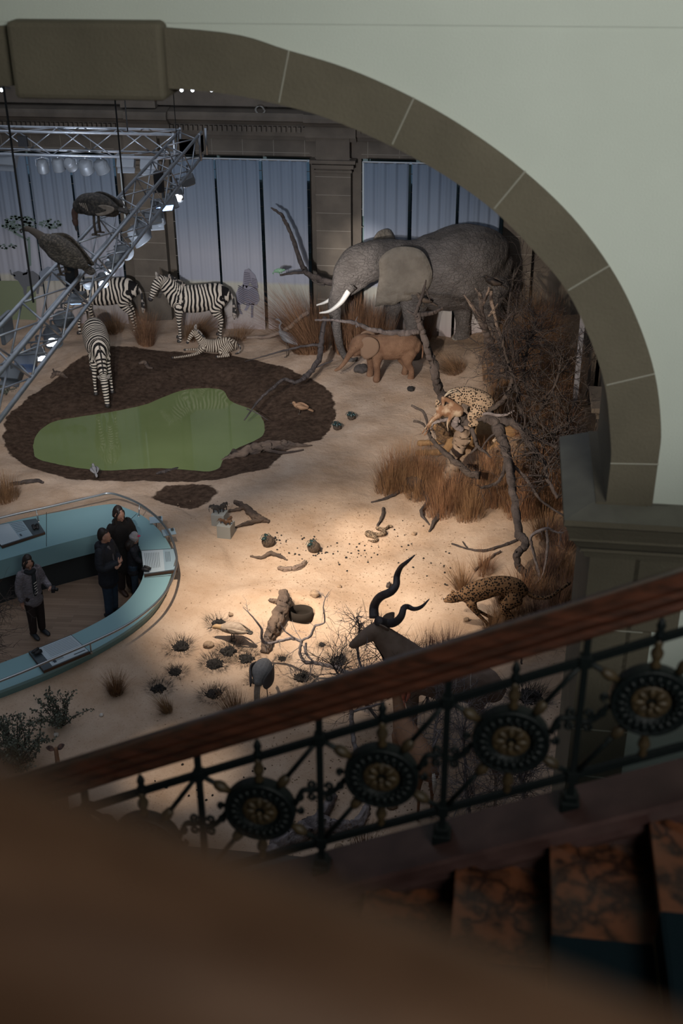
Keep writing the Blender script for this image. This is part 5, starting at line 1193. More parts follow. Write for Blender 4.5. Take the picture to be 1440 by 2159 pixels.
blob('body', ch, lionm, t, .022, 4); cat_face(t, (.60, .05, .57), (1, .1, -.25), .115, lionm, .06)
blob('mane', [[(.28, 0, .46, .24, .32), (.40, .01, .56, .23, .27), (.50, .03, .60, .18, .20)], [(.40, 0, .30, .15, .18), (.5, .02, .42, .12, .12)]], manem, t, .025, 2, disp=(.07, .05))
m = MB(); q = cr([(-1.15, 0, .25), (-1.4, .1, .08), (-1.6, .3, .05)], 5); m.tube(q, [.035]*6+[.05]*(len(q)-6), 8); m.build('tail', lionm, t, True)
# greater kudu with spiral horns, mostly behind the handrail
hdp = G(788, 1322, 1.80); rz = radians(172); Rm = Matrix.Rotation(rz, 3, 'Z')
base = Vector(hdp)-Rm @ Vector((.98, 0, 1.80)); bz = H(base.x, base.y)
t = thing('kudu', 'kudu bull with long dark spiral horns standing among the bare bushes', 'kudu', (base.x, base.y, bz), rz)
dz = 0-bz
ch = [[(-.75, 0, 1.05, .17, .2), (-.55, 0, 1.12, .24, .28), (-.1, 0, 1.12, .27, .33), (.3, 0, 1.15, .24, .33), (.5, 0, 1.22, .18, .28)], [(.42, 0, 1.28, .19, .30), (.62, 0, 1.46, .16, .25), (.85, 0, 1.68, .11, .17)], [(.90, 0, 1.78, .10, .13), (1.04, .02, 1.68, .09, .115), (1.20, .05, 1.54, .062, .08), (1.27, .06, 1.48, .055, .058)]]
for x0_, f in ((.38, 1), (-.55, -1)):
    for s in (-1, 1): ch.append([(x0_, s*.14, .98, .11, .16), (x0_+.02, s*.15, .68, .06, .075), (x0_-.02*(1-f), s*.15, .45, .042), (x0_, s*.15, .2, .03), (x0_+.01, s*.15, .04, .042)])
ch = [[(r[0], r[1], r[2]+(dz if i < 3 else 0), *r[3:]) for r in c] for i, c in enumerate(ch)]
blob('body', ch, kudm, t, .02, 3)
inv = lambda w_: Rm.transposed() @ (Vector(tuple(map(float, w_)))-Vector((base.x, base.y, bz)))
H1 = [(789, 1303, 21), (789, 1278, 19), (801, 1259, 18), (823, 1248, 17), (835, 1234, 15), (837, 1214, 13), (845, 1196, 10), (859, 1184, 7), (875, 1170, 2)]
H2 = [(797, 1309, 21), (815, 1314, 19), (833, 1312, 17), (846, 1299, 15), (851, 1283, 13), (859, 1279, 11), (873, 1284, 9), (889, 1279, 7), (905, 1263, 2)]
for hh, yo in ((H1, .06), (H2, -.06)):
    pts = [inv(P(u, v, hdp[1]+yo+.10*sin(i*1.5))) for i, (u, v, w_) in enumerate(hh)]; rs = [w_/2/148 for _, _, w_ in hh]
    q = cr([(*a, b) for a, b in zip(pts, rs)], 6); m = MB(); m.tube(q[:, :3], list(q[:, 3]), 12); m.build('horn', hornm, t, True)
for s in (-1, 1):
    b = np.array([.84, s*.07, 1.86+dz]); tip = b+np.array([-.10, s*.13, .10]); w_ = np.array([.04, 0, .03]); shell('ear', [b-w_, (b+tip)/2-w_*1.4, tip, (b+tip)/2+w_*1.4, b+w_], .014, kudm, t)
    m = MB(); m.ball((.99, .01+s*.072, 1.76+dz), .018, 8); m.build('eye', eyem, t, True)
m = MB(); m.ball((1.29, .065, 1.475+dz), (.035, .035, .03), 8); m.build('nose', muzz, t, True)
for k_ in range(5):
    x = .35-.2*k_; m = MB(); m.tube([(x+.01*sin(a*3), sin(a)*.28, 1.13+dz+cos(a)*.335) for a in np.linspace(-1.3, 1.3, 9)], .006, 4); m.build('white_stripe', whitef, t)
# two tan antelopes under the handrail
def antelope(label, loc, rz, s, headup=True, mt=tanm, ears=True, eardark=None, name='antelope', cat='antelope'):
    t = thing(name, label, cat, loc, rz, scale=s)
    nk = [(.36, 0, .95, .09, .13), (.5, 0, 1.15, .055, .08), (.60, 0, 1.38, .045, .06)] if headup else [(.36, 0, .92, .09, .13), (.6, 0, 1.0, .055, .08), (.8, 0, 1.02, .045, .06)]
    e = nk[-1]; hd = [(e[0]+.01, 0, e[2]+.04, .05, .06), (e[0]+.10, 0, e[2]-.01, .042, .052), (e[0]+.20, 0, e[2]-.07, .028, .03)]
    ch = [[(-.48, 0, .82, .12, .14), (-.35, 0, .87, .15, .17), (0, 0, .86, .15, .18), (.28, 0, .88, .13, .17), (.38, 0, .92, .10, .15)], nk, hd]
    for x0_ in (.28, -.38):
        for sd_ in (-1, 1): ch.append([(x0_, sd_*.08, .78, .07, .10), (x0_+.02, sd_*.085, .52, .034, .045), (x0_-.01, sd_*.085, .36, .024), (x0_, sd_*.085, .15, .018), (x0_+.01, sd_*.085, .03, .024)])
    blob('body', ch, mt, t, .014, 3)
    for sd_ in (-1, 1):
        b = np.array([e[0]-.01, sd_*.045, e[2]+.09]); tip = b+np.array([-.04, sd_*.15, .10]); w_ = np.array([.03, 0, .025]); shell('ear', [b-w_, (b+tip)/2-w_*1.6, tip, (b+tip)/2+w_*1.6, b+w_], .01, eardark or mt, t)
        m = MB(); m.ball((e[0]+.06, sd_*.043, e[2]+.04), .012, 8); m.build('eye', eyem, t, True)
    m = MB(); m.tube([(-.58, 0, .88), (-.63, 0, .75), (-.62, 0, .62)], [.02, .03, .012], 6); m.build('tail', whitef, t, True)
    return t
g = GT(858, 1700); antelope('slender tan antelope with raised neck seen through the balustrade, left of the thorn thicket', g+np.array([.05, .15, 0]), radians(118), 1.12)
ga = G(118, 1580, .86); g = np.array([ga[0]-cos(radians(112))*.40, ga[1]-sin(radians(112))*.40, 0]); g[2] = H(g[0], g[1]); antelope('reddish brown antelope with dark tipped ears below the leafy bush at lower left', g, radians(112), .62, eardark=mat('dark_tipped_ear', (.20, .11, .08), .8, c2=(.03, .02, .02), scale=9))

# ================================================================== BIRDS
vdark = mat('dark_vulture_feathers', (.028, .024, .022), .8, c2=(.075, .062, .052), scale=30, contrast=(.45, .6))
vpale = mat('scalloped_brown_feathers', (.055, .045, .036), .8, c2=(.16, .13, .10), scale=34, contrast=(.5, .6), stretch=(1, 1, 2))
palef = mat('pale_wing_feathers', (.32, .27, .23), .8, c2=(.22, .18, .15), scale=20)
creamf = mat('cream_feathers', (.46, .36, .28), .8, c2=(.33, .25, .19), scale=14)
greyf = mat('grey_feathers', (.16, .16, .17), .8, c2=(.22, .215, .22), scale=24)
beakm = mat('dark_beak', (.05, .045, .04), .4); legm = mat('bird_leg', (.09, .07, .055), .6)
def bird(name, label, loc, rz, s, body, bm_, neck=None, head=None, nm=None, beak=None, legs=None, wing=None, wm_=None, tail=None, tm=None, cat='bird', leg_r=.008, voxel=.012, toes=.06, beakr=(.016, .003)):
    t = thing(name, label, cat, loc, rz, scale=s)
    blob('body', [body]+([neck] if neck and nm is None else [])+([head] if head and nm is None else []), bm_, t, voxel, 3)
    if nm is not None: blob('neck_and_head', [c for c in (neck, head) if c], nm, t, voxel*.8, 2)
    if beak: m = MB(); q = cr([list(x) for x in beak], 4); m.tube(q, [beakr[0]+(beakr[1]-beakr[0])*i/(len(q)-1) for i in range(len(q))], 8); m.build('beak', beakm, t, True)
    for s_ in (-1, 1):
        if legs:
            m = MB(); pts = [(x, s_*abs(y), z) for x, y, z in legs]; m.tube(pts, leg_r, 6); f = pts[-1]
            for a in (-.5, 0, .5, pi): m.tube([f, (f[0]+toes*cos(a), f[1]+toes*sin(a), f[2])], leg_r*.8, 5)
            m.build('leg', legm, t, True)
        if wing: shell('wing', [(x, s_*y, z) for x, y, z in wing], .022, wm_ or bm_, t, curve=(0, s_*.04, .01))
    if tail: shell('tail', tail, .02, tm or bm_, t)
    if head:
        h = np.array(head[0][:3]); r = head[0][3]
        for s_ in (-1, 1): m = MB(); m.ball((h[0]+r*.3, h[1]+s_*r*.85, h[2]+r*.2), max(.006, r*.16), 6); m.build('eye', eyem, t, True)
    return t
# vultures on the truss
p = G(207, 492, ZTR+.22)
bird('vulture', 'dark vulture with a pale wing patch perched highest on the diagonal truss', p, radians(172), .87, [(-.26, 0, .34, .10, .10), (-.08, 0, .40, .15, .15), (.12, 0, .40, .15, .15), (.24, 0, .36, .10, .11)], vdark,
     neck=[(.24, 0, .36, .075), (.32, 0, .28, .05), (.33, 0, .20, .042)], head=[(.335, 0, .16, .045), (.33, 0, .11, .038)], nm=mat('bare_vulture_neck', (.10, .055, .045), .7), beak=[(.33, 0, .09), (.33, 0, .03), (.30, 0, .0)], legs=[(.0, .07, .28), (.01, .07, .15), (0, .07, 0)], wing=[(.18, .13, .48), (.0, .155, .54), (-.2, .13, .50), (-.36, .08, .42), (-.34, .10, .34), (-.1, .17, .30), (.12, .16, .32)], wm_=vdark,
     tail=[(-.25, -.05, .38), (-.45, -.08, .34), (-.48, 0, .30), (-.45, .08, .34), (-.25, .05, .38)], leg_r=.018, beakr=(.022, .006))
vt = bpy.data.objects['vulture']
shell('pale_patch', [(-.05, .175, .42), (-.2, .165, .45), (-.34, .12, .41), (-.3, .13, .34), (-.12, .185, .30)], .012, palef, vt)
for i in range(4): m = MB(); m.tube([(.02+.03*i, .19, .36+.02*i), (.05+.03*i, .185, .46)], .008, 5); m.build('pale_feather_edge', palef, vt)
p = G(135, 576, ZTR+.22)
bird('vulture', 'brown scalloped vulture perched lower on the truss with outstretched neck', p, radians(170), .80, [(-.32, 0, .16, .06, .06), (-.15, 0, .26, .15, .13), (.06, 0, .36, .17, .16), (.22, 0, .42, .11, .12)], vpale,
     neck=[(.22, 0, .44, .08), (.34, 0, .52, .055), (.44, 0, .57, .042)], head=[(.48, 0, .58, .042, .04), (.53, 0, .57, .03)], nm=mat('dusty_vulture_neck', (.09, .07, .055), .8), beak=[(.54, 0, .57), (.59, 0, .555), (.60, 0, .52)], legs=[(.0, .07, .25), (.03, .07, .12), (0, .07, 0)],
     wing=[(.20, .14, .50), (.0, .17, .50), (-.2, .13, .38), (-.42, .06, .18), (-.40, .08, .12), (-.15, .17, .16), (.1, .17, .28)], wm_=vpale, tail=[(-.25, -.05, .18), (-.42, -.09, .06), (-.46, 0, .03), (-.42, .09, .06), (-.25, .05, .18)], leg_r=.018, beakr=(.02, .006))
# egyptian vulture on the ground
p = GT(492, 1350); bird('pale_vulture', 'cream coloured vulture pecking at the sand left of the gnarled stump', p, radians(168), .80, [(-.25, 0, .28, .06, .07), (-.1, 0, .31, .12, .12), (.08, 0, .29, .12, .12), (.20, 0, .26, .08, .09)], creamf, neck=[(.2, 0, .27, .07), (.30, 0, .26, .055), (.36, 0, .26, .05)], head=[(.38, 0, .25, .05), (.42, 0, .23, .04)], beak=[(.44, 0, .23), (.49, 0, .20), (.50, 0, .15)], nm=mat('yellowish_vulture_head', (.45, .30, .16), .8),
     legs=[(.0, .05, .2), (.01, .05, .1), (0, .05, 0)], wing=[(.10, .11, .34), (-.05, .125, .37), (-.2, .10, .35), (-.36, .05, .31), (-.28, .09, .28), (-.05, .135, .26)], wm_=creamf, tail=[(-.25, -.05, .3), (-.42, -.05, .27), (-.42, .05, .27), (-.25, .05, .3)], tm=vdark, leg_r=.012)
# large crane seen from behind
p = GT(555, 1476); bird('crane', 'tall grey crane seen from behind with long trailing tail plumes', p, radians(82), .74, [(-.22, 0, .62, .10, .12), (-.05, 0, .72, .20, .19), (.15, 0, .74, .18, .18), (.3, 0, .68, .10, .11)], greyf, neck=[(.28, 0, .70, .05), (.42, 0, .62, .035), (.5, 0, .45, .03)], head=[(.52, 0, .40, .035), (.55, 0, .36, .025)], beak=[(.56, 0, .35), (.60, 0, .27)],
     legs=[(.02, .10, .6), (-.02, .10, .34), (.0, .10, 0)], wing=[(.2, .19, .80), (-.05, .22, .86), (-.28, .12, .70), (-.26, .16, .50), (0, .235, .52)], wm_=mat('dark_grey_wing', (.07, .065, .07), .8), tail=[(-.18, -.05, .74), (-.34, -.06, .45), (-.40, -.05, .14), (-.40, .03, .12), (-.34, .06, .45), (-.18, .05, .74)], tm=palef, leg_r=.011, toes=.08)
# heron by the elephant
p = GT(606, 752); bird('heron', 'grey heron standing on the bank left of the elephant trunk', p, radians(162), 1.0, [(-.28, 0, .38, .04, .05), (-.1, 0, .48, .09, .09), (.08, 0, .56, .09, .10), (.18, 0, .64, .05, .06)], greyf, neck=[(.16, 0, .64, .035), (.20, 0, .78, .024), (.15, 0, .88, .022), (.22, 0, .95, .022)], head=[(.24, 0, .95, .028), (.28, 0, .95, .022)], beak=[(.29, 0, .95), (.42, 0, .95)],
     legs=[(.0, .05, .45), (-.02, .05, .25), (.0, .05, 0)], wing=[(.12, .09, .62), (-.05, .11, .58), (-.3, .05, .40), (-.1, .11, .42), (.08, .1, .48)], leg_r=.008, beakr=(.012, .003))
brownf = mat('brown_feathers', (.075, .055, .042), .8, c2=(.045, .032, .026), scale=30); rufous = mat('russet_feathers', (.30, .07, .03), .7)
def small_bird(label, loc, rz, s, mt, legs=True, name='small_bird', longleg=0.0):
    return bird(name, label, loc, rz, s, [(-.08, 0, .10+longleg, .025, .025), (0, 0, .12+longleg, .045, .045), (.06, 0, .14+longleg, .035, .035)], mt, head=[(.085, 0, .175+longleg, .03), (.09, 0, .18+longleg, .028)], beak=[(.11, 0, .175+longleg), (.15, 0, .165+longleg)], legs=[(0, .02, .09+longleg), (0, .02, 0)] if legs else None,
         wing=[(.05, .042, .15+longleg), (-.04, .05, .15+longleg), (-.14, .02, .10+longleg), (-.02, .05, .09+longleg)], tail=[(-.07, -.015, .11+longleg), (-.2, -.02, .05+longleg), (-.2, .02, .05+longleg), (-.07, .015, .11+longleg)], leg_r=.004, voxel=.009, toes=.025, beakr=(.009, .002))
small_bird('tiny long-legged plover on the sand below the waterhole', GT(201, 1008), radians(120), 1.05, greyf, name='plover', longleg=.08)
small_bird('brown wader on the dark mud right of the water', GT(632, 872), radians(185), 1.5, mat('sandy_wader_feathers', (.28, .16, .09), .8), name='wader')
small_bird('small dark bird on the horizontal broken branch in front of the elephant', P(893, 645, 21.4)+np.array([0, 0, -.02]), radians(165), 1.3, brownf)
small_bird('grey brown bird on the topmost stub of the bare trunk at the elephant rump', P(1036, 612, 24.6)+np.array([0, 0, -.0]), radians(170), 1.6, brownf, name='perched_dove')
small_bird('russet bird perched in the branches just below the handrail', P(848, 1478, 13.0)+np.array([0, 0, -.02]), radians(100), 1.2, rufous, name='russet_bird')
# ================================================================== DEAD WOOD
bark = mat('weathered_grey_bark', (.085, .068, .064), .9, c2=(.036, .028, .027), scale=5, bump=1.5, bscale=24, stretch=(1, 1, .35))
barkl = mat('pale_bare_trunk', (.27, .20, .15), .85, c2=(.17, .12, .095), scale=4, bump=.8, bscale=18, stretch=(1, 1, .4))
barkw = mat('bleached_branch', (.27, .235, .235), .85, c2=(.13, .11, .115), scale=7, bump=1, bscale=30)
barkd = mat('dark_dead_wood', (.042, .032, .030), .9, c2=(.09, .07, .06), scale=8, bump=1.5, bscale=30)
barkb = mat('brown_driftwood', (.16, .11, .08), .9, c2=(.06, .042, .034), scale=6, bump=1.6, bscale=26, stretch=(.5, .5, 1))
def dep(p): return float(-(CR.T @ (np.array(p)-CAM))[2])
def route(px):
    """px rows (u,v,width_px,Y) -> smooth world rows (x,y,z,r)"""
    rows = []
    for u, v, w_, Y in px:
        p = P(u, v, Y); rows.append((*p, w_/2*dep(p)/FPX*.67))
    q = cr(rows, 6)
    for i in range(1, len(q)-1):
        j = q[i, 3]*.16; q[i, :3] += RNG.normal(0, j, 3); q[i, 3] *= RNG.uniform(.93, 1.07)
    return q
def groute(px, lift=.6, jit=1):
    rows = []
    for u, v, w_ in px:
        p = GT(u, v); r = w_/2*dep(p)/FPX; p = p+np.array([0, 0, r*lift]); rows.append((*p, r))
    q = cr(rows, 6)
    for i in range(1, len(q)-1): q[i, :3] += RNG.normal(0, q[i, 3]*.14*jit, 3); q[i, 3] *= 1+jit*RNG.uniform(-.1, .1)
    return q
def twig(m, p, d, L_, r, depth, spread=.7, sides=4, wander=.35, droop=0.):
    n_ = 4; pts = [np.array(p, float)]; d = np.array(d, float); d /= np.linalg.norm(d)
    for i in range(n_):
        d = d+RNG.normal(0, wander*.4, 3); d[2] -= droop; d /= np.linalg.norm(d); pts.append(pts[-1]+d*L_/n_)
    m.tube(pts, [r*(1-.16*i) for i in range(n_+1)], sides, caps=False)
    if depth > 0:
        for k_ in range(RNG.integers(2, 4)):
            i = RNG.integers(1, n_+1); nd = d+RNG.normal(0, spread, 3); twig(m, pts[i], nd, L_*RNG.uniform(.5, .8), r*.6, depth-1, spread, sides, wander, droop)
def mesh_at(m, name, mt, parent, o, smooth=True):
    ob = m.build(name, mt, parent, smooth); return ob
def tree(name, label, cat, routes, mt, twigs=(), twm=None, group=None):
    """routes: list of (part_name, px rows). One thing, each limb a part"""
    t = None; first = None
    rts = [(nm, route(px), mm) for nm, px, mm in routes]
    o = rts[0][1][0, :3]; t = thing(name, label, cat, o, group=group)
    for nm, q, mm in rts:
        m = MB(); m.gnarl(np.c_[q[:, :3]-o, q[:, 3]], .45, 12); m.build(nm, mm or mt, t, True)
    for (ri, n_, L_, r, depth, dirv) in twigs:
        m = MB(); q = rts[ri][1]
        for _ in range(n_):
            i = RNG.integers(len(q)//4, len(q)); d = np.array(dirv)+RNG.normal(0, .7, 3); twig(m, q[i, :3]-o, d, L_*RNG.uniform(.6, 1.2), r, depth)
        m.build('twigs', twm or mt, t, True)
    return t
Y0 = 21.4
tree('dead_tree', 'big dead tree whose leaning pale trunk holds the leopard', 'tree', [
 ('trunk', [(948, 1024, 52, Y0), (955, 985, 44, Y0), (968, 945, 42, Y0), (980, 912, 50, Y0), (988, 892, 46, Y0)], barkl),
 ('limb', [(988, 895, 40, Y0), (965, 872, 34, Y0-.05), (938, 845, 30, Y0-.1), (922, 810, 27, Y0-.1), (915, 775, 24, Y0-.1), (903, 740, 23, Y0-.1), (893, 705, 21, Y0-.1), (884, 675, 20, Y0-.1), (880, 662, 24, Y0-.1)], bark),
 ('branch', [(884, 700, 16, Y0-.1), (850, 702, 17, Y0-.15), (815, 700, 15, Y0-.2), (780, 695, 13, Y0-.3), (752, 682, 12, Y0-.35), (715, 676, 10, Y0-.4), (690, 674, 7, Y0-.45), (664, 675, 5, Y0-.5)], bark),
 ('branch', [(752, 690, 7, Y0-.33), (750, 678, 5, Y0-.33), (754, 667, 2, Y0-.33)], bark),
 ('branch', [(880, 664, 18, Y0-.1), (900, 662, 15, Y0-.1), (922, 656, 13, Y0-.1), (934, 648, 9, Y0-.1)], bark),
 ('branch', [(876, 662, 12, Y0-.1), (885, 638, 11, Y0-.1), (894, 610, 8, Y0-.1), (898, 590, 4, Y0-.1)], bark),
 ('branch', [(896, 604, 5, Y0-.1), (903, 622, 5, Y0-.1), (908, 638, 3, Y0-.1)], bark),
 ('branch', [(878, 664, 8, Y0-.1), (864, 658, 7, Y0-.1), (857, 652, 4, Y0-.1)], bark),
 ('limb', [(985, 888, 34, Y0), (1010, 880, 26, Y0-.1), (1035, 882, 30, Y0-.2), (1052, 908, 34, Y0-.4), (1064, 945, 32, Y0-.8), (1072, 985, 28, Y0-1.3), (1080, 1030, 25, Y0-1.9), (1088, 1075, 24, Y0-2.4), (1094, 1120, 24, Y0-2.9), (1108, 1146, 26, Y0-3.2), (1090, 1168, 22, Y0-3.4), (1094, 1192, 20, Y0-3.5), (1108, 1212, 16, Y0-3.6), (1112, 1238, 20, Y0-3.7)], bark),
 ('limb', [(1040, 884, 24, Y0-.2), (1075, 890, 24, Y0-.3), (1100, 905, 20, Y0-.5), (1120, 940, 17, Y0-.8), (1148, 975, 15, Y0-1.1), (1155, 1010, 12, Y0-1.4), (1175, 1050, 9, Y0-1.8)], bark),
 ('branch', [(1090, 895, 15, Y0-.4), (1125, 920, 12, Y0-.6), (1160, 938, 9, Y0-.8), (1195, 950, 6, Y0-1)], bark),
 ('branch', [(1000, 880, 14, Y0-.1), (1040, 860, 16, Y0-.1), (1068, 835, 14, Y0-.1), (1080, 800, 12, Y0-.1), (1075, 770, 11, Y0-.1), (1062, 735, 12, Y0-.05), (1060, 705, 12, Y0)], barkd),
 ('branch', [(990, 880, 14, Y0-.15), (1020, 872, 11, Y0-.2), (1060, 876, 8, Y0-.25), (1085, 866, 5, Y0-.3)], barkw),
 ('branch', [(990, 890, 16, Y0-.1), (1000, 920, 12, Y0-.2), (1008, 942, 11, Y0-.3), (1025, 955, 7, Y0-.35), (1036, 966, 3, Y0-.4)], bark),
 ('branch', [(1008, 940, 8, Y0-.3), (998, 950, 7, Y0-.3), (991, 957, 3, Y0-.3)], bark),
 ('branch', [(1056, 905, 8, Y0-.5), (1030, 925, 7, Y0-.6), (1016, 945, 4, Y0-.6)], bark),
 ('branch', [(970, 888, 13, Y0-.15), (940, 885, 12, Y0-.2), (915, 893, 8, Y0-.25), (908, 905, 6, Y0-.25)], barkw),
 ('branch', [(965, 880, 24, Y0-.15), (958, 895, 22, Y0-.15), (975, 908, 18, Y0-.15)], barkw),
 ('branch', [(1066, 975, 10, Y0-1.1), (1058, 1005, 10, Y0-1.2), (1040, 1022, 9, Y0-1.25), (1014, 1028, 8, Y0-1.3)], bark),
 ('branch', [(1078, 978, 11, Y0-1.1), (1110, 1010, 10, Y0-1.4), (1140, 1055, 8, Y0-1.8), (1190, 1088, 6, Y0-2.2)], bark),
 ('branch', [(967, 866, 7, Y0-.1), (970, 855, 6, Y0-.1), (972, 842, 2, Y0-.1)], bark),
 ], bark, twigs=[(9, 40, .6, .014, 2, (.2, -.2, .4)), (10, 34, .6, .013, 2, (.2, 0, .5)), (8, 8, .4, .009, 2, (.2, -.3, .3)), (11, 30, .65, .014, 3, (.1, 0, .4)), (18, 14, .4, .006, 1, (-.4, -.2, -.1)), (16, 16, .32, .006, 1, (-.6, -.1, -.5))], twm=bark)
tree('fallen_branch', 'dark broken bough slanting under the leopard tree to the knotted stump', 'branch', [('bough', [(868, 855, 7, 21.9), (895, 872, 9, 21.7), (905, 915, 9, 21.2), (918, 935, 14, 20.9), (950, 965, 18, 20.6), (985, 995, 20, 20.4), (1010, 1002, 24, 20.3)], None), ('branch', [(872, 888, 8, 21.5), (890, 893, 8, 21.5), (908, 915, 7, 21.3)], None)], barkd, twigs=[(0, 20, .3, .006, 1, (-.5, -.2, .0))])
# bare trunk behind, with the perched dove
Yb = 24.6
tree('forked_tree', 'forked bare trunk leaning beside the elephant rump with a bird on top', 'tree', [
 ('trunk', [(1062, 800, 26, Yb), (1050, 770, 26, Yb), (1040, 740, 24, Yb), (1030, 710, 22, Yb), (1018, 685, 20, Yb), (1012, 665, 16, Yb), (995, 645, 10, Yb), (978, 622, 4, Yb)], barkl),
 ('branch', [(1024, 690, 18, Yb), (1016, 655, 14, Yb), (1015, 630, 13, Yb), (1008, 615, 8, Yb), (1002, 608, 5, Yb)], barkl),
 ('branch', [(1018, 640, 10, Yb), (1028, 618, 8, Yb), (1032, 605, 6, Yb)], barkl),
 ('branch', [(1064, 760, 14, Yb), (1055, 715, 13, Yb), (1044, 670, 12, Yb), (1036, 635, 12, Yb), (1036, 612, 10, Yb)], barkl),
 ('branch', [(1030, 668, 8, Yb), (1042, 652, 6, Yb), (1050, 640, 3, Yb)], barkl)], barkl)
# tangle of bare branches on the right
def tangle(label, stem, n_, L_, r, depth, mt, group, dirv=(.1, 0, .5), name='bare_bush'):
    return tree(name, label, 'bush', [('stem', stem, mt)], mt, twigs=[(0, n_, L_, r, depth, dirv)], group=group)
tangle('thorny bare shrub rising highest beside the elephant rump', [(1082, 760, 14, 24.8), (1075, 700, 11, 24.8), (1072, 650, 9, 24.8), (1080, 600, 6, 24.8), (1095, 560, 4, 24.8)], 44, .55, .009, 3, barkd, None)
tangle('tangled grey branches right of the leopard tree, highest at the glass edge', [(1130, 900, 14, 22.5), (1122, 850, 12, 22.5), (1105, 800, 10, 22.6), (1112, 740, 8, 22.7), (1130, 680, 5, 22.8)], 46, .65, .014, 3, bark, None)
tangle('bluish bare branches crossing in front of the tall brown grass', [(1100, 880, 16, 22.0), (1090, 820, 14, 22.0), (1068, 780, 13, 22.1), (1052, 720, 11, 22.2), (1040, 680, 5, 22.2)], 34, .5, .010, 3, bark, None)
tangle('bare branches hanging out towards the stone pier at the right', [(1120, 890, 12, 21.4), (1150, 850, 10, 21.2), (1175, 800, 8, 21.1), (1185, 740, 5, 21.2)], 34, .5, .013, 3, barkd, None)
tangle('low twiggy branches above the right end of the lion', [(1150, 930, 10, 21.2), (1180, 905, 8, 21), (1215, 880, 5, 20.9)], 20, .5, .009, 2, barkd, None)
# crooked white branch by the cheetah
tree('crooked_branch', 'pale crooked branch standing beside the foot of the long tree limb', 'branch', [('stem', [(1118, 1235, 9, 17.6), (1138, 1222, 9, 17.7), (1130, 1185, 9, 17.8), (1122, 1150, 9, 17.8), (1120, 1132, 9, 17.8), (1150, 1114, 9, 17.8), (1170, 1122, 6, 17.8), (1188, 1124, 4, 17.8)], None), ('branch', [(1153, 1116, 8, 17.8), (1154, 1160, 8, 17.7), (1148, 1200, 6, 17.7), (1140, 1222, 5, 17.6)], None)], barkw, twigs=[(0, 8, .3, .006, 1, (.4, 0, .3))])
# upright branch with the chameleon
tree('leaning_branch', 'dark crooked bough rising in front of the curtains beside the elephant trunk', 'branch', [
 ('bough', [(740, 612, 20, 28.9), (700, 598, 20, 28.9), (668, 586, 20, 28.8), (643, 572, 17, 28.7), (630, 540, 14, 28.7), (618, 505, 13, 28.7), (606, 478, 12, 28.7), (596, 456, 11, 28.7), (584, 446, 9, 28.7), (571, 438, 4, 28.7)], None),
 ('branch', [(645, 574, 10, 28.7), (615, 576, 8, 28.6), (590, 580, 6, 28.5)], None), ('branch', [(655, 585, 7, 28.8), (665, 596, 6, 28.7), (684, 602, 5, 28.6)], None), ('stump', [(738, 608, 20, 28.9), (742, 660, 24, 28.9), (745, 745, 26, 28.9)], None)], barkd)
t = thing('chameleon', 'green chameleon on the tip of the bough in front of the curtain', 'chameleon', P(588, 572, 28.45)); grn = mat('green_chameleon_skin', (.08, .25, .12), .6, c2=(.3, .4, .3), scale=30)
blob('body', [[(-.1, 0, .0, .03, .04), (0, 0, .02, .04, .06), (.08, 0, .02, .035, .045)], [(.08, 0, .03, .04), (.14, 0, .04, .03)], [(0, .02, 0, .015), (.02, .03, -.07, .01)], [(0, -.02, 0, .015), (.02, -.03, -.07, .01)], [(.06, .02, 0, .015), (.07, .03, -.07, .01)], [(-.1, 0, 0, .02), (-.16, 0, -.05, .012), (-.13, 0, -.09, .01)]], grn, t, .012, 2)
# branch lying from the elephant to the pool
tree('waterside_branch', 'long grey branch running from the elephant trunk down to the water', 'branch', [
 ('stem', [(686, 668, 14, 26.9), (680, 700, 15, 26.8), (676, 728, 17, 26.7), (674, 755, 17, 26.4), (658, 780, 16, 26.0), (640, 797, 15, 25.6), (622, 806, 11, 25.3), (598, 800, 10, 25.2), (575, 818, 9, 24.8), (545, 845, 7, 24.3), (515, 886, 4, 23.8)], None),
 ('branch', [(672, 727, 8, 26.7), (640, 730, 7, 26.6), (605, 738, 6, 26.5), (560, 750, 4, 26.3), (516, 762, 2, 26.1)], None), ('branch', [(665, 775, 6, 26.2), (690, 765, 5, 26.2), (702, 760, 3, 26.2)], None), ('branch', [(520, 862, 4, 24), (540, 870, 3, 24), (565, 886, 2, 23.9)], None)], bark)
tree('fallen_pole', 'pale bare pole slanting from the grass towards the curtains', 'branch', [('pole', [(650, 658, 12, 28.2), (622, 680, 14, 28.0), (595, 700, 13, 27.9), (560, 710, 11, 27.8), (520, 712, 8, 27.8)], None)], barkl)
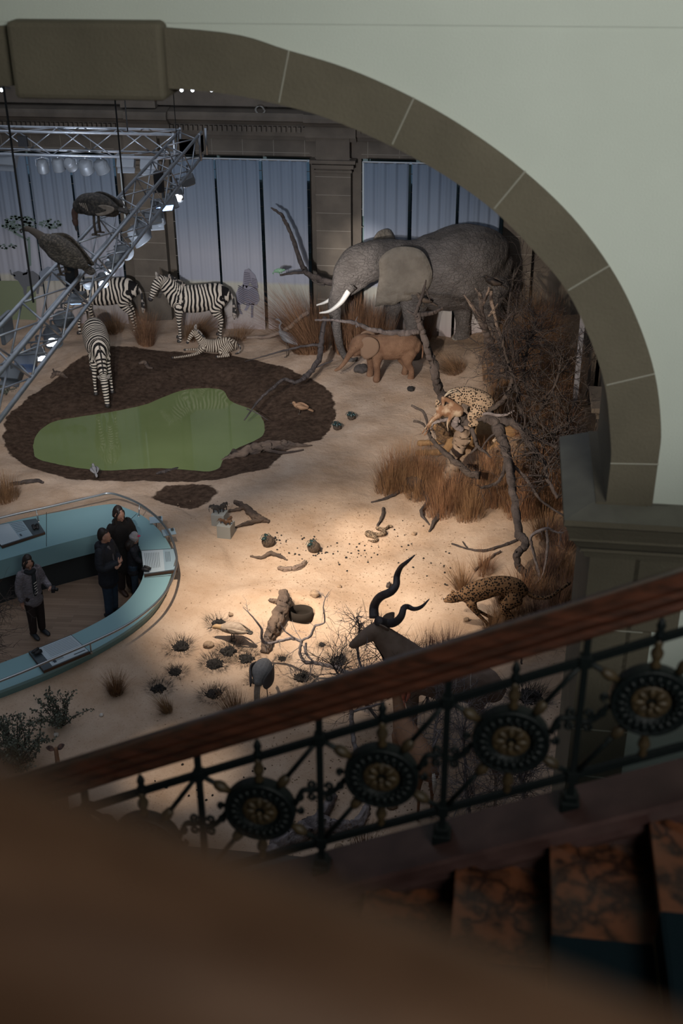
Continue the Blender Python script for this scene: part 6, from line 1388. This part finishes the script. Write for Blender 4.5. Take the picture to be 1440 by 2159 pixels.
# left front bush tree and branches among kudu
Yk = 14.7
tree('dead_shrub', 'silvery dead branch arching over the gnarled stump in front of the crane', 'branch', [
 ('stem', [(820, 1470, 15, 13.6), (770, 1440, 14, 13.9), (720, 1412, 13, 14.2), (690, 1402, 12, 14.4), (665, 1398, 11, 14.5), (642, 1395, 11, 14.6), (632, 1375, 10, 14.7), (636, 1352, 10, 14.8)], None),
 ('branch', [(636, 1352, 9, 14.8), (615, 1346, 9, 14.9), (590, 1352, 8, 15.0), (560, 1356, 8, 15.0), (552, 1345, 7, 15.0), (551, 1325, 6, 15.0), (532, 1300, 4, 15.0), (512, 1280, 2, 15.0)], None),
 ('branch', [(636, 1350, 8, 14.8), (655, 1340, 8, 14.8), (665, 1320, 7, 14.8), (684, 1312, 5, 14.8), (682, 1280, 4, 14.8), (686, 1262, 3, 14.8), (694, 1247, 2, 14.8)], None),
 ('branch', [(645, 1355, 8, 14.7), (645, 1375, 8, 14.6), (655, 1390, 7, 14.5), (665, 1398, 7, 14.5)], None),
 ('branch', [(622, 1346, 5, 14.8), (600, 1330, 4, 14.8), (590, 1312, 3, 14.8)], None)], barkw, twigs=[(1, 12, .22, .005, 1, (0, 0, .5)), (2, 8, .18, .005, 1, (0, 0, .5)), (0, 20, .4, .007, 2, (0, 0, .5))])
for i, (st, n_, L_, lab, mt_) in enumerate([
 ([(790, 1480, 9, 13.6), (770, 1430, 8, 13.8), (755, 1380, 7, 14), (758, 1330, 6, 14.0), (752, 1300, 4, 14)], 26, .38, 'twiggy grey bush in front of the kudu muzzle', barkw),
 ([(850, 1500, 9, 13.3), (840, 1440, 8, 13.5), (815, 1400, 7, 13.7), (800, 1370, 5, 13.8)], 34, .42, 'twiggy bush against the kudu neck', bark),
 ([(800, 1520, 10, 13.2), (760, 1470, 9, 13.5), (720, 1430, 8, 13.8), (700, 1400, 5, 14)], 30, .38, 'low grey bush between the crane and the kudu', bark),
 ([(900, 1490, 9, 13.5), (905, 1440, 8, 13.7), (915, 1400, 6, 13.9)], 30, .40, 'bare bush behind the kudu shoulder at the handrail', bark),
 ([(1000, 1760, 12, 11.2), (985, 1680, 10, 11.4), (980, 1600, 8, 11.6), (975, 1540, 5, 11.8)], 55, .45, 'dense thorn thicket seen through the balustrade, left part', barkw),
 ([(1110, 1720, 12, 11.6), (1100, 1650, 10, 11.8), (1090, 1580, 8, 12.0), (1080, 1520, 5, 12.2)], 55, .45, 'dense thorn thicket seen through the balustrade, right part by the stone pier', barkw),
 ([(1040, 1740, 10, 11.8), (1045, 1660, 9, 12), (1040, 1590, 7, 12.2)], 45, .45, 'dense thorn thicket behind the second medallion', barkl),
 ([(920, 1640, 10, 12.2), (915, 1560, 9, 12.5), (925, 1500, 7, 12.7), (940, 1450, 4, 13)], 34, .42, 'pale thorn bush beside the tan antelope', barkw)]):
    tangle(lab, st, n_, L_, .008, 3 if i > 3 else 2, mt_, None, (0, 0, .6), 'thorn_bush')
tree('white_sapling', 'white barked leaning sapling just under the handrail beside the tan antelope', 'tree', [('stem', [(760, 1610, 12, 12.5), (748, 1570, 13, 12.7), (742, 1530, 14, 12.9), (740, 1495, 13, 13.0), (735, 1470, 12, 13.1)], None), ('branch', [(745, 1500, 8, 13), (780, 1490, 8, 13), (810, 1482, 7, 13)], None)], barkw)
tree('grey_branch', 'smooth grey branch curving past the medallion near the thicket', 'branch', [('stem', [(870, 1600, 9, 12.0), (885, 1580, 10, 12.2), (905, 1590, 9, 12.2), (920, 1560, 8, 12.4), (930, 1540, 6, 12.5)], None)], barkw)
# left edge twiggy bush in front of the bench
tangle('dead twiggy branches at the left edge in front of the bench', [(-40, 1420, 10, 14.2), (-25, 1360, 8, 14.4), (-10, 1300, 7, 14.5), (0, 1250, 5, 14.6)], 40, .36, .006, 2, barkd, None, (.5, 0, .1), 'twiggy_bush')

# ---- logs and sticks on the ground
def log(name, label, px, mt, extra=(), cat='log', sides=10):
    q = groute(px); o = q[0, :3].copy(); t = thing(name, label, cat, o); m = MB(); m.gnarl(np.c_[q[:, :3]-o, q[:, 3]], .55, 18); m.build('stem', mt, t, True)
    for e_ in extra:
        q2 = groute(e_, 1.2); m = MB(); m.gnarl(np.c_[q2[:, :3]-o, q2[:, 3]], .6, 10); m.build('side_branch', mt, t, True)
    return t
log('driftwood_log', 'split pale driftwood log at the lower right shore of the waterhole', [(468, 972, 4), (490, 965, 12), (530, 955, 20), (575, 947, 22), (610, 944, 16), (640, 942, 7), (658, 940, 3)], barkb, [[(560, 952, 8), (600, 957, 5), (640, 950, 3)], [(500, 962, 6), (492, 950, 4), (480, 968, 3)]])
log('dark_stick', 'short black stick at the lower shore of the waterhole', [(330, 1000, 4), (345, 996, 7), (376, 989, 5)], barkd, cat='stick')
log('stick', 'brown log end poking out of the grass at the left edge', [(20, 1024, 8), (55, 1019, 10), (80, 1016, 7), (92, 1019, 5)], barkd, cat='log')
log('forked_driftwood', 'forked dark driftwood on the sand right of the little pedestals', [(495, 1060, 8), (515, 1070, 13), (530, 1085, 15), (545, 1098, 16), (568, 1102, 8)], barkb, [[(520, 1073, 8), (490, 1079, 6), (466, 1081, 3)], [(560, 1100, 9), (530, 1106, 9), (495, 1114, 4)]])
log('twisted_stick', 'thin twisted stick beneath the dung balls', [(528, 1174, 4), (550, 1178, 7), (572, 1170, 9), (590, 1175, 7), (606, 1182, 3)], barkb, cat='stick')
log('curved_log', 'curved pale log with an upturned end on the sand mound', [(588, 1200, 8), (605, 1203, 11), (625, 1201, 11), (640, 1192, 10), (643, 1186, 8)], barkl)
log('gnarled_stump', 'long gnarled split stump lying beside the burrow hole', [(598, 1252, 18), (600, 1275, 26), (592, 1300, 26), (580, 1325, 28), (568, 1350, 22), (558, 1378, 16)], barkb, [[(595, 1275, 9), (578, 1272, 8), (568, 1268, 6)]], sides=9)
log('root_stump', 'black knotted root stump in the grass under the dead tree', [(945, 1040, 26), (975, 1025, 40), (1000, 1012, 36), (1014, 998, 20)], barkd)
log('root_log', 'grey knotted root with a long arm reaching left from the grass', [(895, 1038, 14), (880, 1030, 30), (862, 1028, 24), (845, 1038, 10), (815, 1052, 6), (783, 1060, 4)], bark, [[(890, 1040, 10), (902, 1060, 9), (888, 1084, 7), (905, 1108, 3)]])
log('bark_strip', 'flat dark bark strips hanging on the sandy slope below the root', [(808, 1072, 5), (806, 1090, 7), (796, 1110, 4)], barkd, cat='stick')
log('bark_strip', 'black splintered wood piece right of the bark strips on the slope', [(930, 1085, 12), (918, 1100, 10), (905, 1122, 4)], barkd, [[(935, 1088, 6), (925, 1075, 3)]], cat='stick')
log('grey_branch', 'thin forked branch lying on the sand above the cheetah', [(952, 1147, 3), (985, 1158, 4), (1020, 1163, 6), (1060, 1152, 6), (1090, 1140, 5)], bark, [[(985, 1157, 3), (975, 1143, 2)], [(1055, 1165, 5), (1030, 1180, 5), (1000, 1205, 4)]], cat='branch')
log('large_log', 'big weathered forked log on the sand behind the first medallion', [(560, 1812, 26), (600, 1780, 34), (640, 1758, 36), (680, 1745, 30), (720, 1748, 24), (755, 1738, 22), (775, 1702, 14)], barkw, [[(660, 1748, 22), (690, 1710, 18), (705, 1680, 12)]], sides=12)
log('root_piece', 'small curled driftwood on the dark mud behind the drinking zebra', [(293, 768, 5), (305, 766, 7), (312, 776, 6), (322, 778, 4)], barkb, cat='stick')
log('root_piece', 'knotted dry root on the bank left of the drinking zebra', [(108, 798, 5), (118, 790, 10), (130, 792, 8), (142, 797, 3)], barkb, [[(116, 790, 5), (112, 780, 3)]], cat='root')
log('mossy_stick', 'greenish short stick on the sand beside the upper horn', [(820, 1232, 9), (818, 1240, 9)], barkd, cat='stick')
tree('sapling_twig', 'thin dead sapling on the sand under the handrail near the pier', 'bush', [('stem', [(1100, 1400, 6, 15.2), (1098, 1375, 5, 15.4), (1092, 1340, 3, 15.6)], barkd)], barkd, twigs=[(0, 14, .4, .006, 2, (0, 0, .6))])

# ================================================================== GRASS AND BUSHES
gbrown = mat('dry_brown_grass', (.30, .17, .085), .9, c2=(.15, .08, .04), scale=13)
gred = mat('russet_grass', (.16, .075, .04), .9, c2=(.31, .165, .085), scale=13)
gpale = mat('straw_grass', (.36, .24, .14), .9, c2=(.25, .155, .085), scale=9)
gblk = mat('charred_dung_straw', (.016, .014, .014), .95, c2=(.04, .034, .03), scale=30, bump=1)
gpur = mat('dusky_dry_grass', (.17, .10, .075), .9, c2=(.11, .06, .05), scale=9)
def tuft_mesh(n_, h, spread, lean=(0, 0), base=.08, w_=.006, at_=None, sc=1.0):
    m = MB(); vs = []; fs = []; n_ = int(n_*1.25); w_ = w_*.62
    for i in range(n_):
        a = RNG.uniform(0, 2*pi); f = RNG.random()**.6; b = base*1.25*f; x, y = cos(a)*b, sin(a)*b
        an = a+RNG.normal(0, .45); s = spread*(.15+.95*f)*RNG.uniform(.5, 1.25); dx, dy = cos(an)*s+lean[0], sin(an)*s+lean[1]
        hh = h*RNG.uniform(.35, 1.12)*(1-.25*f); pxv, pyv = -sin(an)*w_, cos(an)*w_; k0 = len(vs); wz = RNG.normal(0, .05, 2); zb_ = 0 if at_ is None else (H(at_[0]+x*sc, at_[1]+y*sc)-at_[2])/sc
        for t_ in (0, .35, .7, 1.0):
            wd = 1-t_*.85; cx_ = x+(dx*(.55*t_+.45*t_**2)+wz[0]*t_*t_)*hh; cy_ = y+(dy*(.55*t_+.45*t_**2)+wz[1]*t_*t_)*hh; cz_ = zb_+hh*(t_-.30*min(1.3, s*s)*t_*t_)
            vs += [(cx_-pxv*wd, cy_-pyv*wd, cz_), (cx_+pxv*wd, cy_+pyv*wd, cz_)]
        for j in range(3): fs.append((k0+2*j, k0+2*j+1, k0+2*j+3, k0+2*j+2))
    m.add(vs, fs); return m
protos = {}
def tuft(label, u, v, h, spread, n_, mt, group=None, lean=(0, 0), base=.08, proto=None, Y=None, scale=1.0, w_=.006, name='grass_tuft'):
    p = GT(u, v) if Y is None else P(u, v, Y)
    o = tuft_mesh(int(n_*(.9 if proto else 1)), h, spread, lean, base, w_, p, scale).build(name, mt)
    o.location = (float(p[0]), float(p[1]), float(p[2])-.02); o.scale = (scale,)*3
    tag(o, label, 'grass', group); return o
T_ = tuft
T_('round tuft of brown grass on open sand right of the bench', 245, 1462, .42, .75, 420, gbrown, base=.07)
T_('pale straw tuft on the sand below the black droppings', 354, 1500, .38, .6, 260, gpale, lean=(-.35, -.2), base=.06)
T_('brown grass tuft just above the handrail left of the crane', 497, 1512, .5, .6, 320, gbrown, lean=(-.2, .1), base=.1)
T_('small reddish tuft between the tuft and the crane legs', 535, 1500, .34, .5, 120, gbrown, lean=(.5, 0), base=.05)
T_('wide dry grass clump at the left edge above the bench', 14, 1052, .62, .5, 500, gbrown, base=.2)
T_('large brown grass clump between the two upright zebras', 308, 726, 1.0, .62, 800, gred, base=.16)
T_('flattened grass behind the belly of the far zebra', 240, 700, .7, 1.1, 420, gbrown, base=.2, lean=(-.3, 0))
T_('grass clump behind the legs of the standing zebra', 410, 712, .85, 1.0, 600, gbrown, base=.25, lean=(.5, 0))
T_('low straw grass right of the zebra foal', 505, 712, .45, 1.1, 300, gbrown, base=.25, lean=(.3, 0))
T_('huge fan of dry grass left of the elephant trunk', 655, 738, 1.7, .95, 1300, gred, base=.35, lean=(-.45, 0), w_=.008)
T_('dense dry grass just left of the elephant trunk base', 650, 740, 1.1, .8, 700, gbrown, base=.3, lean=(-.2, 0))
T_('tall upright russet grass behind the elephant trunk', 748, 735, 1.45, .3, 1500, gred, base=.45, w_=.008)
T_('tall upright russet grass between the elephant trunk and forelegs', 790, 735, 1.3, .3, 900, gred, base=.35, w_=.008)
T_('grass behind the elephant calf rump', 880, 715, .8, .4, 500, gbrown, base=.3)
T_('flat swept grass tuft under the elephant belly', 960, 782, .5, 1.2, 600, gbrown, base=.2, lean=(-.9, 0))
T_('reddish grass clump below the spiral horns', 905, 1402, .75, .4, 500, gpur, base=.14)
T_('reddish grass clump right of the clump below the horns', 945, 1385, .6, .5, 320, gpur, base=.14)
T_('straw grass fan over the back of the cheetah', 975, 1245, .62, .9, 300, gbrown, base=.08, lean=(-.1, .1))
T_('russet grass at the feet of the cheetah', 1040, 1335, .5, .6, 300, gbrown, base=.12)
T_('thin grass at the curb behind the large forked log', 770, 1800, .5, .6, 120, gbrown, base=.15)
import itertools
i = 0
front = [(830, 1010), (860, 1000), (890, 1010), (850, 1030), (915, 1015), (880, 1045), (925, 1050), (820, 1035), (960, 1060), (1000, 1065), (1040, 1060), (1075, 1065), (930, 1080), (990, 1090), (1100, 1085), (1140, 1080), (1165, 1060), (1060, 1030), (1110, 1040), (1150, 1020), (1015, 1040), (1180, 1030), (1030, 1000), (1100, 1000), (1160, 990)]
for u, v in front:
    k_ = i % 4; T_('dry brown grass tuft massed around the foot of the dead tree', u, v, .78, .55, 420, (gred, gbrown, gred, gbrown)[k_], 'grass around the dead tree', base=.26, proto='f%d' % k_, scale=float(RNG.uniform(.75, 1.1)), w_=.007); i += 1
wall_ = [(1050, 790), (1075, 800), (1100, 790), (1130, 800), (1160, 800), (1070, 830), (1100, 840), (1135, 835), (1165, 840), (1085, 870), (1120, 875), (1155, 880), (1180, 860), (1060, 860), (1110, 910), (1150, 915), (1185, 910), (1175, 945), (1140, 950), (1180, 780), (1090, 760), (1130, 760), (1165, 760), (1110, 720), (1150, 725), (1180, 730)]
for u, v in wall_:
    if GT(u, v)[0] > 1.45: continue
    k_ = i % 3; T_('tall tawny grass standing along the right wall of the diorama', u, v, 1.5, .22, 520, (gred, gbrown, gbrown)[k_], 'tall grass by the right wall', base=.28, proto='w%d' % k_, scale=float(RNG.uniform(.8, 1.15)), w_=.009, name='tall_grass'); i += 1
low = [(1150, 1130), (1190, 1150), (1175, 1190), (1200, 1220), (1150, 1215), (1100, 1250), (1140, 1255), (1180, 1260), (1210, 1260), (1090, 1290), (1130, 1300), (1170, 1300), (1065, 1310), (1060, 1270), (1020, 1205), (1195, 1290)]
for u, v in low:
    if GT(u, v)[0] > 1.6: continue
    k_ = i % 3; T_('low dry brush tuft on the slope right of the cheetah', u, v, .55, .7, 300, (gred, gbrown, gpur)[k_], 'dry brush right of the cheetah', base=.16, proto='l%d' % k_, scale=float(RNG.uniform(.8, 1.2)), w_=.006, name='dry_brush'); i += 1
# dung piles
pil = [(460, 1313, 1.1, 'black dropping pile behind the pale vulture head'), (378, 1366, 1.2, 'double black dropping pile near the bench'), (484, 1372, 1.1, 'black dropping pile below the pale vulture feet'), (518, 1388, 1.15, 'black dropping pile left of the stump foot'), (452, 1398, 1.2, 'black dropping pile in the middle of the group'), (372, 1419, .9, 'small black dropping pile above the round grass tuft row'), (336, 1452, 1.0, 'black dropping pile right of the round brown tuft'), (448, 1465, 1.1, 'blackest dropping pile left of the crane legs'), (540, 1434, .8, 'dropping pile at the left foot of the crane'), (632, 1431, 1.1, 'dropping pile right of the crane'), (597, 1390, .6, 'tiny black dropping pile right of the crane back'), (718, 1392, 1.2, 'black dropping pile under the kudu muzzle'), (680, 1360, .5, 'small black dropping pile under the silvery branch'), (1110, 1470, 1.7, 'large black heap seen just under the handrail near the pier')]
for u, v, s, lab in pil:
    p = GT(u, v); t = thing('dung_pile', lab, 'droppings', p, RNG.uniform(0, 6), group=None, scale=s*.92)
    blob('heap', [[(-.08, 0, -.02, .10, .035), (.02, .03, .01, .11, .04), (.10, 0, -.02, .08, .035)], [(0, -.05, -.01, .07, .04), (.02, .08, 0, .06, .04)]], gblk, t, .014, 0, disp=(.10, .022))
    tuft_mesh(260, .13, 1.9, (0, 0), .17, .004).build('straw', gblk, t)
# leafy bushes lower left
leafm = mat('grey_green_leaves', (.07, .085, .06), .8, c2=(.13, .14, .11), scale=20); stm = mat('bush_stem', (.06, .05, .045), .9)
def leafy(label, u, v, h, n_, s):
    p = GT(u, v); t = thing('leafy_bush', label, 'bush', p); m = MB(); lm = MB()
    for i_ in range(n_):
        a = RNG.uniform(0, 2*pi); d = np.array([cos(a)*.8, sin(a)*.8, RNG.uniform(.5, 1.6)]); d /= np.linalg.norm(d); pts = [np.zeros(3)]
        for k_ in range(7): d = d+RNG.normal(0, .22, 3)+np.array([0, 0, .06]); d /= np.linalg.norm(d); pts.append(pts[-1]+d*h/7*RNG.uniform(.8, 1.1))
        m.tube(pts, [.012-.0012*k_ for k_ in range(8)], 5)
        for k_ in range(2, 8):
            for _ in range(s):
                c = pts[k_-1]+(pts[k_]-pts[k_-1])*RNG.random()+RNG.normal(0, .016, 3); q = RNG.normal(0, 1, 3); q /= np.linalg.norm(q); r_ = np.cross(q, RNG.normal(0, 1, 3)); r_ /= np.linalg.norm(r_); l_ = .048
                lm.add([c, c+q*l_*.5+r_*l_*.32, c+q*l_, c+q*l_*.5-r_*l_*.32], [(0, 1, 2, 3)])
    m.build('stems', stm, t, True); lm.build('leaves', leafm, t)
leafy('small grey green bush casting a twiggy shadow right of the antelope ears', 133, 1530, .62, 16, 9)
leafy('larger grey green bush at the lower left corner of the sand', 40, 1612, .80, 34, 13)
leafy('low dark shrub at the left edge near the grey root', 14, 832, .4, 10, 5)
# ---- balls, beetles, stones, pedestals, snake
dungm = mat('brown_dung_ball', (.11, .075, .05), .95, c2=(.06, .04, .03), scale=20, bump=2, bscale=40); beet = mat('green_black_beetle_shell', (.03, .06, .06), .25, .4)
for u, v, r, lab in [(566, 1142, .13, 'rough dung ball with beetles, left of the scattered pellets'), (662, 1154, .125, 'round dung ball with a beetle amid the scattered pellets'), (741, 878, .095, 'dark dung ball with a beetle, upper one right of the mud'), (711, 899, .10, 'dung ball with several beetles at the edge of the mud')]:
    p = GT(u, v, .07); t = thing('dung_ball', lab, 'dung ball', p); blob('ball', [[(-.02, 0, 0, r, r*.9), (.02, 0, 0, r, r*.9)]], dungm, t, .02, 1, disp=(.03, .04))
    for q in range(2 if r > .11 else 3):
        a = 2.2+q*1.7; b = thing('beetle', lab.replace('rough dung ball with beetles', 'beetle clinging to the dung ball').replace('round dung ball with a beetle', 'beetle clinging to the round dung ball').replace('dark dung ball with a beetle', 'beetle clinging to the dark dung ball').replace('dung ball with several beetles', 'beetle clinging to the dung ball'), 'beetle', (p[0]+cos(a)*r*.6, p[1]+sin(a)*r*.6, p[2]+r*.72), a, group='beetles on the dung balls '+lab[:12])
        m = MB(); m.ball((0, 0, 0), (.055, .036, .026), 10); m.build('shell', beet, b, True); m = MB(); m.ball((.055, 0, -.003), (.022, .024, .016), 8); m.build('head', beet, b, True)
        m = MB()
        for s in (-1, 1):
            for x in (-.03, 0, .03): m.tube([(x, s*.03, 0), (x*1.3, s*.06, .015), (x*1.7, s*.085, -.03)], .005, 4)
        m.build('legs', beet, b)
rockm = mat('pale_brown_rock', (.34, .24, .16), .9, c2=(.22, .15, .10), scale=8, bump=1.5, bscale=20)
def rock(label, u, v, r, mt=rockm):
    p = GT(u, v, r*.35); o = blob('rock', [[(-r*.35, 0, 0, r*.8, r*.55), (r*.35, .0, 0, r*.75, r*.5)]], mt, None, r*.16, 1, loc=p, disp=(r*.5, r*.6), rot=(0, 0, RNG.uniform(0, 6))); tag(o, label, 'rock'); return o
t = thing('burrow_lip', 'rough sandy overhang above the dark burrow opening', 'mound', GT(640, 1268)); blob('lip', [[(-.26, .05, -.02, .10, .10), (-.1, .0, .07, .13, .12), (.12, -.02, .08, .14, .12), (.32, .06, .0, .12, .10)]], mat('burrow_sand', (.42, .29, .19), .95, c2=(.3, .2, .13), scale=7, bump=1.5), t, .025, 2, disp=(.09, .08))
m = MB(); hp_b = onG(HOLE[0], HOLE[1]); hz = float(Hv(HOLE[0]-.5, HOLE[1])); m.lathe([(.03, -.34), (.12, -.30), (.17, -.15), (.16, -.03), (.14, -.03), (.15, -.15), (.10, -.27), (.02, -.30)], n=18); m.v = [(v[0]*1.25, v[1], v[2]) for v in m.v]; o = m.build('burrow_shade_bowl', mat('painted_burrow_shade', (.018, .012, .008), .95), t, True); o.location = (HOLE[0]-t.location.x, HOLE[1]-t.location.y, hz-t.location.z)  # near-black bowl set in the pit, its colour paints the shade inside the burrow
rock('brown rock above the burrow hole', 664, 1252, .105); rock('pale flat stone below the pale vulture', 440, 1359, .10); rock('small stone above the pale vulture', 487, 1296, .05); rock('small white stone on the burrow mound', 715, 1236, .05)
rock('small stone on the sand in front of the cheetah forefeet', 983, 1306, .06); rock('yellowish rock seen below the third medallion', 826, 1698, .09); rock('pale stone at the curb near the large log', 715, 1787, .08); rock('dark round boulder beside the calf trunk', 760, 778, .2, mat('dark_boulder', (.075, .062, .055), .9, bump=1)); rock('dark dropping stone on the sand below the elephant calf', 866, 820, .11, gblk)
rock('small stone at the right on the slope above the forked branch', 873, 1125, .06); rock('white pebble near the leafy bush', 119, 1549, .05, whitef); rock('white pebble between the two tufts', 214, 1507, .04, whitef)
# pellets: individually placed
pm = MB(); pm.ball((0, 0, 0), (.022, .016, .014), 6); pel0 = pm.build('dark_pellet', gblk); cnt = 0
rp = np.random.default_rng(5)
for k_ in range(120):
    if k_ < 70: u = rp.uniform(580, 800); v = 1142+(u-580)*.14+rp.normal(0, 15)
    elif k_ < 95: u = rp.uniform(830, 950); v = 1160+rp.normal(0, 45)+(u-830)*.3
    else: u = rp.uniform(300, 560); v = 1640+rp.normal(0, 28)
    p = GT(u, v, .008); o = pel0 if k_ == 0 else pel0.copy()
    if k_: COL.objects.link(o)
    o.location = tuple(map(float, p)); o.rotation_euler = (0, 0, rp.uniform(0, 6)); sc_ = rp.uniform(.6, 1.3); o.scale = (sc_,)*3
    if k_ < 70: tag(o, 'small dark pellet strewn between the dung balls and the snake', 'pellet', 'pellets strewn past the dung balls')
    elif k_ < 95: tag(o, 'small dark pellet on the sand right of the upper horn', 'pellet', 'pellets right of the horns')
    else: tag(o, 'small dark pellet on the bright sand under the handrail', 'pellet', 'pellets on the bright sand patch')
pb = MB()
for k_ in range(2600):
    z_ = rp.random()
    if z_ < .35: u, v = rp.uniform(560, 960), rp.uniform(1060, 1300)
    elif z_ < .55: u, v = rp.uniform(720, 1000), rp.uniform(770, 860)
    elif z_ < .75: u, v = rp.uniform(560, 940), rp.uniform(1500, 1850)
    else: u, v = rp.uniform(300, 1180), rp.uniform(1050, 1600)
    p = G(u, v, 0); p[2] = H(p[0], p[1])
    r = rp.uniform(.006, .02); a = rp.uniform(0, 6); c = cos(a); s = sin(a)
    pb.add([(p[0]+c*r, p[1]+s*r, p[2]), (p[0]-s*r, p[1]+c*r*.8, p[2]), (p[0]-c*r, p[1]-s*r, p[2]), (p[0]+s*r, p[1]-c*r, p[2]), (p[0], p[1], p[2]+r*.9)], [(0, 1, 4), (1, 2, 4), (2, 3, 4), (3, 0, 4)])
tag(pb.build('gravel', rockm), 'fine gravel scattered over the savanna sand', 'gravel', kind='stuff')
snm = spot_mat('snake_skin', (.22, .16, .11), (.07, .05, .035), 28, .5)
q = groute([(776, 1140, 3), (788, 1144, 7), (794, 1140, 9), (786, 1134, 11), (774, 1131, 11), (776, 1126, 11), (792, 1131, 12), (808, 1130, 12), (810, 1123, 11), (798, 1118, 10), (796, 1116, 8), (812, 1117, 7), (820, 1112, 8)], .8, 0); o = q[0, :3].copy(); q[:, 3] = np.clip(q[:, 3]*.8, .010, .04)
t = thing('snake', 'patterned snake coiled in loose bends on the brightest patch of sand', 'snake', o); m = MB(); m.tube(q[:, :3]-o, list(q[:, 3]), 10); m.build('body', snm, t, True); m = MB(); m.ball(q[-1, :3]-o+np.array([.03, 0, 0]), (.05, .035, .022), 8); m.build('head', snm, t, True)
pedm = mat('grey_pedestal', (.30, .31, .30), .7)
for u, v, s, hh, lab, kind_ in [(461, 1112, .26, .26, 'grey pedestal with two dark toy elephants, the farther of the two', 0), (474, 1138, .27, .28, 'grey pedestal with little pale animals, the nearer of the two', 1)]:
    p = GT(u, v-2); o = MB(); o.box((0, 0, hh/2), (s, s, hh)); ob = o.build('pedestal', pedm, None, bevel=.004, loc=(p[0], p[1]+s/2, p[2]-.02)); ob.rotation_euler = (0, 0, -.12); tag(ob, lab, 'pedestal')
    for j in range(2 if kind_ == 0 else 3):
        src = EL if kind_ == 0 else EC; c = copy_tree(src); c.scale = (.052,)*3 if kind_ == 0 else (.085,)*3; c.rotation_euler = (0, 0, [2.9, 1.1, .3][j]); c.location = (p[0]+[-.05, .06, .05][j], p[1]+s/2+[-.02, .05, -.06][j], p[2]-.02+hh)
        tag(c, (['toy elephant in dark grey facing left on the far pedestal', 'toy elephant in dark grey turned away on the far pedestal'] if kind_ == 0 else ['small pale brown model elephant at the left on the near pedestal', 'small pale brown model elephant at the back of the near pedestal', 'small pale brown model elephant at the front of the near pedestal'])[j], 'figurine'); c.name = 'elephant_figurine'
# small dark glass case post at the foot of the pier, glass screen edge
m = MB(); a = GT(1212, 1240); m.box((a[0]+.1, a[1]+.0, a[2]+.5), (.05, .05, 1.0)); 
x_ = float(PX(1196, 1000, 0.0001)[0]) if False else 0
# speaker like box near the pier
p = GT(1208, 1392, .2); o = MB(); o.box((0, 0, 0), (.16, .14, .42)); ob = o.build('bollard_lamp', mat('dark_bollard', (.03, .035, .045), .3, .3), None, bevel=.01, loc=p); tag(ob, 'small dark box lamp standing at the foot of the stone pier', 'lamp')

# little lamps on the ledge high above the windows and a coil of cable on the cornice
for i, (u, lab) in enumerate([(384, 'small bright lamp on the high ledge, leftmost of the row under the arch'), (407, 'small bright lamp on the high ledge, middle of the row'), (447, 'small bright lamp on the high ledge, rightmost of the row'), (5, 'small bright lamp at the far left beside the keystone')]):
    p = P(u, 187, YB-.7); t = thing('ledge_lamp', lab, 'lamp', p); m = MB(); m.tube([(0, .06, 0), (0, -.06, -.02)], .055, 12); m.build('housing', lampgrey, t); m = MB(); m.tube([(0, -.062, -.02), (0, -.068, -.02)], .05, 12); m.build('lens', glow, t)
    m = MB(); m.tube([(0, .05, 0), (0, .7, -.1)], .015, 6); m.build('bracket', lampgrey, t)
p = P(546, 232, YB-.4); m = MB(); m.tube([(cos(a)*.11+.004*a, 0, sin(a)*.09) for a in np.linspace(0, 4*pi, 40)], .008, 5); o = m.build('cable_coil', mat('pale_cable', (.3, .29, .27), .7), None, True, loc=p); tag(o, 'small coil of pale cable left on the stone cornice', 'cable')
